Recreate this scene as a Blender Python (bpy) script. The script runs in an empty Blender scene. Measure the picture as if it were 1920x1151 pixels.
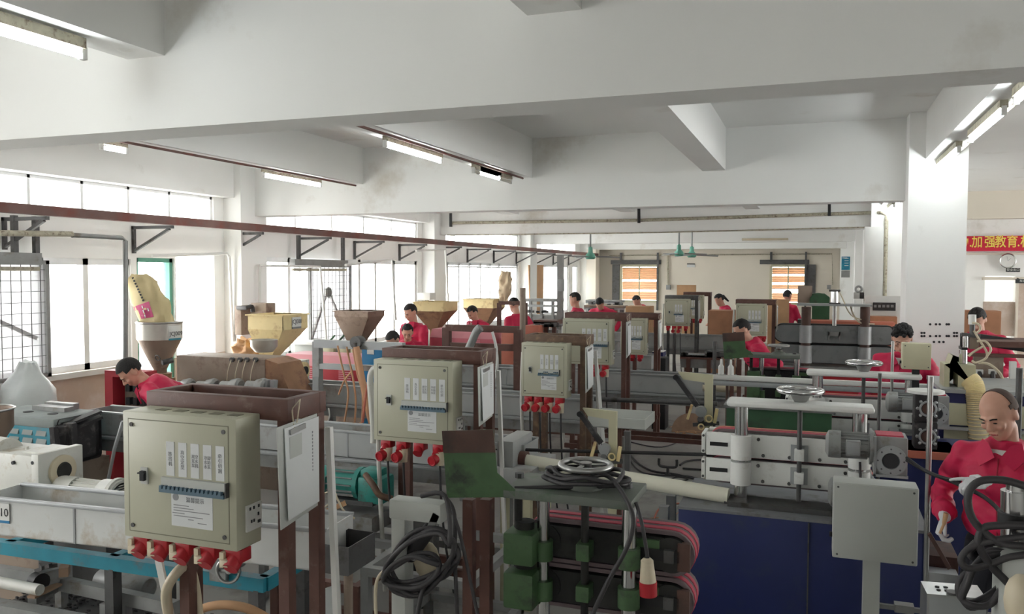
import bpy, bmesh, math, random
from mathutils import Vector as V, Matrix, noise
random.seed(7)
R = math.radians
C = bpy.context.scene.collection
# ---------------------------------------------------------------- camera
F = 1550.0
CAM = V((0, 0, 2.3))
CR = Matrix.Rotation(R(20.2), 3, 'Z') @ Matrix.Rotation(R(90 - 2.46), 3, 'X') @ Matrix.Rotation(R(0.17), 3, 'Z')
cd = bpy.data.cameras.new('camera'); cam = bpy.data.objects.new('camera', cd); C.objects.link(cam)
cd.sensor_width = 36; cd.lens = F * 36 / 1920; cd.clip_start = .05; cd.clip_end = 200
m4 = CR.to_4x4(); m4.translation = CAM; cam.matrix_world = m4
bpy.context.scene.camera = cam
# ---------------------------------------------------------------- world and exposure
w = bpy.data.worlds.new('overcast_sky'); bpy.context.scene.world = w; w.use_nodes = True
bg = w.node_tree.nodes['Background']; bg.inputs[0].default_value = (1, 1, .985, 1); bg.inputs[1].default_value = 6.0
vs = bpy.context.scene.view_settings
vs.view_transform = 'Standard'; vs.look = 'None'; vs.gamma = 1; vs.use_curve_mapping = False; vs.exposure = 0.84
def ray(px, py): return CR @ V(((px - 960) / F, -(py - 575.5) / F, -1))
def aY(px, py, Y): d = ray(px, py); return CAM + d * (Y / d.y)
def aX(px, py, X): d = ray(px, py); return CAM + d * (X / d.x)
def aZ(px, py, z): d = ray(px, py); return CAM + d * ((z - CAM.z) / d.z)
# ---------------------------------------------------------------- materials
def lin(c): return tuple((x / 255 / 12.92) if x / 255 <= .04045 else ((x / 255 + .055) / 1.055) ** 2.4 for x in c) + (1,)
MATS = {}
def M(name, rgb=None, rough=.5, metal=0, var=.1, sc=6, dirt=None, damt=.5, dsc=3, bump=0, bsc=40, emit=0, alpha=1, trans=0):
    if name in MATS: return MATS[name]
    m = bpy.data.materials.new(name); m.use_nodes = True; nt = m.node_tree; N = nt.nodes; L = nt.links
    p = N['Principled BSDF']; p.inputs['Roughness'].default_value = rough; p.inputs['Metallic'].default_value = metal
    tc = N.new('ShaderNodeTexCoord'); n = N.new('ShaderNodeTexNoise'); n.inputs['Scale'].default_value = sc; n.inputs['Detail'].default_value = 5
    L.new(tc.outputs['Object'], n.inputs['Vector'])
    r = N.new('ShaderNodeMapRange'); r.inputs[1].default_value = .3; r.inputs[2].default_value = .7; r.inputs[3].default_value = 1 - var; r.inputs[4].default_value = 1 + var * .6
    L.new(n.outputs[0], r.inputs[0])
    mx = N.new('ShaderNodeMix'); mx.data_type = 'RGBA'; mx.blend_type = 'MULTIPLY'; mx.inputs[0].default_value = 1
    mx.inputs[6].default_value = lin(rgb); L.new(r.outputs[0], mx.inputs[7]); out = mx.outputs[2]
    if dirt:
        n2 = N.new('ShaderNodeTexNoise'); n2.inputs['Scale'].default_value = dsc; n2.inputs['Detail'].default_value = 8; n2.inputs['Roughness'].default_value = .65
        L.new(tc.outputs['Object'], n2.inputs['Vector'])
        r2 = N.new('ShaderNodeMapRange'); r2.inputs[1].default_value = .62 - damt * .2; r2.inputs[2].default_value = .78 - damt * .2; r2.inputs[4].default_value = .9
        L.new(n2.outputs[0], r2.inputs[0])
        m2 = N.new('ShaderNodeMix'); m2.data_type = 'RGBA'; L.new(r2.outputs[0], m2.inputs[0]); L.new(out, m2.inputs[6]); m2.inputs[7].default_value = lin(dirt); out = m2.outputs[2]
    L.new(out, p.inputs['Base Color'])
    if bump:
        n3 = N.new('ShaderNodeTexNoise'); n3.inputs['Scale'].default_value = bsc; n3.inputs['Detail'].default_value = 4; L.new(tc.outputs['Object'], n3.inputs['Vector'])
        b = N.new('ShaderNodeBump'); b.inputs['Strength'].default_value = bump; b.inputs['Distance'].default_value = .01; L.new(n3.outputs[0], b.inputs['Height']); L.new(b.outputs[0], p.inputs['Normal'])
    if emit: p.inputs['Emission Color'].default_value = lin(rgb); p.inputs['Emission Strength'].default_value = emit
    if alpha < 1: p.inputs['Alpha'].default_value = alpha
    if trans: p.inputs['Transmission Weight'].default_value = trans
    MATS[name] = m; return m
M('wall', (244, 244, 241), .9, var=.03, sc=1.2, dirt=(205, 200, 190), damt=.25, dsc=.8, bump=.05, bsc=60)
M('ceil', (240, 240, 237), .9, var=.03, sc=.9, dirt=(205, 198, 186), damt=.2, dsc=.7, bump=.04, bsc=50)
M('wallbeige', (222, 214, 200), .9, var=.04, sc=1.2)
M('dado', (196, 176, 160), .8, var=.1, sc=2.5, dirt=(215, 205, 200), damt=.7, dsc=1.5)
M('yard', (225, 225, 222), .9)
M('floor', (150, 149, 145), .55, var=.14, sc=1.1, dirt=(95, 92, 88), damt=.45, dsc=1.3, bump=.05, bsc=30)
M('alu', (190, 192, 192), .4, .6, var=.06)
M('windowframe', (236, 238, 238), .5, 0, var=.06)
M('glass', (240, 250, 250), .05, alpha=.12)
M('tube', (245, 252, 255), .3, emit=24)
M('tubeoff', (210, 205, 190), .3)
M('fitting', (176, 170, 150), .6, var=.2, sc=20, dirt=(90, 70, 55), damt=.5, dsc=25)
M('rustbar', (112, 84, 78), .7, var=.25, sc=3, dirt=(120, 55, 45), damt=.6, dsc=2)
M('brown', (96, 64, 55), .55, var=.2, sc=10, dirt=(120, 100, 88), damt=.25, dsc=12)
M('brownlight', (105, 82, 66), .6, var=.25, sc=12, dirt=(140, 112, 82), damt=.5, dsc=14)
M('box', (180, 179, 158), .45, var=.03, sc=3)
M('boxdark', (120, 118, 100), .5, var=.03)
M('paper', (214, 216, 216), .8, var=.02)
M('ink', (142, 144, 146), .8, var=0)
M('inkdark', (50, 52, 54), .8, var=0)
M('white', (222, 222, 218), .5, var=.04)
M('whitedirty', (205, 205, 198), .5, var=.08, dirt=(150, 130, 95), damt=.35, dsc=6)
M('breaker', (86, 112, 128), .5)
M('greybox', (184, 187, 182), .5, var=.03)
M('red', (176, 30, 42), .4, var=.06)
M('plugcream', (208, 196, 170), .5)
M('cable', (54, 52, 54), .55, var=.1)
M('cablegrey', (74, 74, 76), .5)
M('rubber', (30, 30, 32), .8)
M('tank', (168, 170, 169), .45, .15, var=.12, sc=3, dirt=(120, 104, 84), damt=.25, dsc=2.5)
M('tankwhite', (204, 206, 204), .45, .1, var=.1, sc=3, dirt=(160, 140, 112), damt=.35, dsc=3)
M('steel', (168, 168, 166), .3, .85, var=.15, sc=8)
M('chrome', (205, 205, 205), .16, 1, var=.05)
M('steeldark', (92, 92, 92), .5, .5, var=.2, sc=8, dirt=(60, 55, 50), damt=.5, dsc=8)
M('galv', (142, 143, 142), .5, .3, var=.15, sc=9, dirt=(110, 98, 84), damt=.3, dsc=6)
M('teal', (28, 130, 150), .5, var=.15, sc=8, dirt=(90, 100, 100), damt=.35, dsc=7)
M('tealdusty', (140, 148, 146), .7, var=.1, sc=8)
M('tealmotor', (50, 138, 128), .5, var=.15, dirt=(70, 80, 78), damt=.4, dsc=10)
M('bluebase', (28, 40, 92), .5, var=.12, sc=3, dirt=(40, 50, 80), damt=.4, dsc=4)
M('bluetop', (120, 122, 126), .6, var=.15, sc=6, dirt=(90, 85, 82), damt=.5, dsc=6)
M('green', (72, 102, 66), .55, var=.2, sc=8, dirt=(48, 50, 46), damt=.65, dsc=8)
M('greenpale', (104, 110, 102), .6, var=.12, dirt=(76, 96, 74), damt=.5, dsc=8)
M('greenbase', (48, 88, 58), .6, var=.15, dirt=(50, 52, 48), damt=.4, dsc=5)
M('dirtymetal', (50, 50, 48), .7, .2, var=.3, sc=10, dirt=(28, 28, 28), damt=.6, dsc=7)
M('rustplate', (86, 62, 54), .7, var=.2, sc=8, dirt=(60, 50, 46), damt=.5, dsc=6)
M('belt', (110, 96, 98), .7, var=.08)
M('beltred', (190, 62, 84), .6, var=.08)
M('whitemachine', (228, 229, 225), .42, var=.05, sc=4, dirt=(180, 176, 166), damt=.25, dsc=5)
M('greymachine', (132, 136, 138), .5, var=.12, sc=5, dirt=(90, 92, 92), damt=.4, dsc=4)
M('greylight', (160, 163, 164), .45, .2, var=.08)
M('cream', (232, 212, 158), .55, var=.08, sc=4, dirt=(178, 140, 96), damt=.45, dsc=5)
M('creamdirty', (150, 112, 84), .7, var=.2, sc=5, dirt=(110, 76, 60), damt=.6, dsc=6)
M('barrel', (142, 126, 112), .65, var=.12, sc=4, dirt=(104, 78, 66), damt=.5, dsc=4)
M('hopperbrown', (146, 128, 114), .45, .4, var=.12, sc=5, dirt=(104, 84, 72), damt=.4, dsc=6)
M('pinkcab', (196, 104, 118), .5, var=.1, dirt=(180, 120, 125), damt=.3)
M('redcab', (172, 44, 56), .5, var=.1)
M('pinktop', (208, 140, 148), .55, var=.06)
M('motorgrey', (150, 152, 150), .45, .3, var=.1, dirt=(110, 106, 96), damt=.3, dsc=12)
M('black', (26, 26, 28), .6)
M('blackdusty', (52, 50, 52), .7, var=.25, sc=12, dirt=(100, 98, 94), damt=.3, dsc=12)
M('pipewhite', (222, 220, 202), .35, var=.03)
M('beigeplate', (196, 192, 162), .5, var=.06)
M('wood', (178, 128, 96), .7, var=.12, sc=6)
M('card', (190, 150, 112), .8, var=.08)
M('kraft', (196, 180, 138), .8, var=.07, sc=5, bump=.25, bsc=9)
M('paperkraft', (206, 186, 156), .85, var=.08, bump=.3, bsc=9)
M('magenta', (176, 40, 98), .6)
M('bagplastic', (222, 228, 228), .3, var=.05, alpha=.86, bump=.4, bsc=12)
M('jacket', (200, 24, 74), .6, var=.1, sc=5, bump=.55, bsc=11)
M('jacketdark', (150, 14, 44), .7)
M('trousers', (34, 35, 42), .85, var=.1)
M('skin', (204, 156, 134), .5, var=.05)
M('hair', (24, 22, 22), .7, var=.2, sc=60, bump=.8, bsc=90)
M('stubble', (84, 66, 58), .8, var=.2, sc=60)
M('glove', (214, 214, 216), .85, bump=.2, bsc=80)
M('bannerred', (196, 26, 56), .7, var=.03)
M('yellow', (236, 208, 96), .6, var=0)
M('greenfan', (96, 160, 140), .4)
M('orangehose', (204, 156, 118), .5, var=.08)
M('coral', (190, 110, 88), .5, var=.1)
M('bluecab', (24, 118, 168), .5)
M('navy', (30, 34, 92), .5)
M('purple', (132, 122, 190), .8)
M('slat', (206, 170, 140), .7, var=.06)
M('poster', (20, 120, 150), .6, var=.1, dirt=(60, 170, 170), damt=.6, dsc=3)
M('foil', (190, 186, 178), .35, .5, var=.15)
M('screen', (214, 214, 216), .8, alpha=.62, bump=.5, bsc=5)
M('tan', (158, 130, 108), .85, var=.2, sc=9)
M('ledgreen', (60, 255, 140), .5, emit=4)
# ---------------------------------------------------------------- mesh builder
WINV = {}
def smooth(fs):
    for f in fs: f.smooth = True
class B:
    def __init__(s): s.bm = bmesh.new()
    def _add(s, vs, fs, sm=False):
        v = [s.bm.verts.new(p) for p in vs]; o = []
        for f in fs:
            try: g = s.bm.faces.new([v[i] for i in f]); g.smooth = sm; o.append(g)
            except ValueError: pass
        return o
    def hexa(s, p):  # 8 points: bottom 4 ccw, top 4 ccw
        s._add(p, [(3, 2, 1, 0), (4, 5, 6, 7), (0, 1, 5, 4), (1, 2, 6, 5), (2, 3, 7, 6), (3, 0, 4, 7)]); return s
    def box(s, x0, x1, y0, y1, z0, z1, bev=0):
        if x1 < x0: x0, x1 = x1, x0
        if y1 < y0: y0, y1 = y1, y0
        if z1 < z0: z0, z1 = z1, z0
        p = [(x0, y0, z0), (x1, y0, z0), (x1, y1, z0), (x0, y1, z0), (x0, y0, z1), (x1, y0, z1), (x1, y1, z1), (x0, y1, z1)]
        if bev:
            b = bmesh.new(); v = [b.verts.new(q) for q in p]
            for f in [(3, 2, 1, 0), (4, 5, 6, 7), (0, 1, 5, 4), (1, 2, 6, 5), (2, 3, 7, 6), (3, 0, 4, 7)]: b.faces.new([v[i] for i in f])
            bmesh.ops.bevel(b, geom=b.edges[:] , offset=bev, segments=2, affect='EDGES', profile=.5)
            b.verts.index_update(); s._add([q.co.copy() for q in b.verts], [[q.index for q in f.verts] for f in b.faces], True); b.free()
        else: s.hexa(p)
        return s
    def bar(s, p0, p1, w, h=None, up=(0, 0, 1)):
        p0, p1 = V(p0), V(p1); h = h or w; d = (p1 - p0).normalized(); u = V(up)
        if abs(d.dot(u)) > .98: u = V((0, 1, 0))
        a = d.cross(u).normalized() * w / 2; c = a.cross(d).normalized() * h / 2
        s.hexa([p0 - a - c, p0 + a - c, p1 + a - c, p1 - a - c, p0 - a + c, p0 + a + c, p1 + a + c, p1 - a + c]); return s
    def cyl(s, p0, p1, r, r1=None, n=16, cap=True):
        p0, p1 = V(p0), V(p1); r1 = r if r1 is None else r1; d = (p1 - p0).normalized()
        a = d.orthogonal().normalized(); c = d.cross(a); vs = []
        for p, q in ((p0, r), (p1, r1)):
            for i in range(n): t = 2 * math.pi * i / n; vs.append(p + (a * math.cos(t) + c * math.sin(t)) * q)
        s._add(vs, [(i, (i + 1) % n, n + (i + 1) % n, n + i) for i in range(n)], True)
        if cap:
            s._add(vs[:n], [tuple(range(n))[::-1]]); s._add(vs[n:], [tuple(range(n))])
        return s
    def lathe(s, c, ax, prof, n=20):  # prof: (distance along axis, radius)
        c, d = V(c), V(ax).normalized(); a = d.orthogonal().normalized(); e = d.cross(a); vs = []
        for t, r in prof:
            for i in range(n): g = 2 * math.pi * i / n; vs.append(c + d * t + (a * math.cos(g) + e * math.sin(g)) * max(r, 1e-4))
        fs = [(k * n + i, k * n + (i + 1) % n, (k + 1) * n + (i + 1) % n, (k + 1) * n + i) for k in range(len(prof) - 1) for i in range(n)]
        s._add(vs, fs, True); return s
    def tube(s, pts, r, n=8, closed=False, sub=1):
        P = [V(p) for p in pts]
        if sub > 1: P = spline(P, sub, closed)
        m = len(P); vs = []; prev = None
        for k in range(m):
            t = (P[(k + 1) % m] - P[k - 1]) if closed or 0 < k < m - 1 else (P[1] - P[0] if k == 0 else P[-1] - P[-2])
            if t.length < 1e-7: t = V((0, 0, 1))
            t.normalize()
            a = t.orthogonal().normalized() if prev is None else (prev - t * prev.dot(t))
            if a.length < 1e-4: a = t.orthogonal()
            a.normalize(); prev = a; c = t.cross(a); q = r[k] if isinstance(r, (list, tuple)) else r
            for i in range(n): g = 2 * math.pi * i / n; vs.append(P[k] + (a * math.cos(g) + c * math.sin(g)) * q)
        fs = [(k % m * n + i, k % m * n + (i + 1) % n, (k + 1) % m * n + (i + 1) % n, (k + 1) % m * n + i) for k in range(m if closed else m - 1) for i in range(n)]
        if not closed: fs += [tuple(range(n))[::-1], tuple(range((m - 1) * n, m * n))]
        s._add(vs, fs, True); return s
    def ring(s, c, ax, Rr, r, n=28, k=8):
        c, d = V(c), V(ax).normalized(); a = d.orthogonal().normalized(); e = d.cross(a)
        return s.tube([c + (a * math.cos(2 * math.pi * i / n) + e * math.sin(2 * math.pi * i / n)) * Rr for i in range(n)], r, k, True)
    def sph(s, c, rx, ry=None, rz=None, n=12, mat=None):
        ry = ry or rx; rz = rz or rx; vs = []; k = n // 2 + 1; c = V(c)
        for j in range(1, k):
            ph = math.pi * j / k
            for i in range(n):
                t = 2 * math.pi * i / n; q = V((rx * math.sin(ph) * math.cos(t), ry * math.sin(ph) * math.sin(t), rz * math.cos(ph))); vs.append(c + (mat @ q if mat else q))
        tp = V((0, 0, rz)); vs += [c + (mat @ tp if mat else tp), c - (mat @ tp if mat else tp)]
        fs = [(j * n + i, (j + 1) * n + i, (j + 1) * n + (i + 1) % n, j * n + (i + 1) % n) for j in range(k - 2) for i in range(n)]
        fs += [(len(vs) - 2, i, (i + 1) % n) for i in range(n)] + [(len(vs) - 1, (k - 2) * n + (i + 1) % n, (k - 2) * n + i) for i in range(n)]
        s._add(vs, fs, True); return s
    def prism(s, pts, d):
        P = [V(p) for p in pts]; d = V(d); n = len(P)
        s._add(P + [p + d for p in P], [tuple(range(n))[::-1], tuple(range(n, 2 * n))] + [(i, (i + 1) % n, n + (i + 1) % n, n + i) for i in range(n)]); return s
    def loft(s, secs, n=20, cap=True):  # secs: (centre, u, v)
        vs = []
        for c, u, v in secs:
            for i in range(n): t = 2 * math.pi * i / n; vs.append(V(c) + V(u) * math.cos(t) + V(v) * math.sin(t))
        m = len(secs)
        fs = [(k * n + i, k * n + (i + 1) % n, (k + 1) * n + (i + 1) % n, (k + 1) * n + i) for k in range(m - 1) for i in range(n)]
        if cap: fs += [tuple(range(n))[::-1], tuple(range((m - 1) * n, m * n))]
        s._add(vs, fs, True); return s
    def rcone(s, p0, r0, p1, r1, n=12):
        p0, p1 = V(p0), V(p1); d = (p1 - p0); L = d.length or 1e-6; d /= L
        pr = [(-r0 * math.cos(t), r0 * math.sin(t)) for t in (0, .5, 1.0, 1.4)] + [(0, r0), (L, r1)] + [(L + r1 * math.cos(t), r1 * math.sin(t)) for t in (1.4, 1.0, .5, 0)]
        return s.lathe(p0, d, pr, n)
def spline(P, sub, closed=False):
    o = []; m = len(P); rng = range(m if closed else m - 1)
    for k in rng:
        g = (lambda i: P[i % m]) if closed else (lambda i: P[max(0, min(m - 1, i))])
        a, b, c, d = g(k - 1), g(k), g(k + 1), g(k + 2)
        for j in range(sub):
            t = j / sub; o.append(.5 * (2 * b + (c - a) * t + (2 * a - 5 * b + 4 * c - d) * t * t + (3 * b - a - 3 * c + d) * t ** 3))
    if not closed: o.append(P[-1])
    return o
def nm(name): return name
def root_of(o):
    while o.parent: o = o.parent
    return o
def link_mesh(me, name, mat, parent=None):
    o = bpy.data.objects.new(name, me); C.objects.link(o)
    if mat and not me.materials: me.materials.append(MATS[mat] if isinstance(mat, str) else mat)
    if parent: o.parent = parent
    return o
def part(b, name, mat, parent=None, label=None, kind=None, loc=None, sharp=38):
    bm = b.bm
    bmesh.ops.recalc_face_normals(bm, faces=bm.faces[:])
    off = V((0, 0, 0))
    if parent is not None:
        rt = root_of(parent)
        if rt.name in WINV: bm.transform(WINV[rt.name])
    elif loc is not None:
        off = V(loc); bm.transform(Matrix.Translation(-off))
    me = bpy.data.meshes.new(name); bm.to_mesh(me); bm.free()
    me.set_sharp_from_angle(angle=R(sharp))
    o = link_mesh(me, name, mat, parent); o.location = off
    if label: o['label'] = label
    if kind: o['kind'] = kind
    return o
def tag(o, label, cat, group=None, kind=None):
    o['label'] = label; o['category'] = cat
    if group: o['group'] = group
    if kind: o['kind'] = kind
    return o
def thing(name, label, cat, loc=(0, 0, 0), rz=0, group=None, world=True):
    o = bpy.data.objects.new(name, None); C.objects.link(o); o.location = loc; o.rotation_euler = (0, 0, rz); o.empty_display_size = .1
    tag(o, label, cat, group)
    if world: WINV[o.name] = (Matrix.Translation(V(loc)) @ Matrix.Rotation(rz, 4, 'Z')).inverted()
    return o
def dup(root, loc, rz=0, label=None, scale=None):
    def cp(o, par):
        c = o.copy(); C.objects.link(c)
        if par: c.parent = par
        for ch in o.children: cp(ch, c)
        return c
    r = cp(root, None); r.location = loc; r.rotation_euler = (0, 0, rz)
    if scale: r.scale = scale
    if label: r['label'] = label
    return r
def struct(b, name, mat):
    bm = b.bm; lo = V((min(v.co.x for v in bm.verts), min(v.co.y for v in bm.verts), min(v.co.z for v in bm.verts)))
    o = part(b, name, mat, None, loc=lo); o['kind'] = 'structure'; return o
TXT = {}
def text(s, size, pos, mat, parent, name='lettering', rot=None, depth=.0006, align='CENTER', bold=0):
    """flat lettering as mesh; rot is a 3x3 giving text x, y, normal"""
    key = (s, align, bold)
    if key not in TXT:
        cu = bpy.data.curves.new('lettering', 'FONT'); cu.body = s; cu.align_x = align; cu.align_y = 'CENTER'; cu.resolution_u = 2; cu.offset = bold; cu.extrude = .01
        ob = bpy.data.objects.new('lettering', cu); C.objects.link(ob); dg = bpy.context.evaluated_depsgraph_get()
        me = bpy.data.meshes.new_from_object(ob.evaluated_get(dg)); bpy.data.objects.remove(ob); TXT[key] = me
    me = TXT[key].copy(); me.materials.clear(); rot = rot or Matrix(((1, 0, 0), (0, 0, -1), (0, 1, 0)))
    mt = Matrix.Translation(V(pos)) @ rot.to_4x4() @ Matrix.Diagonal((size, size, depth / .01, 1))
    rt = root_of(parent)
    if rt.name in WINV: mt = WINV[rt.name] @ mt
    me.transform(mt); o = link_mesh(me, name, mat, parent); return o
def RX(): return Matrix(((0, 0, 1), (1, 0, 0), (0, 1, 0)))   # text facing +X
# ================================================================ setting
XW = -7.55
struct(B().box(XW - .3, 12, -3.5, 30, -.2, 0), 'floor', 'floor')
struct(B().box(XW - .3, 12, -3.5, 30, 3.9, 4.1), 'ceiling', 'ceil')
n = 0
for k, y in enumerate((-2.5, 3.5, 9.5, 15.5, 21.5, 27.5)):
    n += 1; x1 = 12 if y < 9 else 1.1
    struct(B().box(XW, x1, y, y + .28, 3.05, 3.9), 'trim_%d' % n, 'ceil')           # cross beams
    n += 1; struct(B().box(XW, -7.27, y - .3, y + .25, 0, 3.9), 'trim_%d' % n, 'wall')  # left columns
    if y > 9:
        n += 1; struct(B().box(.85, 1.38, y - .3, y + .25, 0, 3.9), 'trim_%d' % n, 'wall')
struct(B().box(-7.27, -6.95, 27.0, 27.5, 0, 3.05), 'trim_90', 'wallbeige')
for x in (-5.82, -3.49, -1.22, 1.0):
    for a, b_ in ((-2.22, 3.5), (3.78, 9.5), (9.78, 15.5), (15.78, 21.5), (21.78, 27.5)):
        n += 1; struct(B().box(x, x + .25, a, b_, 3.43, 3.9), 'trim_%d' % n, 'ceil')
for a, b_ in ((-2.2, 3.2), (3.75, 9.2), (9.75, 15.2), (15.75, 21.2), (21.75, 27.2)):
    n += 1; struct(B().box(XW, -7.38, a, b_, 3.28, 3.9), 'trim_%d' % n, 'wall')
# left wall with openings: list of (y0, y1, z0, z1)
wall_open = []
def hole_wall(name, x0, x1, y0, y1, z0, z1, holes, mat, axis='Y'):
    ys = sorted({y0, y1} | {h[0] for h in holes} | {h[1] for h in holes}); b = B()
    for a, c in zip(ys[:-1], ys[1:]):
        hs = sorted([(h[2], h[3]) for h in holes if h[0] <= a + 1e-6 and h[1] >= c - 1e-6]); z = z0
        for h in hs + [(z1, z1)]:
            if h[0] > z + 1e-4:
                b.box(x0, x1, a, c, z, h[0]) if axis == 'Y' else b.box(a, c, x0, x1, z, h[0])
            z = max(z, h[1])
    return struct(b, name, mat)
def yW(px): return aX(px, 600, XW).y
holes = [(-2.0, 3.1, 1.2, 2.43), (-2.0, 3.1, 2.94, 3.28)]
for a, b_ in ((3.8, 9.0), (9.85, 15.0), (15.85, 21.0), (21.85, 26.6)): holes += [(a, b_, 2.94, 3.28)]
Y1 = dict(a=(4.0, 6.15), b=(yW(82), yW(247)), c=(yW(258), yW(328)), d=(yW(331), 9.0))
holes += [(4.0, Y1['b'][1], 1.2, 2.43), (Y1['c'][0], Y1['c'][1], .35, 2.45), (Y1['d'][0], Y1['d'][1], 0, 2.5)]
holes += [(10.0, 15.0, 1.0, 2.5), (16.0, 21.0, 1.0, 2.5), (22.3, 25.8, 1.0, 2.5), (26.3, 26.9, 1.2, 2.5)]
hole_wall('wall_left', XW - .24, XW, -3.5, 28.2, 1.2, 3.9, [h for h in holes if h[2] >= 1.2] + [(h[0], h[1], 1.2, h[3]) for h in holes if h[2] < 1.2], 'wall')
hl = [(h[0], h[1], h[2], 1.2) for h in holes if h[2] < 1.2]
hole_wall('wall_left_dado', XW - .24, XW, -3.5, 9.2, 0, 1.2, [h for h in hl if h[0] < 9.2], 'dado')
hole_wall('wall_left_lower', XW - .24, XW, 9.2, 28.2, 0, 1.2, [h for h in hl if h[0] > 9.2], 'wall')
# walls behind the camera and far right, unseen; their openings are added and sized to balance the daylight
hole_wall('wall_front', -3.8, -3.5, XW, 12, 0, 3.9, [(1.8, 3.0, 1.2, 2.2)], 'wall', 'X')
hole_wall('wall_right', 12, 12.25, -3.5, 18.9, 0, 3.9, [(4.5, 9, 1.2, 2.6), (9.6, 15.2, .9, 3.2), (15.8, 18.3, .9, 3.2)], 'wall')
wn = 0
def window(y0, y1, z0, z1, muls=(), rail=None, mat='windowframe', fw=.05, glass=True, nm_='window'):
    global wn; wn += 1
    w_ = bpy.data.objects.new('%s_%d' % (nm_, wn), None); C.objects.link(w_); w_.location = (XW - .08, y0, z0); w_['kind'] = 'structure'
    WINV[w_.name] = Matrix.Translation(-V((XW - .08, y0, z0))); x0, x1 = XW - .12, XW - .03
    b = B().box(x0, x1, y0, y1, z0, z0 + fw).box(x0, x1, y0, y1, z1 - fw, z1).box(x0, x1, y0, y0 + fw, z0, z1).box(x0, x1, y1 - fw, y1, z0, z1)
    part(b, 'window_frame', mat, w_)
    for m_ in muls: part(B().box(x0, x1, m_ - fw / 2, m_ + fw / 2, z0, z1), 'mullion', mat, w_)
    if rail: part(B().box(x0, x1 - .01, y0, y1, rail - .015, rail + .015), 'transom', mat, w_)
    if glass:
        ys = [y0] + list(muls) + [y1]
        for a, c in zip(ys[:-1], ys[1:]): part(B().box(x0 + .03, x0 + .036, a + .02, c - .02, z0 + .02, z1 - .02), 'pane', 'glass', w_)
    return w_
window(4.0, Y1['b'][1], 1.2, 2.43, [Y1['b'][0], yW(166)], fw=.07)
window(Y1['c'][0], Y1['c'][1], .35, 2.45, [], mat='greenfan', fw=.05)
window(Y1['c'][1], Y1['c'][1] + .02, .05, 2.45, [], glass=False, fw=.01)
window(10.0, 15.0, 1.0, 2.5, [yW(493), yW(546), yW(566), yW(648), yW(677), yW(707), yW(742)], fw=.07)
window(16.0, 21.0, 1.0, 2.5, [yW(842), yW(863), yW(883), yW(903), yW(921), yW(938)], rail=2.4, fw=.06)
window(22.3, 25.8, 1.0, 2.5, [yW(1023)], fw=.06)
window(26.3, 26.9, 1.2, 2.5, [], fw=.05)
window(-2.0, 3.1, 2.94, 3.28, [0, 1.5])
for a, b_, cnt in ((3.8, 9.0, 6), (9.85, 15.0, 5), (15.85, 21.0, 5), (21.85, 26.6, 4)):
    ml = [yW(p) for p in (63, 162, 248, 324)] if cnt == 6 else [a + (b_ - a) * i / cnt for i in range(1, cnt)]
    window(a, b_, 2.94, 3.28, ml, fw=.035)
n += 1; struct(B().box(XW, XW + .06, 4.0, Y1['b'][1], 1.14, 1.2), 'trim_%d' % n, 'white')
n += 1; struct(B().box(XW, XW + .06, 10.0, 15.0, .95, 1.0), 'trim_%d' % n, 'white')
# back wall with two louvred windows
bw = [(aY(1165, 500, 28).x, aY(1234, 500, 28).x), (aY(1446, 500, 28).x, aY(1511, 500, 28).x)]
zt, zb = 2.5, 1.3
hole_wall('wall_back', 28.0, 28.25, XW, 1.4, 0, 3.9, [(a, c, zb, zt) for a, c in bw], 'wallbeige', 'X')
for a, c in bw:
    wn += 1; w_ = bpy.data.objects.new('window_%d' % wn, None); C.objects.link(w_); w_.location = (a, 28, zb); w_['kind'] = 'structure'
    WINV[w_.name] = Matrix.Translation(-V((a, 28, zb))); mid = (a + c) / 2
    part(B().box(a, c, 27.95, 28.02, zb - .04, zb + .03).box(a, c, 27.95, 28.02, zt - .03, zt + .05).box(a - .04, a + .04, 27.95, 28.02, zb, zt).box(c - .04, c + .04, 27.95, 28.02, zb, zt).box(mid - .02, mid + .02, 27.96, 28.02, zb, zt), 'window_frame', 'beigeplate', w_)
    part(B().box(a - .35, c + .1, 27.9, 27.98, zt + .06, zt + .2).bar((a, 27.92, zt + .1), (a, 27.92, zt + .45), .07).bar((c, 27.92, zb - .3), (c, 27.92, zt + .45), .06), 'shutter_rail', 'steeldark', w_)
    ns = 16
    for i in range(ns):
        if (i in (9, 4)) and a < -3: continue
        if i in (12, 8, 5, 4) and a > -3: continue
        z = zb + .05 + (zt - zb - .1) * (i + .5) / ns
        b = B().hexa([(a + .04, 28.0, z - .035), (c - .04, 28.0, z - .035), (c - .04, 28.07, z + .03), (a + .04, 28.07, z + .03), (a + .04, 28.0, z - .027), (c - .04, 28.0, z - .027), (c - .04, 28.07, z + .038), (a + .04, 28.07, z + .038)])
        part(b, 'slat', 'slat', w_)
    part(B().box(a - .3 if a < -3 else c + .02, a - .05 if a < -3 else c + .3, 27.93, 27.99, zb, zt + .05), 'shutter', 'steeldark', w_)
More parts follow.
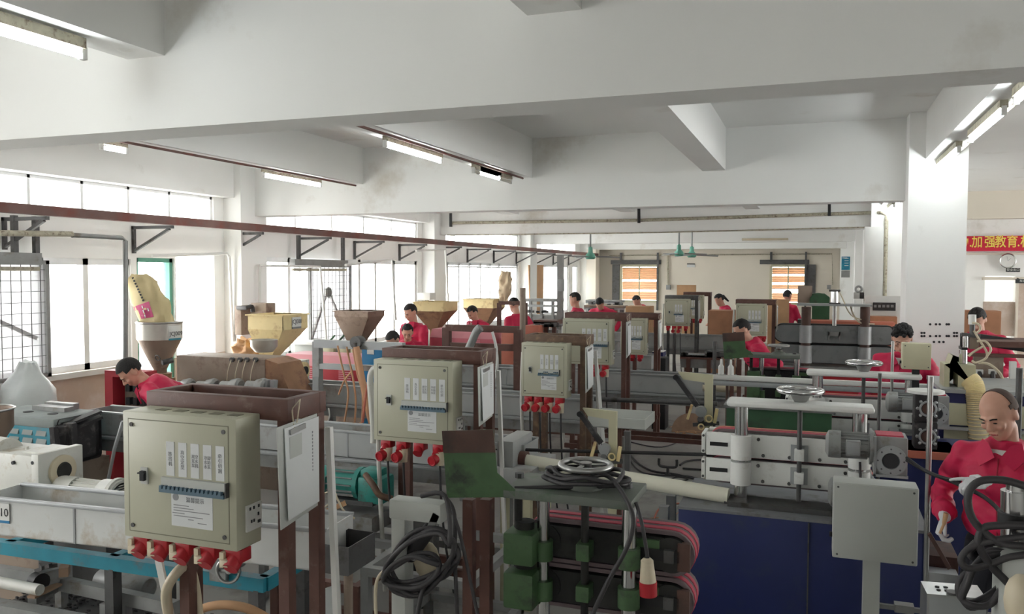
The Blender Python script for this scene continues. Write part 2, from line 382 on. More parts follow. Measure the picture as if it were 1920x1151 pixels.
# partition and right hand rooms
struct(B().box(.78, 1.38, 15.76, 16.3, 0, 3.9), 'trim_95', 'wall')
struct(B().box(1.1, 1.3, 16.3, 28.0, 0, 3.9), 'wall_partition', 'wall')
a0 = aY(1847, 517, 18.7); a1 = aY(1903, 566, 18.7); a2 = aY(1960, 566, 18.7)
hole_wall('wall_right_back', 18.7, 18.9, 1.38, 12, 0, 3.9, [(a0.x, a1.x, a1.z, a0.z), (a0.x, a1.x, 0, 1.05)], 'wall', 'X')
struct(B().box(1.38, 12, 18.45, 18.7, 3.36, 3.9), 'trim_96', 'wallbeige')
struct(B().box(1.38, 12, 18.6, 18.7, 2.66, 2.7), 'trim_97', 'wallbeige')
d_ = bpy.data.objects.new('door_1', None); C.objects.link(d_); d_.location = (a1.x, 18.6, 0); d_['kind'] = 'structure'; WINV['door_1'] = Matrix.Translation(-V((a1.x, 18.6, 0)))
part(B().box(a1.x + .02, a1.x + 1.2, 18.62, 18.69, 0, 2.15), 'door_leaf', 'dado', d_)
part(B().box(a1.x, a1.x + .04, 18.6, 18.7, 0, 2.2).box(a0.x - .05, a1.x + 1.2, 18.6, 18.7, 2.16, 2.22), 'door_frame', 'wallbeige', d_)
struct(B().box(a0.x - .02, a1.x, 18.68, 18.72, 1.05, a1.z), 'wall_right_dado', 'dado')
# bright corridor beyond: far facade with a window
o = struct(B().box(4, 9, 24, 24.1, 0, 4), 'wall_corridor', 'white')
# outside ground
struct(B().box(-30, XW - .3, -10, 40, -.3, -.1), 'floor_outside', 'yard')
# skirting strip at the base of the front right column with drilled plug holes
b = B()
for px, py in ((1744, 608), (1755, 608), (1762, 608), (1775, 608), (1779, 608), (1728, 630), (1733, 630), (1744, 630), (1755, 630), (1762, 630), (1775, 630), (1779, 630), (1789, 630), (1794, 630), (1789, 624), (1794, 624), (1728, 624), (1733, 624), (1751, 641), (1761, 641), (1769, 641)):
    p = aY(px, py, 9.2); b.cyl(p, p + V((0, -.004, 0)), .012, n=8)
holes_o = part(b, 'drilled_wall_plugs', 'inkdark', None, loc=(1.1, 9.2, 1.6)); tag(holes_o, 'rows of small dark drilled holes on white column beside red jacket worker', 'wall plugs', kind='stuff')
# ---------------------------------------------------------------- tube lamps under the joists
def tube_lamp(p0, p1, lit, label):
    p0, p1 = V(p0), V(p1); t = thing('tube_lamp', label, 'ceiling light', (p0 + p1) / 2, 0, 'tube lamps under the joists')
    d = (p1 - p0).normalized(); z = V((0, 0, 1)); 
    part(B().bar(p0 + z * .035, p1 + z * .035, .05, .05), 'fitting', 'fitting', t)
    part(B().cyl(p0 + d * .02 - z * .02, p1 - d * .02 - z * .02, .017, n=12), 'tube', 'tube' if lit else 'tubeoff', t)
    for q in (p0, p1): part(B().bar(q - z * .04, q + z * .02, .03, .03), 'lamp_holder', 'white', t)
    return t
def lamp_px(x0, y0, x1, y1, X, lit, label, z=3.36):
    a = aX(x0, y0, X); b_ = aX(x1, y1, X)
    a = V((X, a.y, z)); b_ = V((X, b_.y, z)); tube_lamp(a, b_, lit, label)
tube_lamp((-3.36, 1.75, 3.36), (-3.36, aX(155, 95, -3.36).y, 3.36), 1, 'lit white tube lamp under the nearest joist at the upper left corner')
lamp_px(190, 270, 236, 275, -5.7, 1, 'short lit tube lamp end peeping below the big front beam')
lamp_px(493, 318, 600, 336, -5.7, 1, 'lit tube lamp on a rusty conduit above the left windows')
lamp_px(722, 265, 826, 298, -3.36, 1, 'lit tube lamp under the middle joist behind the front beam')
lamp_px(888, 315, 957, 334, -3.36, 0, 'unlit rusty tube lamp at the far end of the middle joist')
lamp_px(1882, 225, 1820, 268, 1.12, 1, 'long lit tube lamp on right joist, nearer one')
lamp_px(1798, 287, 1758, 318, 1.12, 1, 'lit tube lamp on right joist just above the white column')
lamp_px(1960, 165, 1905, 205, 1.12, 1, 'lit tube lamp cut by the right picture edge')
lamp_px(897, 396, 936, 403, -3.36, 1, 'small lit tube lamp far behind the second beam, left one')
lamp_px(1135, 393, 1165, 402, -1.1, 1, 'small lit tube lamp far behind the second beam, middle one')
lamp_px(1676, 388, 1662, 396, 1.12, 1, 'tiny lit tube lamp left of white column, lower of the pair')
lamp_px(1690, 373, 1681, 381, 1.12, 1, 'tiny lit tube lamp left of white column, upper of the pair')
for y, w1 in ((18.2, 'fourth'), (24.2, 'last')):  # unseen lamps added to keep the back of the hall from going dark
    for X, w2 in ((-5.7, 'window side'), (-3.36, 'middle'), (-1.1, 'right hand')): tube_lamp((X, y, 3.36), (X, y + 1.2, 3.36), 1, 'added fill tube lamp under the %s joist in the %s bay, unseen behind the beams' % (w2, w1))
for X, ya, yb, lab in ((-5.62, 4.0, 9.4, 'thin rusty conduit above left windows'), (-3.29, 4.0, 9.3, 'thin rusty conduit under the middle joist'), (1.2, 3.9, 9.1, 'thin pale conduit under the right joist')):
    o = part(B().tube([(X, ya, 3.405), (X, yb, 3.405)], .012), 'conduit', 'rustbar' if X < 0 else 'fitting', None, loc=(X, ya, 3.4)); tag(o, lab, 'conduit')
# conduits on the beam faces
Yb = 15.44
o = part(B().tube([aY(846, 425, Yb), aY(846, 418, Yb), aY(1200, 413, Yb), aY(1625, 399, Yb), (1.0, 15.15, 3.3), (1.08, 15.15, 3.25), (1.08, 15.15, 1.6)], .03), 'wall_conduit', 'fitting', None, loc=(0, Yb, 3.3)); tag(o, 'long pale pipe along the third beam turning down the pillar', 'pipe')
for i, (px, y0, y1) in enumerate(((845, 398, 425), (1198, 391, 418), (1555, 377, 405))):
    p = aY(px, y0, 15.4); q = aY(px, y1, 15.4)
    o = part(B().bar(p, q, .05, .03), 'hanger_strap', 'black', None, loc=q); tag(o, ('leftmost', 'middle', 'rightmost')[i] + ' black strap holding the long pale pipe', 'bracket')
o = part(B().tube([aY(838, 441, 15.43), aY(1230, 436, 15.43), aY(1622, 426, 15.43)], .012), 'thin_conduit', 'fitting', None, loc=(0, 15.4, 3.1)); tag(o, 'thin pale conduit along the lower edge of the third beam', 'conduit')
# long rail with triangular brackets
t = thing('cable_rail', 'long rusty brown steel rail on triangular brackets along left wall', 'rail', (-7.0, 3, 2.83))
part(B().bar((-6.98, 1.0, 2.87), (-6.98, 27.3, 2.87), .1, .09), 'rail', 'rustbar', t)
for k in range(15):
    y = 4.3 + 1.65 * k if k < 14 else 27.2
    if y > 27: continue
    part(B().bar((XW, y, 2.8), (-6.95, y, 2.8), .035).bar((XW + .02, y, 2.82), (XW + .02, y, 2.5), .035).bar((XW + .03, y, 2.53), (-7.0, y, 2.78), .03), 'bracket', 'steeldark', t)
# grey pipes dropping from the wall (air lines)
def pipe(pts, r, name, lab, cat, mat='fitting', sub=1, g=None):
    pts = [V(p) for p in pts]; o = part(B().tube(pts, r, 10, sub=sub), name, mat, None, loc=pts[-1]); tag(o, lab, cat, g); return o
pipe([aX(0, 437, -6.9), aX(135, 439, -6.9)], .028, 'pale_pipe', 'short pale yellow pipe crossing at the left picture edge', 'pipe')
pipe([aX(135, 441, -6.9), aX(228, 446, -6.9), aX(235, 452, -6.9), aX(235, 690, -6.9)], .026, 'air_pipe', 'grey bent pipe dropping before the left windows beside paper sack', 'pipe', 'galv')
pipe([aX(285, 480, -7.4), aX(425, 475, -7.4), aX(430, 482, -7.4), aX(437, 640, -7.4)], .02, 'air_pipe', 'white bent pipe over the bright doorway by the first column', 'pipe', 'white')
pipe([aX(487, 640, -7.2), aX(487, 498, -7.2), aX(600, 500, -7.2), aX(612, 640, -7.2)], .02, 'air_pipe', 'pale bent pipe framing the mesh panel window', 'pipe', 'white')
pipe([aX(648, 497, -6.9), aX(735, 486, -6.9), aX(742, 600, -6.9)], .022, 'air_pipe', 'pale bent pipe in front of second bay window', 'pipe', 'white')
pipe([aX(780, 470, -7.0), aX(835, 468, -7.0), aX(842, 600, -7.0)], .022, 'air_pipe', 'pale bent pipe beside the second white column', 'pipe', 'white')
# mesh panels
def mesh_panel(y0, y1, z0, z1, X, lab, sheet):
    t = thing('mesh_panel', lab, 'mesh panel', (X, y0, z0)); f = .04
    part(B().box(X, X + f, y0, y1, z0, z0 + f).box(X, X + f, y0, y1, z1 - f, z1).box(X, X + f, y0, y0 + f, z0, z1).box(X, X + f, y1 - f, y1, z0, z1), 'panel_frame', 'galv', t)
    b = B(); s = .11; y = y0
    while y < y1: b.box(X + .01, X + .016, y, y + .006, z0, z1); y += s
    z = z0
    while z < z1: b.box(X + .014, X + .02, y0, y1, z, z + .006); z += s
    part(b, 'wire_mesh', 'steeldark', t, kind='stuff')
    if sheet:
        part(B().box(X - .03, X - .02, y0, y1, z0, z1), 'plastic_sheet', 'screen', t)
        part(B().bar((X - .05, y0, z0 + .1), (X - .05, (y0 + y1) / 2, z1 - .4), .05).bar((X - .05, (y0 + y1) / 2, z1 - .4), (X - .05, y1 - .1, z0 + .4), .04).cyl((X - .06, (y0 + y1) / 2, z1 - .45), (X - .02, (y0 + y1) / 2, z1 - .45), .09, n=16), 'fan_brace', 'white', t, kind='stuff')
    return t
mesh_panel(4.5, yW(76), 1.2, 2.4, XW + .1, 'steel wire mesh guard over the nearest left window', True)
mesh_panel(yW(566), yW(645), .9, 2.4, XW + .12, 'steel wire mesh guard over second bay window with slanted brace', True)
def shutter_beam(x0, x1, y, lab, ups):
    t = thing('shutter_beam', lab, 'rail', aX(x0, y, XW + .15))
    a, c = aX(x0, y, XW + .15), aX(x1, y, XW + .15); c.z = a.z
    part(B().bar(a, c, .1, .12), 'beam', 'galv', t); part(B().bar(a - V((0, 0, .1)), c - V((0, 0, .1)), .04, .04), 'roller', 'fitting', t)
    for u in ups: q = aX(u, y, XW + .15); part(B().bar(q, q + V((0, 0, .42)), .05), 'post', 'steeldark', t)
shutter_beam(-20, 72, 484, 'grey sliding shutter beam over the left edge window', (28, 68))
shutter_beam(548, 648, 493, 'dark sliding shutter beam over the mesh window in second bay', (560, 643))
# blind and cardboard on the far left windows
o = part(B().prism([aX(990, 497, -7.3), aX(1018, 497, -7.3), aX(1017, 600, -7.3), aX(993, 600, -7.3)], (.02, 0, 0)), 'brown_sheet', 'card', None, loc=aX(990, 600, -7.3)); tag(o, 'flat brown sheet covering the fourth bay window', 'sheet')
# ================================================================ electric cabinets on brown stands
def stand(px, Y, D, n_lab, socks, plugs, lab, blue=False, sheet=None, frame='brown', wfrac=(0, 1), labtext=('挤出机', '真空定型', '真空泵\n水泵机', '冷却\n水箱\n水泵', '牵引切割'), legs=True):
    xl, yt, yb, xr = px
    p = aY(xl, yt, Y); x0, z1 = p.x, p.z; z0 = aY(xl, yb, Y).z; x1 = aY(xr, yt, Y).x; W = x1 - x0; H = z1 - z0
    t = thing('switchboard_stand', lab, 'switchboard', (x0 + W / 2, Y + D, 0), 0, 'cream switchboards on brown steel stands')
    # stand
    yf, yr = Y + D + .03, Y + D + .24; fx0, fx1 = x0 - .02, x1 + .13; zt = z1 + .06
    for (lx, ly) in ((x0 + .16, yf), (fx1 - .03, yf), (fx0 + .03, yr), (fx1 - .03, yr)):
        part(B().box(lx - .024, lx + .024, ly - .024, ly + .024, 0, zt - .06), 'post', frame, t)
    part(B().box(fx0, fx1, yf - .03, yf + .015, zt - .085, zt, .003).box(fx0, fx1, yr - .015, yr + .03, zt - .085, zt, .003).box(fx0, fx0 + .045, yf + .015, yr - .015, zt - .085, zt, .003).box(fx1 - .045, fx1, yf + .015, yr - .015, zt - .085, zt, .003), 'top_frame', frame, t)
    part(B().box(fx0, fx1, yf - .02, yf + .02, .28, .33).box(fx0, fx1, yr - .02, yr + .02, .28, .33), 'crossbar', frame, t)
    # cabinet
    cab = part(B().box(x0, x1, Y + .002, Y + D, z0, z1, .004), 'cabinet', 'box', t)
    u = lambda fx: x0 + W * fx
    v = lambda fy: z1 - H * fy
    part(B().box(u(.055), u(.935), Y, Y + .012, v(.945), v(.06), .003), 'cabinet_door', 'box', cab)
    part(B().box(u(.049), u(.941), Y + .0012, Y + .004, v(.951), v(.054)), 'door_gap', 'boxdark', cab)
    b = B()
    for fx, fy in ((.085, .1), (.9, .1), (.085, .9), (.9, .9)): b.cyl((u(fx), Y, v(fy)), (u(fx), Y - .004, v(fy)), .008 * W / .5, n=10)
    part(b, 'door_lock', 'steeldark', cab)
    sb = part(B().box(u(.17), u(.235), Y - .006, Y, v(.56), v(.43)), 'main_switch', 'greybox', cab)
    part(B().box(u(.185), u(.222), Y - .02, Y - .005, v(.53), v(.455)).box(u(.172), u(.233), Y - .024, Y - .012, v(.475), v(.465)), 'switch_lever', 'inkdark', cab)
    lw = .072; start = .4 if n_lab >= 5 else .42; step = .108
    for i in range(n_lab):
        lx = start + i * step
        lb = part(B().box(u(lx), u(lx + lw), Y - .0015, Y, v(.475), v(.21)), 'paper_label', 'paper', cab)
        tx = labtext[i].replace('\n', ''); q = len(tx)
        if q > 4:  # two columns
            h = (q + 1) // 2
            for c_ in range(2):
                text('\n'.join(tx[c_::2]), .017 * W / .55, (u(lx + lw * (.3 + .4 * c_)), Y - .002, v(.345)), 'ink', cab, 'label_text')
        else: text('\n'.join(tx), .019 * W / .55, (u(lx + lw / 2), Y - .002, v(.345)), 'ink', cab, 'label_text')
    bx0, bx1 = start - .03, start + n_lab * step - .0
    part(B().box(u(bx0), u(bx1), Y - .014, Y, v(.55), v(.485)), 'breaker_cover', 'greybox', cab)
    b = B(); k = 3 * n_lab
    for i in range(k):
        a = bx0 + .005 + (bx1 - bx0 - .02) * i / k; up = (i // 3) % 2 and W < .54
        b.box(u(a), u(a + (bx1 - bx0) / k * .55), Y - .028, Y - .012, v(.57) + (.015 if up else 0), v(.545) + (.012 if up else 0))
    b.box(u(bx0 - .01), u(bx1 - .02), Y - .02, Y - .002, v(.6), v(.565))
    part(b, 'breaker_row', 'breaker', cab, kind='stuff')
    part(B().box(u(bx1 - .006), u(bx1 + .004), Y - .022, Y, v(.59), v(.48)), 'breaker_end', 'steeldark', cab)
    nx0, nx1 = .5, .5 + .36
    if n_lab < 5: nx1 = .84
    part(B().box(u(nx0 - .06), u(nx1 - .06), Y - .0015, Y, v(.86), v(.59)), 'paper_notice', 'paper', cab)
    text('温馨提示', .022 * W / .55, (u((nx0 + nx1) / 2 - .03), Y - .0022, v(.65)), 'ink', cab, 'notice_title')
    part(B().cyl((u(nx0 - .02), Y - .001, v(.635)), (u(nx0 - .02), Y - .0025, v(.635)), .026 * W, n=16), 'notice_badge', 'ink', cab)
    if W > .3:
        b = B()
        for i, (a, c) in enumerate(((0, .42), (0, .55), (0, .98), (-.03, .3), (0, .8), (.4, .55), (.66, .9))):
            z = v(.7 + i * .0205); b.box(u(nx0 - .04 + a * .32), u(nx0 - .04 + c * .32), Y - .0022, Y - .001, z, z + .003)
        part(b, 'notice_lines', 'ink', cab, kind='stuff')
    # dusty vent slots on top
    b = B()
    for i in range(5): b.box(u(.2 + i * .16), u(.29 + i * .16), Y + .06, Y + .1, z1, z1 + .002)
    part(b, 'top_slots', 'boxdark', cab, kind='stuff')
    # side outlet
    so = part(B().box(x1, x1 + .008, Y + D * .35, Y + D * .95, v(.88), v(.68)), 'side_outlet', 'white', cab)
    b = B()
    for fy, fz in ((.45, .72), (.6, .72), (.8, .72), (.5, .82), (.6, .82), (.78, .78), (.78, .84), (.84, .84)): b.box(x1 + .007, x1 + .0095, Y + D * fy, Y + D * (fy + .06), v(fz), v(fz) + .012)
    part(b, 'outlet_slots', 'inkdark', cab)
    # sockets below
    for i, fx in enumerate(socks):
        sx = u(fx); r = .033
        s_ = part(B().box(sx - .036, sx + .036, Y + .015, Y + .085, z0 - .052, z0, .004).cyl((sx, Y + .05, z0 - .03), (sx, Y - .0, z0 - .07), .031, n=16), 'socket', 'red', t)
        if blue: part(B().box(sx - .04, sx - .004, Y - .012, Y + .02, z0 - .062, z0 - .035, .003).box(sx - .05, sx - .03, Y + .0, Y + .04, z0 - .07, z0 - .01), 'socket_flap', 'plugcream', s_)
        if plugs and plugs[i]:
            q = part(B().cyl((sx + .012, Y + .02, z0 - .05), (sx + .02, Y + .01, z0 - .135), .034, .026, n=16), 'plug', 'plugcream', t)
            part(B().cyl((sx - .004, Y + .0, z0 - .09), (sx - .012, Y - .045, z0 - .098), .033, n=18).ring((sx - .0125, Y - .046, z0 - .098), (-.2, -1, -.15), .028, .005), 'plug_lid', 'red', q)
            part(B().tube([(sx + .02, Y + .01, z0 - .13), (sx + .018, Y + .03, z0 - .35), (sx + .02, Y + .1, z0 - .7), (sx + .06, Y + .2, .02)], .008, sub=4), 'plug_cable', 'cable', q)
    if sheet:
        part(B().tube([(x0 - .04, Y + D, z1 - .1), (x0 - .05, Y + D, z0 - .1), (x0 - .03, Y + D + .05, .1)], .016, sub=3), 'cable_duct', 'whitedirty', t)
    return t, (x0, x1, z0, z1, fx1, yf, yr, zt)
S = {}
S[0] = stand((229, 770, 1004, 441), 2.57, .15, 5, (.12, .3, .5, .72, .94), None, 'largest nearest cream switchboard on a brown stand, five red sockets with no plugs', blue=True)
S[1] = stand((700, 673, 824, 849), 4.76, .15, 5, (.14, .34, .56, .8), (1, 1, 0, 1), 'second nearest cream switchboard, left of the green plate, three red plugs hanging below', sheet=1)
S[2] = stand((977.6, 642, 742, 1063), 6.85, .15, 4, (.14, .36, .58, .82), (1, 1, 1, 1), 'cream switchboard on rusty stand with four red plugs in a row below', frame='brownlight', sheet=1)
S[3] = stand((1055, 597, 681, 1147), 8.9, .15, 5, (.5, .68, .86), (0, 1, 1), 'cream switchboard half behind another, two plugs at its lower right', sheet=1)
S[4] = stand((1164, 596, 664, 1212), 11.1, .15, 4, (.15, .45, .75), None, 'cream switchboard right of the five label one, three empty red sockets')
S[5] = stand((1246, 560, 610.5, 1293), 15.4, .15, 3, (.15, .38, .6, .85), (0, 1, 1, 0), 'small far cream switchboard before the back wall, two plugs at its middle', sheet=1, frame='steeldark')
S[6] = stand((1281, 553, 597, 1319), 17.8, .15, 3, (.55, .85), None, 'farthest cream switchboard half hidden behind another, beside the brown board')
S[7] = stand((1380, 569, 628.8, 1437), 13.3, .15, 4, (.8, .93), None, 'far cream switchboard behind the head of the worker at green haul-off', sheet=1)
def clipboard(k, lab, w=.2, h=.38, dz=.02, skew=.03, grp='document boards hung on the switchboard stands'):
    x0, x1, z0, z1, fx1, yf, yr, zt = S[k][1]; x = fx1 + .018; zc = zt - .09
    t = thing('clipboard', lab, 'clipboard', (x, yf - .05, zc), 0, grp)
    a, c = yf - .13, yf - .13 + w + .05
    part(B().prism([(x, a, zc), (x, c, zc + .012), (x, c, zc - h + .03), (x, a + .02, zc - h)], (.004, 0, 0)), 'backing_board', 'greybox', t)
    part(B().prism([(x + .006, a + .04, zc - .01), (x + .008, c - .0, zc - .0), (x + .012, c - .005, zc - h + .05), (x + .016, a + .05, zc - h + .03)], (.003, 0, 0)), 'paper_sheet', 'paper', t)
    part(B().bar((x + .012, a + .07, zc - .03), (x + .012, a + .17, zc - .02), .012, .02), 'clip', 'steel', t)
    if k < 2:
        part(B().prism([(x + .0105, a + .07, zc - .05), (x + .0105, a + .15, zc - .045), (x + .0115, a + .15, zc - .13), (x + .0115, a + .07, zc - .135)], (.001, 0, 0)), 'printed_block', 'greybox', t)
        b = B()
        for i in range(12): b.box(x + .0125, x + .0135, c - .05, c - .045, zc - .06 - i * .014, zc - .052 - i * .014)
        part(b, 'printed_column', 'ink', t, kind='stuff')
    part(B().tube([(x + .01, a + .1, zc - .02), (x - .02, a + .13, zc + .05), (x + .012, a + .14, zc + .09), (x + .01, a + .12, zc)], .003, 5), 'hanging_string', 'plugcream', t)
clipboard(0, 'white document board with printed grey blocks hanging beside the nearest switchboard', .22, .4)
clipboard(1, 'white document board hanging beside the second nearest switchboard', .2, .38)
clipboard(2, 'white document board hanging beside the rusty switchboard stand', .19, .4)
clipboard(3, 'white paper board hanging beside the switchboard with five labels', .16, .4)
clipboard(4, 'white paper board hanging beside the switchboard with three empty sockets', .16, .4)
clipboard(5, 'tiny white paper board beside far left switchboard', .15, .38)
clipboard(7, 'tiny white paper board beside the switchboard behind the crouching head', .15, .4)
# white struts leaning on the stands
for k, lab in ((0, 'pale strut leaning on the right of nearest switchboard stand'), (1, 'pale strut leaning on second nearest switchboard stand'), (2, 'white strut leaning on the rusty switchboard stand')):
    x0, x1, z0, z1, fx1, yf, yr, zt = S[k][1]
    o = part(B().bar((fx1 + .02, yr + .02, zt - .15), (fx1 + .1, yr + .0, .01), .025, .025), 'strut', 'white', None, loc=(fx1 + .1, yr, 0)); tag(o, lab, 'strut', 'struts leaning on the stands')
x0, x1, z0, z1, fx1, yf, yr, zt = S[2][1]
o = part(B().bar((fx1 + .02, yr + .05, z1 - .2), aY(1145, 985, 6.9), .03, .02), 'strut', 'white', None, loc=aY(1145, 985, 6.9)); tag(o, 'long white slanting strut right of the rusty switchboard stand', 'strut')
# ================================================================ cooling troughs
def trough(A, Bp, lab, depth=.3, h=.2, z=1.09, mat='tank', ledge=True, legs=(), legmat='galv', seams=(), cap=True, low=None):
    """A, Bp: left and right ends of the front rim (world)"""
    A = V(A); Bp = V(Bp); d = (Bp - A).normalized(); L = (Bp - A).length; a = math.atan2(d.y, d.x)
    t = thing('cooling_trough', lab, 'water trough', (A.x, A.y, 0), a, 'long steel cooling troughs', world=False)
    w = .006
    part(B().box(0, L, 0, w, z - h, z).box(0, L, depth, depth + w, z - h + .02, z).box(0, L, 0, depth, z - h, z - h + w), 'tank_wall', mat, t)
    part(B().box(0, L, -.018, .012, z - .012, z + .006, .003).box(0, L, depth - .012, depth + .02, z - .012, z + .006, .003), 'tank_rim', 'greylight', t)
    if cap:
        part(B().box(0, w, 0, depth, z - h, z), 'end_plate', mat, t); part(B().box(L - w, L, 0, depth, z - h, z).box(L - .03, L, -.02, .0, z - h, z), 'end_plate', mat, t)
    for s_ in seams: part(B().box(s_, s_ + .012, -.004, 0, z - h, z - .012), 'seam', 'greylight', t)
    if ledge:
        part(B().box(-.02, L + .05, -.05, depth + .05, z - h - .025, z - h, .003), 'ledge', 'greylight', t)
        part(B().box(-.02, L + .05, -.03, .02, z - h - .125, z - h - .025).box(-.02, L + .05, depth - .02, depth + .03, z - h - .125, z - h - .025), 'support_beam', 'galv', t)
    for lx in legs:
        for yy in (0.0, depth):
            part(B().box(lx - .03, lx + .03, yy - .03, yy + .03, 0, z - h - .125 if ledge else z - h), 'leg', legmat, t)
    if legs:
        part(B().box(legs[0], legs[-1], -.02, .02, .3, .35).box(legs[0], legs[-1], depth - .02, depth + .02, .3, .35), 'stretcher', legmat, t)
    return t
def tx(px, py, z, Y=None): p = aZ(px, py, z); return p
# row 0
p0 = aZ(-40, 930, 1.09); p1 = aZ(611, 994, 1.09)
t0 = trough(p0, p1, 'nearest pale dirty cooling trough running behind the largest switchboard', depth=.27, h=.2, mat='tankwhite', ledge=False, seams=(.62, 1.3))
q = aZ(0, 934, 1.09)
d0 = (p1 - p0).normalized(); n0 = V((d0.y, -d0.x, 0))
# label plate on the trough (end of machine number)
pl = thing('number_plate', 'white plate with blue stripe and number on nearest trough', 'sign', aY(-20, 990, q.y - .03))
rotd = Matrix(((d0.x, 0, n0.x), (d0.y, 0, n0.y), (0, 1, 0)))
def on_t0(px, py, off=.006):
    # point on the front face of trough 0 under pixel
    d = ray(px, py); nn = n0; k = (p0 - CAM).dot(nn) / d.dot(nn); return CAM + d * k + nn * off
part(B().prism([on_t0(-60, 936), on_t0(19, 944), on_t0(20, 976), on_t0(-60, 968)], n0 * .002), 'plate', 'white', pl)
part(B().prism([on_t0(-60, 968), on_t0(20, 976), on_t0(20, 981), on_t0(-60, 973)], n0 * .002), 'stripe', 'bluecab', pl)
text('JCJ010', .062, on_t0(-5, 959, .0095), 'inkdark', pl, 'lettering', rotd)
# small outlet box on a stand pipe at the end of trough 0
o = thing('outlet_box', 'small open rusty metal box on upright pipe at the end of nearest trough', 'metal box', aZ(645, 1150, .3))
a = aZ(609, 1012, 1.02); b_ = aZ(658, 1030, 1.02); c = aZ(686, 1003, 1.02); e = aZ(652, 1000, 1.02); dn = V((0, 0, -.13))
a = V((p1.x - .02, p1.y - .02, 1.03)); W_ = .15; Dp = .24
part(B().box(a.x, a.x + W_, a.y, a.y + .005, .9, 1.03).box(a.x, a.x + W_, a.y + Dp, a.y + Dp + .005, .9, 1.03).box(a.x, a.x + .005, a.y, a.y + Dp, .9, 1.03).box(a.x + W_, a.x + W_ + .005, a.y, a.y + Dp, .9, 1.03).box(a.x, a.x + W_, a.y, a.y + Dp, .895, .9), 'box_shell', 'steeldark', o)
part(B().box(a.x + .007, a.x + W_ - .002, a.y + .007, a.y + Dp - .002, .91, .915), 'rusty_bottom', 'rustplate', o)
part(B().cyl((a.x + .09, a.y + .1, .895), (a.x + .09, a.y + .1, .0), .022), 'stand_pipe', 'barrel', o)
part(B().prism([(a.x - .02, a.y + .02, .8), (a.x + .05, a.y + .08, .82), (a.x + .07, a.y + .06, .55), (a.x + .0, a.y, .62)], (.004, .01, 0)), 'plastic_rag', 'bagplastic', o)
# rows 1..6
r1 = trough((aY(160, 790, 5.39).x, 5.39, 1.09), (aY(985, 830, 5.39).x, 5.39, 1.09), 'long grey cooling trough passing behind the second nearest switchboard', depth=.28, h=.2, legs=(2.6, 3.9, 5.0), seams=(2.6,))
r2 = trough((aY(551, 718, 7.54).x, 7.54, 1.09), (aY(1112, 755, 7.54).x, 7.54, 1.09), 'grey cooling trough behind the open A-shaped frame', depth=.28, h=.2, legs=(.3, 2.0, 3.6), seams=(2.2,))
r3 = trough((aY(800, 680, 9.69).x, 9.69, 1.09), (aY(1380, 700, 9.69).x, 9.69, 1.09), 'grey cooling trough running past the rusty stand to the green haul-off', depth=.3, h=.22, legs=(.6, 2.2, 4.2), legmat='brown', seams=(1.1,))
r4 = trough((aY(870, 655, 11.84).x, 11.84, 1.09), (aY(1222, 668, 11.84).x, 11.84, 1.09), 'short grey cooling trough under the three socket switchboard', depth=.3, h=.2, legs=(.3, 2.4))
r6 = trough((aY(1130, 620, 16.0).x, 16.0, 1.09), (aY(1378, 628, 16.0).x, 16.0, 1.09), 'far grey cooling trough under the two far switchboards', depth=.3, h=.25, legs=(.4, 2.4))
r5 = trough((aY(960, 640, 13.99).x, 13.99, 1.09), (aY(1160, 645, 13.99).x, 13.99, 1.09), 'far grey cooling trough behind the switchboard with five labels', depth=.3, h=.2, legs=(.4, 1.8))
# right end of row 1 : small end tank
ex = aY(935, 830, 5.3); o = thing('end_tank', 'small grey end tank where the white pipe leaves the second trough', 'water tank', (ex.x, 5.2, 0))
x0_, x1_ = aY(932, 830, 5.2).x, aY(962, 830, 5.2).x
part(B().box(x0_, x1_, 5.2, 5.6, aY(932, 876, 5.2).z, aY(932, 826, 5.2).z, .004), 'tank_body', 'tank', o)
part(B().box(x0_ - .02, x1_ + .15, 5.15, 5.7, aY(932, 893, 5.15).z - .06, aY(932, 877, 5.15).z, .003), 'tank_base', 'tank', o)
part(B().cyl((x1_, 5.35, 1.0), (x1_ + .05, 5.35, 1.0), .06), 'outlet_flange', 'brown', o)
for lx in (x0_ + .05, x1_ + .1): part(B().box(lx - .025, lx + .025, 5.2, 5.25, 0, .8).box(lx - .025, lx + .025, 5.62, 5.67, 0, .8), 'leg', 'beigeplate', o)
# white extruded pipe
A_ = aY(971, 862, 5.35); Z_ = aY(1366, 930, 5.22)
o = part(B().cyl(A_, Z_, .048, n=24), 'plastic_pipe', 'pipewhite', None, loc=Z_); tag(o, 'long white plastic pipe lying from second trough to the blue haul-off', 'pipe')
o = part(B().tube([aY(930, 842, 5.4), aY(1180, 848, 5.4), aY(1318, 852, 5.4), aY(1640, 870, 5.35)], .012), 'black_tube', 'black', None, loc=aY(1318, 852, 5.4)); tag(o, 'thin black extruded tube running into the white haul-off', 'tube')
o = part(B().cyl(aY(1115, 748, 7.6), aY(1345, 757, 7.6), .022), 'grey_tube', 'steeldark', None, loc=aY(1115, 748, 7.6)); tag(o, 'thin grey extruded tube between the third row trough and haul-off', 'tube')
o = part(B().cyl(aY(1318, 726, 9.6), aY(1388, 729, 9.6), .045), 'cream_tube', 'plugcream', None, loc=aY(1318, 726, 9.6)); tag(o, 'short cream plastic pipe beside the far green haul-off', 'pipe')
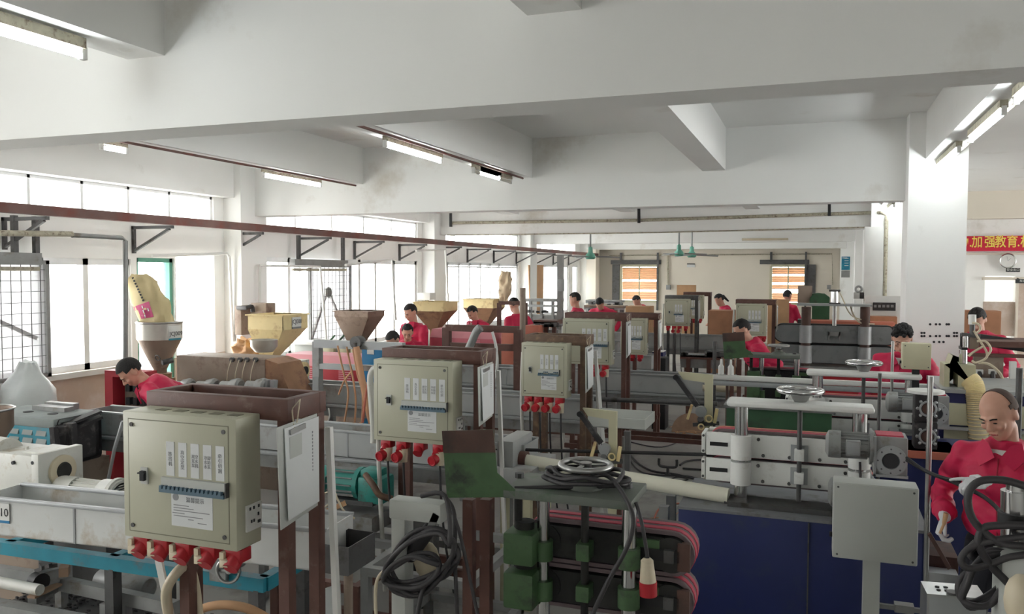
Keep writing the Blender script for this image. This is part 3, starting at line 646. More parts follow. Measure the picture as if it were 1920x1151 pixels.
# ------------------------------------------------------------- frames / racks on the floor
def rack(name, lab, cat, x0, x1, y0, y1, z, mat, zl=None, t_=.05, extra=(), legz=0.0, grp=None):
    t = thing(name, lab, cat, (x0, y0, 0), group=grp)
    part(B().box(x0, x1, y0, y0 + t_, z - t_, z).box(x0, x1, y1 - t_, y1, z - t_, z).box(x0, x0 + t_, y0 + t_, y1 - t_, z - t_, z).box(x1 - t_, x1, y0 + t_, y1 - t_, z - t_, z), 'top_frame', mat, t)
    for lx in (x0, x1 - t_):
        for ly in (y0, y1 - t_): part(B().box(lx, lx + t_, ly, ly + t_, legz, z - t_), 'leg', mat, t)
    if zl: part(B().box(x0, x1, y0, y0 + t_ * .8, zl - t_, zl).box(x0, x1, y1 - t_, y1, zl - t_, zl).box(x0, x0 + t_, y0 + t_, y1 - t_, zl - t_, zl).box(x1 - t_, x1, y0 + t_, y1 - t_, zl - t_, zl), 'lower_frame', mat, t)
    for e_ in extra: part(B().box(*e_), 'shelf', mat, t)
    return t
# teal frame of row 0
z = .72; A = aZ(-40, 1018, z); Bq = aZ(500, 1095, z); dd = (Bq - A).normalized(); nn = V((-dd.y, dd.x, 0))
t = thing('machine_frame', 'teal painted steel frame below the nearest trough', 'steel frame', (A.x, A.y, 0))
dw = .42
part(B().bar(A, Bq, .06, .07).bar(A + nn * dw, Bq + nn * dw, .06, .07), 'side_rail', 'teal', t)
for f in (.12, .5, .99): part(B().bar(A.lerp(Bq, f), A.lerp(Bq, f) + nn * dw, .06, .07), 'cross_rail', 'teal', t)
for f in (.02, .5, .97):
    for s_ in (0, dw): q = A.lerp(Bq, f) + nn * s_; part(B().box(q.x - .03, q.x + .03, q.y - .03, q.y + .03, 0, z - .03), 'leg', 'steeldark', t)
part(B().box(A.x, Bq.x, A.y + .02, A.y + dw, .3, .31), 'scrap_tray', 'steeldark', t)
tealA, tealB, tealN = A, Bq, nn
# motor on the frame (fan end facing camera)
q = aZ(415, 1075, .78)
t = thing('small_motor', 'small round dusty motor with handwheel on the teal frame', 'motor', q)
part(B().cyl(q + V((-.05, .0, .05)), q + V((-.05, .16, .05)), .055).box(q.x - .1, q.x, q.y + .03, q.y + .14, q.z - .06, q.z), 'motor_body', 'galv', t)
part(B().ring(q + V((.06, -.02, .03)), (.2, -1, .1), .06, .008).cyl(q + V((.06, -.02, .03)), q + V((.05, .1, .03)), .02).bar(q + V((.0, -.02, .03)), q + V((.12, -.02, .03)), .012), 'handwheel', 'steel', t)
# cream bent hoses in front
def hose(pts, r, lab, mat, cat='hose', sub=6, name='hose', g=None, n=8):
    pts = [V(p) for p in pts]; o = part(B().tube(pts, r, n, sub=sub), name, mat, None, loc=pts[-1], sharp=60); return tag(o, lab, cat, g)
hose([aY(318, 1160, 2.75), aY(312, 1110, 2.7), aY(330, 1075, 2.7), aY(352, 1062, 2.75), aY(365, 1100, 2.8), aY(372, 1160, 2.8)], .022, 'cream bent hose looping under the largest switchboard', 'plugcream')
hose([aY(350, 1165, 2.9), aY(372, 1145, 2.9), aY(410, 1134, 2.9), aY(462, 1140, 2.9), aY(510, 1165, 2.9)], .02, 'tan hose arching at the bottom below the largest switchboard', 'card')
o = part(B().bar(aY(298, 1050, 2.7), aY(322, 1165, 2.75), .035, .012), 'white_strip', 'white', None, loc=aY(322, 1165, 2.75)); tag(o, 'white flat strip slanting under the largest switchboard', 'strip')
# lower left pipes and beams
zf_ = .52
A = aZ(-30, 1088, zf_); Bq = aZ(32, 1106, zf_)
o = part(B().cyl(aZ(-60, 1080, .55), aZ(75, 1106, .55), .03, n=20), 'white_pipe', 'whitedirty', None, loc=aZ(75, 1106, .55)); tag(o, 'thick dirty white pipe at lower left corner', 'pipe')
t = thing('rail_frame', 'grey dirty square steel rails at lower left corner under teal frame', 'steel frame', aZ(150, 1150, .2))
part(B().bar(aZ(110, 1092, .5), aZ(330, 1140, .5), .055, .07).bar(aZ(-50, 1130, .45), aZ(240, 1185, .45), .08, .07), 'side_rail', 'galv', t)
part(B().bar(aZ(60, 1125, .49), aZ(125, 1085, .49), .05, .06).bar(aZ(-50, 1062, .46), aZ(80, 1082, .46), .05, .06), 'cross_rail', 'galv', t)
part(B().bar(aZ(58, 1120, .515), aZ(110, 1095, .515), .05, .012), 'rusty_patch', 'tan', t)
for q in (aZ(115, 1095, .45), aZ(235, 1120, .45), aZ(200, 1150, .4)): part(B().box(q.x - .025, q.x + .025, q.y - .025, q.y + .025, 0, .46), 'leg', 'galv', t)
t = thing('clamp_fixture', 'dirty cast clamp with rusty block on the lower left rail', 'clamp', aZ(95, 1080, .5))
part(B().bar(aZ(68, 1085, .56), aZ(128, 1068, .56), .1, .08), 'clamp_block', 'galv', t)
part(B().bar(aZ(112, 1070, .62), aZ(130, 1068, .62), .08, .05), 'rusty_nut', 'tan', t)
part(B().bar(aZ(75, 1062, .64), aZ(105, 1056, .64), .08, .02).bar(aZ(68, 1070, .6), aZ(95, 1060, .66), .02, .02), 'clamp_arm', 'steeldark', t)
part(B().cyl(aZ(66, 1088, .55), aZ(78, 1092, .55), .05), 'clamp_roller', 'black', t)
o = thing('tank_cylinder', 'grey horizontal gas-like cylinder below the teal frame', 'cylinder', aZ(240, 1100, .3))
part(B().lathe(aZ(188, 1086, .38), aZ(285, 1105, .38) - aZ(188, 1086, .38), [(0, 0), (0, .06), (.02, .075), (.38, .075), (.4, .06), (.4, 0)], 20), 'cylinder_body', 'galv', o)
o = part(B().bar(aZ(225, 1052, .6), aZ(285, 1062, .6), .12, .02), 'plastic_film', 'bagplastic', None, loc=aZ(225, 1055, .6)); tag(o, 'crumpled clear film lying inside the teal frame', 'plastic film')
# scrap chips on the floor under row 0
random.seed(3); b = B()
for i in range(420):
    f = random.random(); q = tealA.lerp(tealB, f) + tealN * random.uniform(.05, .38); s_ = random.uniform(.005, .02)
    b.sph((q.x, q.y, .315 + random.random() * .02), s_, s_ * random.uniform(.4, 1), s_ * .5, 5)
o = part(b, 'plastic_scrap', 'blackdusty', None, loc=(tealA.x, tealA.y, .31)); tag(o, 'dark and shiny scrap chips heaped inside the teal frame tray', 'scrap', kind='stuff')
# grey racks between rows (floor level frames)
rack('steel_rack', 'grey steel rack frame right of second switchboard before the green machine', 'steel frame', aY(700, 980, 4.2).x, aY(905, 990, 4.2).x, 4.05, 4.9, .62, 'galv', .18)
rack('steel_rack', 'low grey frame carrying the teal pump', 'steel frame', aY(540, 930, 5.1).x, aY(800, 945, 5.1).x, 4.75, 5.3, .52, 'galv')
rack('red_rack', 'low dark red frame under the second row trough', 'steel frame', aY(560, 960, 4.4).x, aY(720, 960, 4.4).x, 4.1, 4.6, .48, 'brown', .12)
rack('floor_rack', 'low grey base frame with white rails behind the outlet box', 'steel frame', aY(590, 1040, 3.95).x, aY(830, 1050, 3.95).x, 3.6, 4.0, .32, 'galv')
rack('floor_rack', 'long low brown base under the nearest trough end', 'steel frame', aY(500, 1060, 3.9).x, aY(730, 1070, 3.9).x, 3.3, 3.55, .42, 'brown')
# teal pump
def pump(c, s=1, mat='tealmotor', lab='', ax=(1, 0, 0)):
    t = thing('pump_motor', lab, 'pump', (c[0], c[1], c[2] - .1)); c = V(c); X = V(ax) * s
    b = B().cyl(c - X * .14, c + X * .06, .075 * s, n=20)
    part(b, 'motor_barrel', mat, t)
    b = B()
    for i in range(12):
        a = 2 * math.pi * i / 12; q = V((0, math.cos(a), math.sin(a))) * .08 * s; b.bar(c - X * .13 + q, c + X * .05 + q, .006, .02, up=q)
    part(b, 'cooling_fins', 'galv', t, kind='stuff')
    part(B().lathe(c - X * .2, X, [(0, 0), (0, .07 * s), (.012, .088 * s), (.07 * s, .088 * s), (.07 * s, .07 * s)], 20), 'fan_cover', mat, t)
    part(B().cyl(c + X * .06, c + X * .09, .1 * s).box(c.x + .09 * s, c.x + .26 * s, c.y - .085 * s, c.y + .085 * s, c.z - .1 * s, c.z + .06 * s, .02 * s).box(c.x + .1 * s, c.x + .22 * s, c.y - .06 * s, c.y + .06 * s, c.z + .05 * s, c.z + .1 * s, .01), 'pump_head', mat, t)
    part(B().box(c.x - .1 * s, c.x + .2 * s, c.y - .1, c.y + .1, c.z - .11 * s, c.z - .085 * s), 'foot', 'steeldark', t)
    return t
q = aY(655, 905, 5.0); pump((q.x, 5.02, q.z), 1.15, lab='teal electric pump on low frame under the second trough')
q = aY(655, 928, 4.95); o = part(B().box(aY(600, 925, 4.8).x, aY(690, 925, 4.8).x, 4.85, 5.15, .52, .63), 'pump_plinth', 'galv', None, loc=(aY(600, 925, 4.8).x, 4.85, .52)); tag(o, 'grey steel plinth under the teal pump', 'plinth')
hose([aY(685, 890, 4.9), aY(700, 910, 4.85), aY(712, 928, 4.85), aY(735, 935, 4.9)], .022, 'brown flexible hose leaving the teal pump', 'brownlight')
# bundle of cream cables
hose([aY(580, 962, 4.1), aY(590, 935, 4.1), aY(618, 922, 4.1), aY(630, 930, 4.1), aY(610, 950, 4.1), aY(585, 962, 4.1)], .006, 'loop of cream cable lying on the brown frame', 'plugcream')
hose([aY(628, 925, 4.1), aY(635, 940, 4.1), aY(645, 958, 4.1), aY(665, 972, 4.1)], .006, 'loose cream cable tail over the trough end', 'plugcream')
o = part(B().bar(aY(595, 966, 4.2), aY(645, 944, 4.2), .04, .03), 'wood_stick', 'card', None, loc=aY(595, 966, 4.2)); tag(o, 'short brown stick with cream cable behind the nearest trough end', 'stick')
# ================================================================ haul-off machines
def bx(x0, y0, x1, y1, Y):   # x-range and z-range of a pixel box in the plane Y
    a = aY(x0, y0, Y); return a.x, aY(x1, y0, Y).x, aY(x0, y1, Y).z, a.z
def stadium(x0, x1, z0, z1, n=10):
    r = (z1 - z0) / 2; zc = (z0 + z1) / 2; P = []
    for i in range(n + 1): t = -math.pi / 2 + math.pi * i / n; P.append((x1 - r + r * math.cos(t), zc + r * math.sin(t)))
    for i in range(n + 1): t = math.pi / 2 + math.pi * i / n; P.append((x0 + r + r * math.cos(t), zc + r * math.sin(t)))
    return P
def belt(b, x0, x1, z0, z1, y0, y1, th=.012):
    o = stadium(x0, x1, z0, z1); i_ = stadium(x0 + th, x1 - th, z0 + th, z1 - th); n = len(o)
    vs = [(p[0], y0, p[1]) for p in o] + [(p[0], y1, p[1]) for p in o] + [(p[0], y0, p[1]) for p in i_] + [(p[0], y1, p[1]) for p in i_]
    fs = []
    for k in range(n):
        j = (k + 1) % n; fs += [(k, j, n + j, n + k), (2 * n + j, 2 * n + k, 3 * n + k, 3 * n + j), (j, k, 2 * n + k, 2 * n + j), (n + k, n + j, 3 * n + j, 3 * n + k)]
    b._add(vs, fs, True); return b
def handwheel(t, c, Rr, mat='chrome', spokes=3, post=.1):
    c = V(c)
    h = part(B().ring(c, (0, 0, 1), Rr, Rr * .13, 32, 10), 'handwheel', mat, t)
    b = B()
    for i in range(spokes): a = 2 * math.pi * i / spokes + .4; b.bar(c, c + V((math.cos(a), math.sin(a), 0)) * Rr, Rr * .22, Rr * .08)
    b.cyl(c - V((0, 0, Rr * .3)), c + V((0, 0, Rr * .12)), Rr * .26, n=16)
    part(b, 'wheel_spokes', 'steel' if mat == 'chrome' else mat, h)
    part(B().cyl(c - V((0, 0, post)), c - V((0, 0, .02)), Rr * .2), 'wheel_hub', 'rustplate' if mat != 'chrome2' else 'steel', t)
def electric_motor(t, c, L, r, tb=True, mat='motorgrey'):
    """motor lying along X, centre c; fan cover on the left"""
    c = V(c)
    m = part(B().cyl(c - V((L * .2, 0, 0)), c + V((L * .42, 0, 0)), r * .82, n=20), 'motor_body', mat, t)
    b = B()
    for i in range(18):
        a = 2 * math.pi * i / 18; q = V((0, math.cos(a), math.sin(a))) * r * .86; b.bar(c - V((L * .2, 0, 0)) + q, c + V((L * .38, 0, 0)) + q, .004, r * .2, up=q)
    part(b, 'cooling_fins', mat, m, kind='stuff')
    part(B().lathe(c - V((L * .5, 0, 0)), (1, 0, 0), [(0, 0), (0, r * .6), (L * .06, r * .97), (L * .1, r), (L * .32, r), (L * .32, r * .8)], 24), 'fan_cover', mat, m)
    part(B().cyl(c + V((L * .42, 0, 0)), c + V((L * .47, 0, 0)), r * 1.3, n=28).cyl(c + V((L * .47, 0, 0)), c + V((L * .5, 0, 0)), r * 1.15, n=28), 'flange', mat, m)
    if tb:
        k = part(B().box(c.x - L * .08, c.x + L * .22, c.y - r * 1.35, c.y - r * .7, c.z - r * .55, c.z + r * .55, .006), 'terminal_box', mat, m)
        part(B().box(c.x - L * .055, c.x + L * .195, c.y - r * 1.4, c.y - r * 1.34, c.z - r * .45, c.z + r * .45, .004), 'terminal_cover', 'greylight', m)
    return m
# ---------------------------------------------------------------- white haul-off on blue base
YF = 5.3
X1 = aY(1365, 752, YF).x
t = thing('haul_off', 'white caterpillar haul-off on the big navy blue base', 'haul-off machine', (X1, YF, 0), 0, 'white caterpillar haul-off machines')
wh = t
xa, xb, _, zt = bx(1272, 950, 1741, 1000, 5.02)
bs = part(B().box(xa, xb, 5.02, 5.75, 0, zt - .012, .004), 'machine_base', 'bluebase', t)
part(B().box(xa - .004, xb + .004, 5.015, 5.76, zt - .012, zt + .004), 'base_top', 'bluetop', bs)
sx = aY(1515, 980, 5.02).x
part(B().box(sx, sx + .008, 5.012, 5.02, .02, zt - .02), 'panel_joint', 'steeldark', bs)
part(B().box(aY(1366, 945, 5.2).x, aY(1560, 955, 5.2).x, 5.12, 5.3, zt, zt + .035), 'slide_rail', 'steeldark', t)
xl, xr, _, zu = bx(1324, 809, 1636, 850, YF); zm = aY(1324, 854, YF).z; zl = aY(1324, 908, YF).z
hh = zu - zm
for nm2, z0, z1 in (('upper_plate', zm + .006, zu), ('lower_plate', zm - hh - .002, zm - .012)):
    pl_ = part(B().box(xl, xr, YF, YF + .02, z0, z1, .006), nm2, 'whitemachine', t)
    part(B().box(xl, xr, YF + .17, YF + .19, z0, z1, .006), nm2, 'whitemachine', t)
    zz = (z0 + z1) / 2
    part(B().bar((xl + .025, YF - .001, zz), (xl + .135, YF - .001, zz), .01, .024), 'slot', 'black', pl_)
    part(B().box(xl - .028, xl - .004, YF + .0, YF + .19, z0 + .01, z1 - .01, .004), 'tension_plate', 'whitemachine', pl_)
    b = B()
    for fx, fz in ((.33, .82), (.36, .15), (.52, .15), (.7, .15), (.85, .15), (.85, .8)): b.cyl((xl + (xr - xl) * fx, YF + .0, z0 + (z1 - z0) * fz), (xl + (xr - xl) * fx, YF - .01, z0 + (z1 - z0) * fz), .011, n=6)
    b.cyl((xl - .016, YF, z0 + .025), (xl - .016, YF - .008, z0 + .025), .008, n=8).cyl((xl - .016, YF, z1 - .025), (xl - .016, YF - .008, z1 - .025), .008, n=8)
    part(b, 'bolts', 'steeldark', pl_, kind='stuff')
for z0, z1 in ((zm + .002, zu + .016), (zm - hh - .018, zm - .008)):
    part(belt(B(), xl + .01, xr + .02, z0, z1, YF + .035, YF + .16, .014), 'belt', 'belt', t)
    part(belt(B(), xl + .008, xr + .022, z0 - .002, z1 + .002, YF + .06, YF + .1, .005), 'belt_strip', 'beltred', t)
    part(belt(B(), xl + .008, xr + .022, z0 - .002, z1 + .002, YF + .12, YF + .15, .005), 'belt_strip', 'coral', t)
ztp = aY(1365, 758, YF).z
xc0, xc1 = aY(1391, 790, YF).x, aY(1612, 790, YF).x
for xc in (xc0, xc1):
    part(B().cyl((xc, YF - .03, zt), (xc, YF - .03, ztp), .041, n=24), 'guide_post', 'chrome', t)
    part(B().cyl((xc, YF - .03, zm + .004), (xc, YF - .03, zu + .0), .062, n=24), 'upper_sleeve', 'whitemachine', t)
    part(B().cyl((xc, YF - .03, zm - hh), (xc, YF - .03, zm - .012), .062, n=24), 'lower_sleeve', 'whitemachine', t)
    part(B().box(xc - .09, xc + .09, YF - .12, YF + .06, zt, zt + .025, .004), 'post_foot', 'steeldark', t)
x2 = aY(1639, 765, YF).x
part(B().box(X1, x2, YF - .1, YF + .06, ztp, ztp + .045, .02), 'top_bridge', 'whitemachine', t)
hx = aY(1501, 730, YF).x; hz = aY(1501, 731, YF).z
handwheel(t, (hx, YF - .02, hz), .125, post=hz - ztp - .05)
part(B().cyl((hx, YF - .02, ztp + .04), (hx, YF - .02, hz - .02), .022).lathe((hx, YF - .02, hz - .075), (0, 0, 1), [(0, .03), (.02, .045), (.05, .06), (.06, .02)], 20), 'wheel_cone', 'steel', t)
part(B().cyl((hx, YF - .03, zt - .02 + .05), (hx, YF - .03, ztp), .014), 'spindle', 'steeldark', t)
for z in (zm + hh * .42, zm - hh * .5): part(B().box(hx - .028, hx + .028, YF - .05, YF, z - .045, z + .025, .003), 'spindle_nut', 'whitemachine', t); part(B().box(hx - .05, hx + .05, YF - .012, YF + .0, z - .055, z + .045), 'nut_bracket', 'greylight', t)
xm0, xm1 = aY(1548, 830, 5.0).x, aY(1638, 830, 5.0).x; mz = aY(1590, 835, 5.0).z
electric_motor(t, ((xm0 + xm1) / 2, 5.02, mz), xm1 - xm0, .078)
g0, g1, gz0, gz1 = bx(1640, 818, 1703, 892, 4.95)
g = part(B().box(g0, g1, 4.95, 5.13, gz0, gz1, .006), 'gearbox', 'galv', t)
gc = V(((g0 + g1) / 2, 4.95, (gz0 + gz1) / 2 - .02))
part(B().ring(gc + V((0, -.004, 0)), (0, 1, 0), .078, .006, 28, 6).lathe(gc, (0, -1, 0), [(0, .084), (.008, .084), (.01, .05), (.01, .046), (0, .044)], 28).box(g0 - .004, g1 + .004, 4.94, 4.96, gz0 - .002, gz0 + .012).box(g0 - .004, g0 + .01, 4.94, 4.96, gz0, gz1), 'gearbox_face', 'greylight', g)
part(B().cyl(gc + V((0, -.006, 0)), gc + V((0, .002, 0)), .042, n=24), 'gearbox_bore', 'inkdark', g)
b = B()
for i in range(8): a = 2 * math.pi * i / 8; q = gc + V((math.cos(a) * .066, -.008, math.sin(a) * .066)); b.cyl(q, q + V((0, -.004, 0)), .005, n=6)
part(b, 'face_bolts', 'steeldark', g, kind='stuff')
part(B().box(g0 + .01, g1 - .02, 4.97, 5.1, gz1, gz1 + .008), 'red_cap', 'beltred', g)
electric_motor(t, ((xm0 + xm1) / 2 + .02, 5.12, aY(1590, 930, 5.05).z), xm1 - xm0, .085, False)
part(B().tube([(xm1 - .07, 4.96, mz - .08), (xm1 - .06, 4.93, mz - .2), (xm1 - .0, 4.93, mz - .35)], .007, 8, sub=4), 'motor_cable', 'cable', t)
# second white haul-off further back
X2 = aY(1512, 702, 7.1).x
wh2 = dup(wh, (X2, 7.1, 0), 0, 'white haul-off further back, half hidden, with a worker behind its handwheel')
# dark twin gearboxes of second machine
def twin_gear():
    x0, x1, z0, z1 = bx(1716, 738, 1760, 842, 6.35)
    t = thing('gearbox_pair', 'two black stacked gearboxes with pale ornate round flanges', 'gearbox', ((x0 + x1) / 2, 6.4, z0))
    for k in range(2):
        a = z0 + (z1 - z0) * .5 * k; zz = a + (z1 - z0) * .24
        g = part(B().box(x0, x1, 6.35, 6.5, a + .005, a + (z1 - z0) * .5 - .008, .006), 'gearbox_housing', 'blackdusty', t)
        c_ = V(((x0 + x1) / 2 + .01, 6.35, zz))
        b = B().ring(c_ + V((0, -.006, 0)), (0, 1, 0), .05, .008, 24, 6)
        for i in range(8): q = 2 * math.pi * i / 8; b.sph(c_ + V((math.cos(q) * .066, -.006, math.sin(q) * .066)), .012, n=6)
        part(b, 'round_flange', 'greylight', g); part(B().cyl(c_ - V((0, .003, 0)), c_, .038, n=20), 'flange_bore', 'rustplate', g)
    part(B().cyl(((x0 + x1) / 2, 6.42, z1), ((x0 + x1) / 2, 6.42, z1 + .02), .12, n=28), 'white_disc', 'white', t)
    part(B().box(x0 - .05, x1 + .35, 6.3, 6.85, .0, z0), 'machine_stand', 'bluebase', t)
    part(B().box(x0 - .1, x1 + .12, 6.28, 6.7, z0 - .05, z0), 'stand_top', 'coral', t)
twin_gear()
# ---------------------------------------------------------------- control boxes on posts
def control_box(px, Y, D, lab, mat, post, pw=.075, tilt=0):
    x0, x1, z0, z1 = bx(*px, Y); t = thing('control_box', lab, 'control box', ((x0 + x1) / 2, Y + D, 0), 0)
    c_ = part(B().box(x0, x1, Y, Y + D, z0, z1, .006), 'box_body', mat, t)
    part(B().box(x0 + .004, x1 - .004, Y - .006, Y, z0 + .004, z1 - .004, .002), 'box_lid', mat, c_)
    b = B()
    for a in (x0 + .02, x1 - .02):
        for q in (z0 + .02, z1 - .02): b.cyl((a, Y - .008, q), (a, Y - .005, q), .005, n=8)
    part(b, 'lid_screws', 'steeldark', c_, kind='stuff')
    part(B().cyl((x0, Y + D / 2, z0 + (z1 - z0) * .25), (x0 - .012, Y + D / 2, z0 + (z1 - z0) * .25), .012), 'side_knob', 'black', c_)
    xc = x0 + (x1 - x0) * post; part(B().box(xc - pw / 2, xc + pw / 2, Y + D * .2, Y + D * .2 + pw, 0, z0), 'post', mat if pw > .06 else 'black', t)
    part(B().box(xc - .12, xc + .12, Y - .02, Y + D * .2 + .15, 0, .015), 'post_foot', mat if pw > .06 else 'black', t)
    return t, (x0, x1, z0, z1, xc)
cbx = control_box((1563, 903, 1724, 1045), 4.0, .13, 'large plain grey control box on a square post before the navy base', 'greybox', .48, .07)
x0, x1, z0, z1, xc = cbx[1]
part(B().bar((xc + .03, 4.07, .78), (xc + .22, 4.07, .78), .02, .02).box(xc + .1, xc + .18, 4.05, 4.1, .765, .8), 'side_bracket', 'galv', cbx[0])
control_box((1692, 643, 1747, 692), 7.0, .1, 'small beige control box on a black post before the curly haired worker', 'beigeplate', .5, .05)
# slim vertical rods
for px, y0, y1, Y, r, m_, lab in ((1745, 705, 990, 5.0, .015, 'steel', 'tall thin steel rod right of the grey control box'), (1650, 700, 815, 5.6, .011, 'steeldark', 'thin dark rod rising behind the white haul-off motor'), (1674, 640, 712, 7.3, .012, 'steel', 'thin steel rod in front of the curly haired worker'), (1912, 690, 800, 6.0, .02, 'steeldark', 'dark grey rod behind the nearest bald worker'), (1340, 640, 735, 9.0, .02, 'steeldark', 'dark rod left of the far green haul-off'), (1364, 690, 790, 8.8, .015, 'rustplate', 'rusty thin rod with red ring left of far green haul-off')):
    a = aY(px, y0, Y); o = part(B().cyl((a.x, Y, 0.0), a, r, n=10), 'rod', m_, None, loc=(a.x, Y, 0)); tag(o, lab, 'rod')
# ---------------------------------------------------------------- green haul-off
YG = 3.2
GX = aY(942, 922, YG - .1).x
t = thing('haul_off', 'old green haul-off with steel handwheel and pink edged belts', 'haul-off machine', (GX, YG, 0), 0, 'old green haul-off machines')
gh = t
zt = 1.43
FL, FR, BR, BL = aZ(942, 922, zt), aZ(1182, 938, zt), aZ(1193, 899, zt), aZ(975, 891, zt)
y0_, y1_ = YG - .14, YG + .16
gx0, gx1 = aY(942, 922, y0_).x, aY(1184, 938, y0_).x
part(B().box(gx0, gx1, y0_, y1_, zt - .035, zt, .004), 'top_plate', 'greenpale', t)
hxg = aY(1098, 868, YG).x; hzg = aY(1098, 872, YG).z
handwheel(t, (hxg, YG, hzg), .1, 'steel', 3, hzg - zt)
part(B().lathe((hxg, YG, zt), (0, 0, 1), [(0, .07), (.02, .065), (.03, .04), (.05, .036)], 20), 'spindle_seat', 'greenpale', t)
for px in (985, 1190): q = aY(px, 905, YG + .05); part(B().cyl((q.x - .03, YG + .06, zt), (q.x - .03, YG + .06, zt + .02), .02, n=8), 'top_bolt', 'steeldark', t)
zgm = aY(1100, 1069, YG).z; zgt = aY(1100, 972, YG + .1).z; hg = zgt - zgm
xg0, xg1 = aY(985, 1000, YG + .05).x, aY(1303, 1010, YG + .05).x
for k in range(2):
    z1 = zgt - k * (hg + .006); z0 = z1 - hg
    part(belt(B(), xg0, xg1, z0, z1, YG + .05, YG + .2, .016), 'belt', 'belt', t)
    part(belt(B(), xg0 - .003, xg1 + .003, z0 - .003, z1 + .003, YG + .07, YG + .1, .006), 'belt_stripe', 'beltred', t)
    part(belt(B(), xg0 - .003, xg1 + .003, z0 - .003, z1 + .003, YG + .13, YG + .16, .006), 'belt_stripe', 'beltred', t)
    part(B().prism([(p[0], YG + .04, p[1]) for p in stadium(xg0 + .03, xg1 - .06, z0 + .025, z1 - .025, 8)], (0, .17, 0)), 'side_plate', 'dirtymetal', t)
    rx = xg1 - .055; zz = (z0 + z1) / 2
    part(B().box(rx - .008, rx + .04, YG + .02, YG + .045, z0 + .035, z1 - .035), 'rusty_end_plate', 'rustplate', t)
    part(B().bar((rx - .17, YG + .03, zz), (rx + .0, YG + .03, zz), .02, .045), 'tension_slot', 'black', t)
    part(B().box(rx - .06, rx - .02, YG + .01, YG + .04, zz - .025, zz + .025), 'slot_nut', 'steeldark', t)
    part(B().box(rx - .2, rx - .08, YG + .025, YG + .042, z1 - .07, z1 - .035), 'green_patch_plate', 'green', t)
    for xq in (xg1 - hg / 2, xg0 + hg / 2): part(B().cyl((xq, YG + .03, zz), (xq, YG + .21, zz), hg / 2 - .02, n=24), 'belt_pulley', 'dirtymetal', t)
for pxa, r in ((1019, .026), (1180, .03)):
    xc = aY(pxa, 1000, YG - .02).x
    part(B().cyl((xc, YG - .02, 0.05), (xc, YG - .02, zt - .03), r, n=20), 'guide_post', 'chrome', t)
    for y0p, y1p in ((1012, 1048), (1086, 1122)):
        a, c = aY(pxa, y0p + (pxa - 1019) * .09, YG - .02).z, aY(pxa, y1p + (pxa - 1019) * .1, YG - .02).z
        part(B().cyl((xc, YG - .02, c), (xc, YG - .02, a), r + .014, n=20), 'post_sleeve', 'green', t)
xc = aY(1098, 1000, YG).x
part(B().cyl((xc, YG - .01, .3), (xc, YG - .01, zt), .016), 'spindle', 'dirtymetal', t)
for y0p, y1p in ((1014, 1046), (1092, 1122)): part(B().box(xc - .028, xc + .028, YG - .05, YG + .03, aY(1098, y1p, YG).z, aY(1098, y0p, YG).z, .006), 'spindle_nut', 'green', t)
for y0p, y1p in ((998, 1058), (1072, 1140)):
    x0, x1, z0, z1 = bx(942, y0p, 999, y1p, YG - .12)
    g = part(B().box(x0, x1, YG - .12, YG + .06, z0, z1, .012), 'gear_housing', 'green', t)
    part(B().cyl(((x0 + x1) / 2, YG - .03, z1), ((x0 + x1) / 2, YG - .03, z1 + .03), .04, n=20), 'housing_collar', 'dirtymetal', g)
x0 = aY(972, 950, YG - .03).x
part(B().cyl((x0, YG - .03, aY(972, 1072, YG).z - .1), (x0, YG - .03, zt - .03), .017), 'drive_shaft', 'dirtymetal', t)
part(B().box(gx0 - .02, gx1 + .1, YG - .1, YG + .3, .0, .42, .01), 'machine_base', 'greenbase', t)
YP = YG - .14
pts = [aY(829, 808, YP), aY(925, 805, YP), aY(932, 886, YP), aY(966, 918, YP), aY(966, 932, YP), aY(838, 933, YP)]
part(B().prism([p for p in pts], (0, .004, 0)), 'guard_plate', 'green', t)
pts = [aY(829, 808, YP), aY(925, 805, YP), aY(929, 848, YP), aY(832, 849, YP)]
part(B().prism([p - V((0, .003, 0)) for p in pts], (0, .003, 0)), 'guard_rusty_band', 'rustplate', t)
q = aY(880, 933, YP)
for px in (880, 912): q = aY(px, 935, YP + .05); part(B().box(q.x - .022, q.x + .022, YP + .03, YP + .07, 0, q.z), 'guard_post', 'brown', t)
GX2 = aY(1400, 652, 9.1).x
gh2 = dup(gh, (GX2, 9.2, 0), 0, 'far green haul-off with rust topped guard before the crouching worker')
# cable coil around the handwheel of the near green machine
def coil(c, Rr, turns, lab, r=.009, flat=.35, ax=None, seed=1, mat='cable', start=None, end=None, jit=.25, rz=None):
    random.seed(seed); c = V(c); P = [V(p) for p in (start or [])]; mt = ax or Matrix.Identity(3)
    n = 9
    for i in range(turns * n):
        a = 2 * math.pi * i / n; k = i / (turns * n)
        q = V((math.cos(a) * Rr * (1 + random.uniform(-jit, jit) * .5), math.sin(a) * Rr * flat * (1 + random.uniform(-jit, jit)), (k - .5) * .05 + random.uniform(-.012, .012)))
        P.append(c + mt @ q)
    P += [V(p) for p in (end or [])]
    o = part(B().tube(P, r, 7, sub=5), 'cable_coil', mat, None, loc=c, sharp=70); return tag(o, lab, 'cable')
coil((hxg, YG + .0, zt + .05), .16, 4, 'black cable coiled on the green haul-off top plate under handwheel', flat=.62, seed=4, end=[aY(1185, 960, YG - .2), aY(1178, 1020, YG - .22), aY(1140, 1090, YG - .22), aY(1105, 1165, YG - .22)], start=[aY(965, 915, YG - .1)])
t = thing('hanging_plug', 'cream and red industrial plug hanging on black cable over green haul-off', 'plug', aY(1216, 1115, YG - .12))
P = [aY(1192, 942, YG - .1), aY(1202, 975, YG - .12), aY(1212, 1030, YG - .12), aY(1214, 1048, YG - .12)]
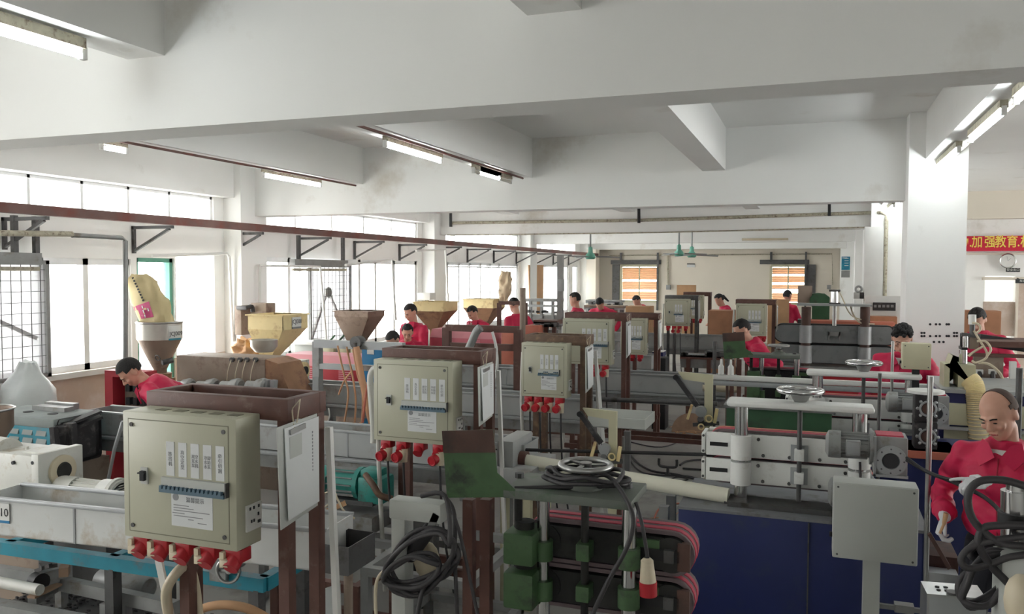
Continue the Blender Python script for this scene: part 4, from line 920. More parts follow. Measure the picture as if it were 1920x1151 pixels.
part(B().tube(P, .0075, 7, sub=4), 'plug_cable', 'cable', t)
a, c, e = aY(1213, 1045, YG - .12), aY(1215, 1090, YG - .12), aY(1216, 1116, YG - .12)
part(B().lathe(a, c - a, [(0, .012), (.012, .024), (.02, .024), (.04, .026), (.1, .032)], 20), 'plug_handle', 'plugcream', t)
part(B().cyl(c, e, .034, .033, n=24), 'plug_shell', 'red', t)
# ---------------------------------------------------------------- pale frame with cable coils (beside green machine)
YC = 2.95
t = thing('cable_stand', 'pale grey painted angle stand wrapped with coiled black cables', 'stand', aY(745, 1151, YC))
x0, x1, z0, z1 = bx(733, 938, 757, 1151, YC)
part(B().box(x0, x0 + .062, YC, YC + .08, 0, z1 + .0, .004), 'upright', 'greybox', t)
xr_ = aY(830, 950, YC).x; zz = aY(830, 962, YC).z
part(B().box(x0, xr_, YC - .02, YC + .06, z1 - .07, z1 + .01, .008), 'arm', 'greybox', t)
part(B().bar((x0 + .03, YC + .04, .55), (x0 + .03 + .2, YC + .04, .85), .06, .05), 'brace', 'greybox', t)
part(B().box(x0 + .2, x0 + .25, YC + .02, YC + .07, .0, .9), 'short_post', 'greybox', t)
part(B().box(x0 - .1, x0 + .5, YC - .05, YC + .15, 0, .03), 'foot', 'greybox', t)
part(B().bar(aY(822, 962, YC), aY(805, 1000, YC), .04, .03), 'clamp_strap', 'galv', t)
mtf = Matrix(((1, 0, 0), (0, 0, 1), (0, 1, 0)))
tl = Matrix.Rotation(R(-35), 3, 'Y') @ mtf
coil(aY(790, 1050, YC - .06), .17, 4, 'black cable coil hanging on the pale stand, outer loops', r=.0095, flat=.62, ax=tl, seed=9, start=[aY(790, 930, YC - .05), aY(835, 930, YC - .06)], end=[aY(800, 1090, YC - .08), aY(780, 1165, YC - .1)])
coil(aY(775, 1070, YC - .08), .13, 3, 'black cable coil low on the pale stand, inner loops', r=.01, flat=.4, ax=Matrix.Rotation(R(-20), 3, 'Y') @ mtf, seed=12)
hose([aY(745, 1025, YC - .02), aY(728, 1060, YC - .06), aY(708, 1085, YC - .05), aY(704, 1120, YC - .05), aY(706, 1165, YC - .05)], .007, 'yellow cable hanging at the left of the pale stand', 'plugcream', 'cable', name='yellow_cable')
hose([aY(838, 935, YC), aY(852, 965, YC - .02), aY(853, 1050, YC - .02), aY(858, 1165, YC - .02)], .008, 'black cable hanging straight left of the brown posts', 'cable', 'cable', name='hanging_cable')
hose([aY(842, 940, YC), aY(862, 1000, YC - .03), aY(880, 1080, YC - .03), aY(898, 1165, YC - .03)], .007, 'black cable slanting across the brown posts', 'cable', 'cable', name='hanging_cable')
q = aY(780, 1030, YC + .05); o = thing('cable_connector', 'black ribbed connector with silver ring in the cable coil', 'connector', q)
part(B().cyl(q + V((.05, 0, .08)), q + V((-.03, 0, -.03)), .032, n=20).cyl(q + V((.08, 0, .12)), q + V((.04, 0, .07)), .025), 'connector_body', 'cable', o)
part(B().ring(q + V((-.02, 0, -.02)), (-.5, 0, -.6), .03, .006).ring(q + V((-.035, 0, -.035)), (-.5, 0, -.6), .028, .005), 'silver_ring', 'chrome', o)
o = part(B().sph(aY(800, 1050, YC + .08), .06, .03, .08, 12), 'spool', 'plugcream', None, loc=aY(800, 1050, YC + .08)); tag(o, 'cream rounded spool behind the black cable coil', 'spool')
# ---------------------------------------------------------------- beige sensor stands
def sensor_stand(px, Y, s, lab):
    """px: top-left of the beige plate; s: metres per pixel there"""
    o_ = aY(px[0], px[1], Y); X, Z = o_.x, o_.z; t = thing('sensor_stand', lab, 'sensor stand', (X + 55 * s, Y, 0), 0, 'beige sensor stands before the haul-offs')
    f = lambda a, c, dy=0: V((X + a * s, Y + dy, Z - c * s))
    part(B().prism([f(0, 0), f(65, 3), f(65, 240), f(50, 240), f(50, 18), f(10, 14)], (0, .03, 0)), 'gallows_plate', 'beigeplate', t)
    part(B().box(X + 50 * s, X + 65 * s, Y, Y + .03, 0, Z - 230 * s), 'lower_post', 'beigeplate', t)
    part(B().bar(f(-2, 10, -.02), f(38, 62, -.02), 9 * s, .025, up=(0, 1, 0)), 'arm_lever', 'blackdusty', t)
    part(B().cyl(f(-3, 10, -.04), f(-3, 10, .0), 5 * s, n=16), 'lever_joint', 'black', t)
    part(B().cyl(f(45, 72, -.05), f(45, 72, .0), 10 * s, n=24), 'round_disc', 'greylight', t)
    part(B().bar(f(28, 60, -.03), f(20, 88, -.03), 6 * s, .02).bar(f(74, 65, -.03), f(70, 92, -.03), 6 * s, .02), 'yellow_roller', 'cream', t)
    part(B().cyl(f(45, 85, -.06), f(45, 98, .02), 6 * s).bar(f(30, 98, -.02), f(78, 92, -.02), .02, .03), 'roller_bracket', 'steeldark', t)
    part(B().ring(f(60, 84, -.05), (0, 1, 0), 6 * s, 1.6 * s, 20, 6).ring(f(46, 100, -.05), (0, 1, 0), 5 * s, 1.4 * s, 20, 6), 'guide_ring', 'cream', t)
    return t
s5 = 5.6 / 1550
sensor_stand((1092, 765), 5.35, s5, 'beige gallows sensor stand left of open floor, above handwheel')
sensor_stand((1271, 697), 7.0, 6.9 / 1550, 'beige gallows sensor stand left of the white haul-off')
t = thing('steel_tray', 'open grey steel tray behind the nearer beige sensor stand', 'tray', aY(1185, 800, 6.2))
x0, x1, z0, z1 = bx(1150, 783, 1208, 803, 6.1)
part(B().box(x0 - .2, x1, 6.1, 6.105, z0, z1).box(x0 - .2, x1, 6.5, 6.505, z0, z1).box(x1, x1 + .005, 6.1, 6.505, z0, z1).box(x0 - .2, x1, 6.1, 6.5, z0, z0 + .005), 'tray_shell', 'greybox', t)
part(B().box(x0, x0 + .04, 6.2, 6.24, 0, z0).box(x1 - .3, x1 - .26, 6.3, 6.34, 0, z0), 'tray_leg', 'brown', t)
# floor clutter right of centre
p = aZ(1256, 880, 0.0); q = aY(1250, 866, 6.8)
t = thing('pipe_fork', 'small dark U shaped pipe fork standing on the open floor', 'pipe fork', aZ(1252, 890, 0))
q = aZ(1252, 890, 0)
part(B().tube([q, q + V((0, 0, .09))], .016).tube([q + V((-.1, 0, .18)), q + V((-.1, 0, .11)), q + V((-.06, 0, .09)), q + V((.06, 0, .09)), q + V((.1, 0, .11)), q + V((.1, 0, .18))], .016, sub=2).cyl(q, q + V((0, 0, .015)), .035), 'fork_pipe', 'steeldark', t)
def floor_cable(pts, r, lab, mat='cable'): return hose([aZ(a, b_, r) for a, b_ in pts], r, lab, mat, 'cable', name='floor_cable')
floor_cable([(1170, 810), (1180, 850), (1215, 880), (1270, 890), (1335, 905)], .012, 'black cable curving down the open floor toward navy base')
floor_cable([(1172, 850), (1195, 880), (1225, 890), (1290, 893), (1330, 905)], .01, 'second black cable on the open floor, lower one')
floor_cable([(1275, 872), (1290, 864), (1330, 862), (1360, 868), (1330, 880), (1280, 878)], .012, 'black cable loop on floor left of the white haul-off')
floor_cable([(1255, 900), (1270, 894), (1290, 898), (1270, 903), (1256, 900)], .008, 'tiny black cable ring on the open floor')
floor_cable([(1172, 826), (1240, 838), (1300, 818), (1345, 826)], .008, 'thin grey cable on the far floor', 'cablegrey')
floor_cable([(1225, 980), (1235, 955), (1262, 945), (1285, 944)], .009, 'red brown hose curving on floor left of the navy base', 'coral')
floor_cable([(1150, 1010), (1200, 975), (1260, 968), (1280, 950)], .004, 'thin orange wire on the floor before the navy base', 'orangehose')
random.seed(8); b = B()
for i in range(40):
    q = aZ(random.uniform(1255, 1335), random.uniform(797, 825), .02); a = random.uniform(0, 3.1); b.bar(q, q + V((math.cos(a), math.sin(a), random.uniform(-.05, .12))) * random.uniform(.1, .3), .008)
o = part(b, 'offcut_heap', 'card', None, loc=aZ(1290, 815, 0)); tag(o, 'heap of cream and tan plastic offcuts on a sheet on the floor', 'offcuts', kind='stuff')
o = part(B().cyl(aZ(1295, 810, 0.001), aZ(1295, 810, .012), .27, n=28), 'floor_sheet', 'tan', None, loc=aZ(1295, 810, 0)); tag(o, 'flat round brown sheet lying on the floor', 'sheet')
# green long cabinet behind white haul-off
x0, x1, z0, z1 = bx(1362, 764, 1560, 860, 6.6)
t = thing('machine_base', 'dark green long machine base behind the white haul-off', 'machine base', (x0, 6.6, 0)); t.name = 'green_cabinet'; WINV[t.name] = Matrix.Translation(-V((x0, 6.6, 0)))
part(B().box(x0, x1, 6.6, 6.95, 0, z1, .004), 'cabinet_body', 'greenbase', t); part(B().box(x0 - .02, x1 + .02, 6.58, 6.97, z1, z1 + .025), 'cabinet_top', 'galv', t)
# white bench rail across row 3
x0, x1, z0, z1 = bx(1318, 702, 1760, 712, 8.2)
t = thing('white_rail', 'long white double rail crossing in front of the far green haul-off', 'rail', (x0, 8.2, 0))
part(B().box(x0, x1, 8.2, 8.26, z1 - .045, z1, .003), 'upper_rail', 'white', t); part(B().box(x0, x1, 8.2, 8.26, z1 - .1, z1 - .055, .003), 'lower_rail', 'greylight', t)
for f in (.03, .5, .97): q = x0 + (x1 - x0) * f; part(B().box(q - .03, q + .03, 8.21, 8.25, 0, z1 - .1), 'leg', 'steeldark', t)
b_ = thing('spray_bottles', 'two white bottles standing on the white rail', 'bottle', aY(1352, 702, 8.23)); b_.name = 'white_bottle'
WINV[b_.name] = Matrix.Translation(-aY(1352, 702, 8.23)); q = aY(1352, 702, 8.23)
part(B().lathe(q, (0, 0, 1), [(0, 0), (0, .03), (.08, .028), (.1, .012), (.15, .01), (.15, 0)], 12), 'bottle_body', 'white', b_); b_['label'] = 'white bottle standing on the long white rail, left one'
dup(b_, aY(1370, 703, 8.23), 0, 'white bottle standing on the long white rail, right one')
# ---------------------------------------------------------------- big dark haul-off in the fifth row
YD = 13.6
x0, x1, z0, z1 = bx(1452, 608, 1682, 640, YD)
t = thing('haul_off', 'large dark grey haul-off with pneumatic cylinder before the back wall', 'haul-off machine', ((x0 + x1) / 2, YD, 0), 0)
zb1 = aY(1452, 645, YD).z; zb0 = aY(1452, 678, YD).z; h1 = z1 - z0
for zz0, zz1 in ((z0, z1), (zb1 - h1, zb1)):
    part(B().prism([(p[0], YD, p[1]) for p in stadium(x0, x1, zz0, zz1, 10)], (0, .25, 0)), 'belt_housing', 'greymachine', t)
    part(belt(B(), x0 - .02, x1 + .02, zz0 - .015, zz1 + .015, YD + .03, YD + .22, .02), 'belt', 'black', t)
xp = []
for px in (1511, 1621):
    xc = aY(px, 620, YD).x; xp.append(xc); zt_ = aY(px, 575, YD).z
    part(B().cyl((xc, YD - .06, .8), (xc, YD - .06, zt_), .07, n=20), 'guide_post', 'rustplate', t)
    part(B().cyl((xc, YD - .06, z0), (xc, YD - .06, z1), .095, n=24), 'upper_sleeve', 'greylight', t)
    part(B().cyl((xc, YD - .06, zb1 - h1), (xc, YD - .06, zb1), .095, n=24), 'lower_sleeve', 'greylight', t)
zt_ = aY(1560, 573, YD).z
part(B().box(aY(1495, 573, YD).x, aY(1634, 573, YD).x, YD - .2, YD + .2, zt_, zt_ + .03), 'top_bridge', 'greylight', t)
cc, ct = aY(1565, 571, YD), aY(1565, 543, YD)
part(B().cyl(cc, ct, .055, n=20), 'air_cylinder', 'chrome', t); part(B().box(cc.x - .08, cc.x + .08, YD - .08, YD + .08, cc.z, cc.z + .03).box(ct.x - .08, ct.x + .08, YD - .08, YD + .08, ct.z - .03, ct.z), 'cylinder_cap', 'steeldark', t)
part(B().cyl((cc.x, YD, z1), cc, .03), 'piston_rod', 'steel', t)
part(B().box(cc.x - .085, cc.x + .085, YD - .1, YD, z1 - .15, z1 - .09).box(cc.x - .085, cc.x - .065, YD - .1, YD, z1 - .22, z1 - .09).box(cc.x + .065, cc.x + .085, YD - .1, YD, z1 - .22, z1 - .09), 'clevis', 'galv', t)
part(B().box(x0, x1, YD - .15, YD + .4, 0, .82), 'machine_base', 'red', t)
part(B().box(x0 - .05, x1 + .05, YD - .2, YD + .45, .82, .86), 'base_top', 'galv', t)
part(B().tube([aY(1573, 545, YD), aY(1580, 560, YD - .1), aY(1595, 590, YD - .1), aY(1618, 600, YD - .1)], .01, 6, sub=4).tube([aY(1595, 575, YD), aY(1600, 590, YD - .1), aY(1613, 605, YD - .1), aY(1640, 608, YD - .1)], .012, 6, sub=4), 'air_hose', 'plugcream', t)
# things behind it
def simple(name, lab, cat, px, Y, D, mat, g=None, floor=False, bev=.004):
    x0, x1, z0, z1 = bx(*px, Y); o = part(B().box(x0, x1, Y, Y + D, 0 if floor else z0, z1, bev), name, mat, None, loc=((x0 + x1) / 2, Y, 0 if floor else z0)); return tag(o, lab, cat, g)
simple('wooden_workbench', 'low wooden topped bench behind the large dark haul-off', 'bench', (1515, 601, 1678, 607), 14.1, .45, 'coral', floor=True)
t = thing('press_machine', 'old dark green press with brown cabinet left of the poster', 'press', aY(1545, 600, 14.9))
x0, x1, z0, z1 = bx(1496, 536, 1523, 572, 14.9); part(B().box(x0, x1, 14.9, 15.3, z0, z1, .01), 'brown_cabinet', 'barrel', t)
x0, x1, z0, z1 = bx(1523, 551, 1556, 600, 14.9); part(B().prism([(x0, 14.9, z0), (x1, 14.9, z0), (x1, 14.9, z1 - .06), (x0 + .2, 14.9, z1), (x0, 14.9, z1)], (0, .5, 0)).cyl((x0 + .1, 14.85, (z0 + z1) / 2 + .1), (x0 + .1, 14.9, (z0 + z1) / 2 + .1), .14, n=24), 'press_body', 'greenbase', t)
part(B().box(aY(1496, 572, 14.9).x, x1, 14.9, 15.3, 0, z0), 'press_base', 'steeldark', t)
t = thing('breaker_panel', 'black switch panel on white board left of the white column', 'panel', aY(1660, 600, 14.6))
x0, x1, z0, z1 = bx(1622, 566, 1688, 604, 14.7); part(B().box(x0, x1, 14.7, 14.76, z0 - .2, z1 + .1), 'back_board', 'white', t)
part(B().box(aY(1637, 580, 14.66).x, aY(1679, 580, 14.66).x, 14.64, 14.7, aY(1640, 582, 14.66).z, aY(1640, 567, 14.66).z), 'switch_panel', 'blackdusty', t)
b = B()
for i in range(5): q = aY(1641 + i * 8, 574, 14.63); b.box(q.x - .02, q.x + .02, 14.62, 14.65, q.z - .02, q.z + .02)
part(b, 'switches', 'galv', t, kind='stuff'); part(B().box(aY(1628, 595, 14.6).x, aY(1680, 595, 14.6).x, 14.4, 14.7, 0, aY(1628, 592, 14.6).z), 'wood_shelf', 'wood', t)
simple('white_wall_cabinet', 'tall white cabinet hung high on the second right pillar', 'cabinet', (1622, 425, 1657, 565), 14.9, .25, 'white')
simple('meter_box', 'small grey meter box with dark window on pillar', 'meter', (1601, 548, 1612, 560), 14.9, .1, 'greybox')
simple('meter_box', 'small black meter box beside the grey one', 'meter', (1612, 548, 1621, 560), 14.9, .1, 'blackdusty')
o = part(B().ring(aY(1610, 542, 14.9), (0, 1, 0), .045, .018), 'tape_roll', 'galv', None, loc=aY(1610, 542, 14.9)); tag(o, 'grey tape ring hanging over the meter boxes', 'tape roll')
t = thing('poster', 'teal blue poster with white lines on the back wall right end', 'poster', aY(1586, 519, 26))
x0, x1, z0, z1 = bx(1578, 481, 1594, 520, 26.0); part(B().box(x0, x1, 26.0, 26.01, z0, z1), 'poster_sheet', 'white', t); zm_ = z0 + (z1 - z0) * .36
part(B().box(x0, x1, 25.99, 26.0, zm_, z1), 'blue_field', 'poster', t); part(B().box(x0, x1, 25.99, 26.0, z0, z0 + .2), 'boat_picture', 'galv', t)
b = B()
for i in range(4): b.box(x0 + .08, x1 - .04, 25.985, 25.99, zm_ + .12 + i * .07, zm_ + .135 + i * .07)
b.box(x0 + .02, x0 + .15, 25.985, 25.99, z1 - .05, z1 - .03)
part(b, 'poster_lines', 'white', t, kind='stuff')
part(B().box(x0 - .03, x1 + .1, 26.01, 26.06, 0, 3.0), 'backing_panel', 'wall', t)
# banner, clock and signs on right back wall
YR = 18.42
x0, x1, z0, z1 = bx(1790, 443, 2300, 471, YR)
t = thing('banner', 'long red cloth banner with yellow Chinese slogan on right back wall', 'banner', (x0, YR, z0))
part(B().box(x0, x1, YR, YR + .012, z0, z1), 'banner_cloth', 'bannerred', t)
for ch, px in (('劳', 1770), ('动', 1806), ('.', 1820), ('加', 1832), ('强', 1856), ('教', 1876), ('育', 1898), ('.', 1910), ('杜', 1924), ('绝', 1948)):
    q = aY(px, 456, YR - .008)
    if q.x > x0 - .1: text(ch, .25, (q.x, YR - .006, (z0 + z1) / 2 + .02), 'yellow', t, 'banner_letter', Matrix(((.78, 0, 0), (0, 0, -1), (0, 1, 0))), bold=.012)
q = aY(1889, 489, 18.6); t = thing('wall_clock', 'round white wall clock below the red banner', 'clock', q)
part(B().cyl(q, q - V((0, .04, 0)), .135, n=32), 'clock_face', 'white', t); part(B().ring(q - V((0, .04, 0)), (0, 1, 0), .135, .014, 32, 8), 'clock_rim', 'chrome', t)
part(B().bar(q - V((0, .045, 0)), q + V((.05, -.045, .05)), .008, .004).bar(q - V((0, .045, 0)), q + V((-.02, -.045, .09)), .006, .004), 'clock_hand', 'ink', t)
for px, py, s_, lab in ((1899, 506, '安全出口', 'small dark door sign below the wall clock'), (1917, 527, '车间', 'small dark sign on the door leaf at right edge')):
    q = aY(px, py, 18.6); t = thing('door_sign', lab, 'sign', q); part(B().box(q.x - .12, q.x + .12, 18.58, 18.6, q.z - .04, q.z + .04), 'sign_plate', 'inkdark', t); text(s_, .055, (q.x, 18.578, q.z), 'white', t)
t = thing('bulletin_rack', 'wooden cabinet with pale doors behind the back right worker', 'cabinet', aY(1830, 700, 12.5))
x0, x1, z0, z1 = bx(1800, 582, 1878, 700, 12.6); part(B().box(x0, x1, 12.6, 12.9, 0, z1, .01), 'cabinet_body', 'wood', t); t.name = 'wood_cabinet'
# ================================================================ extruders by the windows
def louvers(t, x0, x1, y, z0, z1, cols, rows, mat, par):
    for c_ in range(cols):
        xa = x0 + (x1 - x0) * (c_ + .15) / cols; xb = x0 + (x1 - x0) * (c_ + .85) / cols
        for r_ in range(rows):
            z = z0 + (z1 - z0) * (r_ + .5) / rows; h = (z1 - z0) / rows * .3
            part(B().prism([(xa, y, z - h), (xa, y - .014, z - h), (xa, y, z + h)], (xb - xa, 0, 0)), 'louver', mat, par)
# teal barrel cover (second row)
YT = 4.85
x0, x1, z0, z1 = bx(10, 785, 101, 862, YT)
t = thing('extruder', 'teal louvred extruder cover beside black die head at left edge', 'extruder', (x1, YT, 0)); ex1 = t
c_ = part(B().box(x0 - .3, x1, YT, YT + .45, z0, z1 - .04, .01), 'barrel_cover', 'teal', t)
part(B().box(x0 - .31, x1 + .01, YT - .012, YT + .46, z1 - .045, z1 + .03, .012), 'dusty_top_cover', 'tealdusty', c_)
louvers(t, x0 + .02, x1 - .06, YT, z0 + .02, z1 - .06, 3, 4, 'tealdusty', c_)
for px in (57, 103): q = aY(px, 773, YT + .2); part(B().cyl((q.x, YT + .18, z1 + .03), (q.x, YT + .18, z1 + .034), .04, n=16), 'top_hole', 'inkdark', c_)
x2 = aY(140, 800, YT + .2).x
part(B().box(x1 + .01, x2, YT + .02, YT + .44, z0 - .02, z1 + .025, .03), 'black_end_cover', 'blackdusty', t)
d = part(B().box(x2 - .05, x2 + .12, YT + .0, YT + .3, z0 + .03, z1 - .02, .01).bar((x2 - .02, YT, z1 - .06), (x2 + .17, YT + .3, z1 + .06), .13, .02).bar((x2 + .02, YT - .02, z1 - .1), (x2 + .2, YT + .28, z1 + .02), .12, .02), 'die_head', 'blackdusty', t)
part(B().bar((x2 + .06, YT - .05, z1 - .02), (x2 + .09, YT - .05, z0), .05, .04).bar((x2 + .12, YT + .05, z1), (x2 + .13, YT + .05, z0 + .05), .09, .05), 'clamp_arm', 'blackdusty', d)
part(B().tube([(x2 + .06, YT - .06, z0 - .02), (x2 + .08, YT - .08, z0 + .06), (x2 + .13, YT - .08, z0 + .12)], .006, sub=4), 'thermocouple_wire', 'whitedirty', d)
part(B().box(x0 - .3, x2 + .05, YT + .05, YT + .5, 0, z0 - .02), 'base_panel', 'barrel', t)
part(B().box(aY(120, 860, YT).x, aY(142, 860, YT).x, YT + .04, YT + .05, aY(120, 902, YT).z, aY(120, 862, YT).z), 'dark_panel', 'navy', t)
zq = aY(10, 785, YT).z + .03; o = part(B().box(aY(76, 770, 5.2).x, aY(136, 770, 5.2).x, 5.12, 5.22, zq, zq + .035).box(aY(76, 770, 5.2).x, aY(130, 770, 5.2).x, 5.24, 5.3, zq, zq + .05), 'wood_plank', 'galv', None, loc=(aY(76, 770, 5.2).x, 5.12, zq)); tag(o, 'two pale planks lying on top of the teal extruder cover', 'plank')
# round hopper cut by left edge
c0 = aY(-30, 776, 4.3)
t = thing('hopper', 'round dirty steel hopper cut by the left picture edge', 'hopper', (c0.x, 4.3, 0))
part(B().lathe(c0, (0, 0, 1), [(-.5, .04), (-.32, .05), (-.1, .19), (.02, .19), (.035, .2), (.035, .19), (.02, .175), (-.1, .17)], 28), 'hopper_shell', 'hopperbrown', t)
part(B().ring(c0 + V((0, 0, .035)), (0, 0, 1), .195, .008), 'hopper_rim', 'steel', t)
part(B().bar(c0 - V((-.12, 0, .1)), c0 - V((-.02, 0, .45)), .03, .02).cyl(c0 - V((0, 0, 1.4)), c0 - V((0, 0, .45)), .035), 'hopper_stay', 'steel', t)
# white gearbox behind the nearest trough
YQ = 3.85
x0, x1, z0, z1 = bx(-60, 854, 72, 930, YQ); z1 = aY(70, 856, YQ).z
t = thing('gear_reducer', 'big dirty white gearbox with dark oily shaft hole behind the nearest trough', 'gearbox', (x1, YQ, 0))
g = part(B().box(x0, x1, YQ, YQ + .3, z1 - .3, z1, .015), 'gearbox_housing', 'whitedirty', t)
part(B().box(x1 - .05, x1 + .01, YQ - .012, YQ + .33, z1 - .31, z1 + .015, .006), 'side_cover', 'whitedirty', g)
cf = V((x1 + .01, YQ + .16, z1 - .12))
part(B().lathe(cf, (1, 0, 0), [(0, .1), (.02, .1), (.022, .06), (.022, .0)], 24), 'shaft_flange', 'plugcream', g)
part(B().lathe(cf + V((.022, 0, 0)), (1, 0, 0), [(0, .055), (.012, .05), (.012, .0)], 24), 'oily_bearing', 'dirtymetal', g)
for px in (27, 64): q = aY(px, 867, YQ); part(B().cyl(q, q - V((0, .015, 0)), .012, n=10), 'plug_screw', 'inkdark', g)
part(B().box(x1 - .2, x1 - .04, YQ + .05, YQ + .28, z1, z1 + .012).cyl((x1 - .22, YQ + .1, z1), (x1 - .22, YQ + .1, z1 + .03), .012), 'inspection_cover', 'whitedirty', g)
part(B().box(x0, x1 - .02, YQ + .02, YQ + .3, 0, z1 - .3), 'gearbox_base', 'barrel', t)
part(B().cyl(aY(-40, 850, YQ + .1), aY(14, 858, YQ + .1), .13, n=24), 'coupling_drum', 'whitedirty', g)
t = thing('drive_motor', 'cream and white drive motor with fan grille behind nearest trough', 'motor', aY(170, 930, 3.95))
ma, mb = aY(108, 920, 3.98), aY(228, 936, 3.98); ma.z = mb.z = (ma.z + mb.z) / 2 + .02; L_ = (mb - ma).length
electric_motor(t, (ma + mb) / 2, L_, .085, False, 'whitedirty')
q = V((mb.x + .0, 3.98, mb.z)); b = B()
b.lathe(q - V((.14, 0, 0)), (1, 0, 0), [(0, .07), (0, .094), (.13, .094), (.14, .08), (.14, .07)], 24)
part(b, 'white_fan_cover', 'whitemachine', t)
b = B()
for i in range(8): dz = -.06 + i * .017; w_ = math.sqrt(max(.0, .07 ** 2 - dz ** 2)); b.bar(q + V((.003, -w_, dz)), q + V((.003, w_, dz)), .006, .006)
part(b, 'fan_grille', 'inkdark', t, kind='stuff')
part(B().box(ma.x, mb.x - .05, 3.9, 4.05, 0, ma.z - .08), 'motor_plinth', 'steeldark', t)
# small bits behind between gearbox and cabinet
hose([aY(230, 790, 4.5), aY(215, 840, 4.5), aY(202, 905, 4.5)], .012, 'pale slanting pipe left of the nearest switchboard', 'greylight', 'pipe', 1, 'slanting_pipe')
# bag of pellets
def sack(name, lab, pts_fn, mat, cat='bag', loc=None, n=24, m=16, crease=.02, seed=2):
    b = B(); vs = []
    for j in range(m + 1):
        f = j / m
        for i in range(n):
            a = 2 * math.pi * i / n; c, rx, ry, up = pts_fn(f)
            nn_ = noise.noise(V((math.cos(a) * 1.7 + seed, math.sin(a) * 1.7, f * 4))) + .5 * noise.noise(V((math.cos(a) * 4 + seed, math.sin(a) * 4, f * 9)))
            vs.append(V(c) + V((math.cos(a) * (rx + nn_ * crease * 2), math.sin(a) * (ry + nn_ * crease * 2), nn_ * crease)))
    fs = [(k * n + i, k * n + (i + 1) % n, (k + 1) * n + (i + 1) % n, (k + 1) * n + i) for k in range(m) for i in range(n)] + [tuple(range(n))[::-1], tuple(range(m * n, m * n + n))]
    b._add(vs, fs, True); o = part(b, name, mat, None, loc=loc or vs[0], sharp=60); return tag(o, lab, cat)
q = aY(38, 778, 5.7); top = aY(38, 680, 5.7); hh_ = top.z - q.z
def fbag(f):
    r = .32 * (1 - .15 * f) if f < .6 else .32 * (.91 - (f - .6) / .4 * .66)
    return ((q.x, 5.8, q.z - .25 + (hh_ + .25) * f), r, r * .7, 0)
sack('plastic_bag', 'big white translucent plastic bag full of pellets at left edge', fbag, 'bagplastic', loc=(q.x, 5.8, q.z - .25))
o = part(B().box(q.x - .4, q.x + .4, 5.45, 6.15, 0, q.z - .26), 'bag_table', 'barrel', None, loc=(q.x, 5.8, 0)); tag(o, 'low table under the white plastic bag', 'table')
# red cabinet with open controls
t = thing('control_cabinet', 'red framed control cabinet with dark open front left of bending worker', 'cabinet', aY(220, 780, 6.2))
x0, x1, z0, z1 = bx(196, 694, 245, 790, 6.2)
part(B().box(x0, x0 + .1, 6.2, 6.38, 0, z1), 'red_side_post', 'redcab', t)
part(B().box(x0 + .1, x1 + .15, 6.2, 6.38, z1 - .06, z1), 'red_top_bar', 'redcab', t)
part(B().box(x0 + .1, x1 + .15, 6.35, 6.38, 0.3, z1 - .06), 'inner_panel', 'barrel', t)
b = B()
random.seed(5)
for i in range(9):
    z = z1 - .18 - (i // 3) * .13; x = x0 + .16 + (i % 3) * .09
    b.box(x, x + .05, 6.3, 6.35, z - .035, z + .035)
part(b, 'relays', 'inkdark', t, kind='stuff')
part(B().box(x0 + .1, x1 + .15, 6.22, 6.35, z1 - .62, z1 - .58).box(x0 + .1, x1 + .15, 6.22, 6.35, z1 - .45, z1 - .43), 'shelf', 'steeldark', t)
# row 2 extruder: brown barrel cover with blowers
YB = 7.15
x0, x1, z0, z1 = bx(331, 666, 496, 716, YB)
t = thing('extruder', 'brown dusty extruder cover with four grey blowers, under the steel round hopper', 'extruder', (x0, YB, 0)); ex2 = t
part(B().box(x0, x1, YB, YB + .42, z0 - .02, z1, .006), 'barrel_cover', 'barrel', t)
q = aY(545, 735, YB); part(B().prism([(x1, YB + .01, z0 - .02), (x1 + .3, YB + .01, z0 - .25), (x1 + .38, YB + .01, z0 - .2), (x1 + .16, YB + .01, z1 - .04), (x1, YB + .01, z1)], (0, .4, 0)), 'end_cover', 'creamdirty', t)
for px in (437, 452, 465, 481):
    q = aY(px, 674, YB); part(B().cyl(q, q - V((0, .03, 0)), .025, n=12), 'cable_gland', 'steeldark', t)
    part(B().tube([q - V((0, .03, 0)), q - V((.02, .06, .12)), q - V((.06, .03, .24))], .005, 6, sub=4), 'gland_wire', 'plugcream', t)
part(B().box(x0, x1 + .1, YB + .05, YB + .4, 0, z0 - .02), 'extruder_base', 'barrel', t)
for i, px in enumerate((340, 385, 430, 478)):
    q = aY(px, 724, YB - .15); r = .072
    part(B().cyl(q - V((.09, 0, 0)), q + V((.03, 0, 0)), r * .75, n=20).lathe(q + V((.03, 0, 0)), (1, 0, 0), [(0, 0), (0, r), (.07, r * 1.25), (.1, r * 1.2), (.12, r * .9), (.12, 0)], 22), 'blower', 'motorgrey', t)
q = aY(505, 730, YB - .15); part(B().bar(q - V((.04, 0, .1)), q + V((-.02, 0, .1)), .05, .06).bar(q + V((.04, 0, -.1)), q + V((.06, 0, .1)), .05, .06), 'clamp_bars', 'greylight', t)
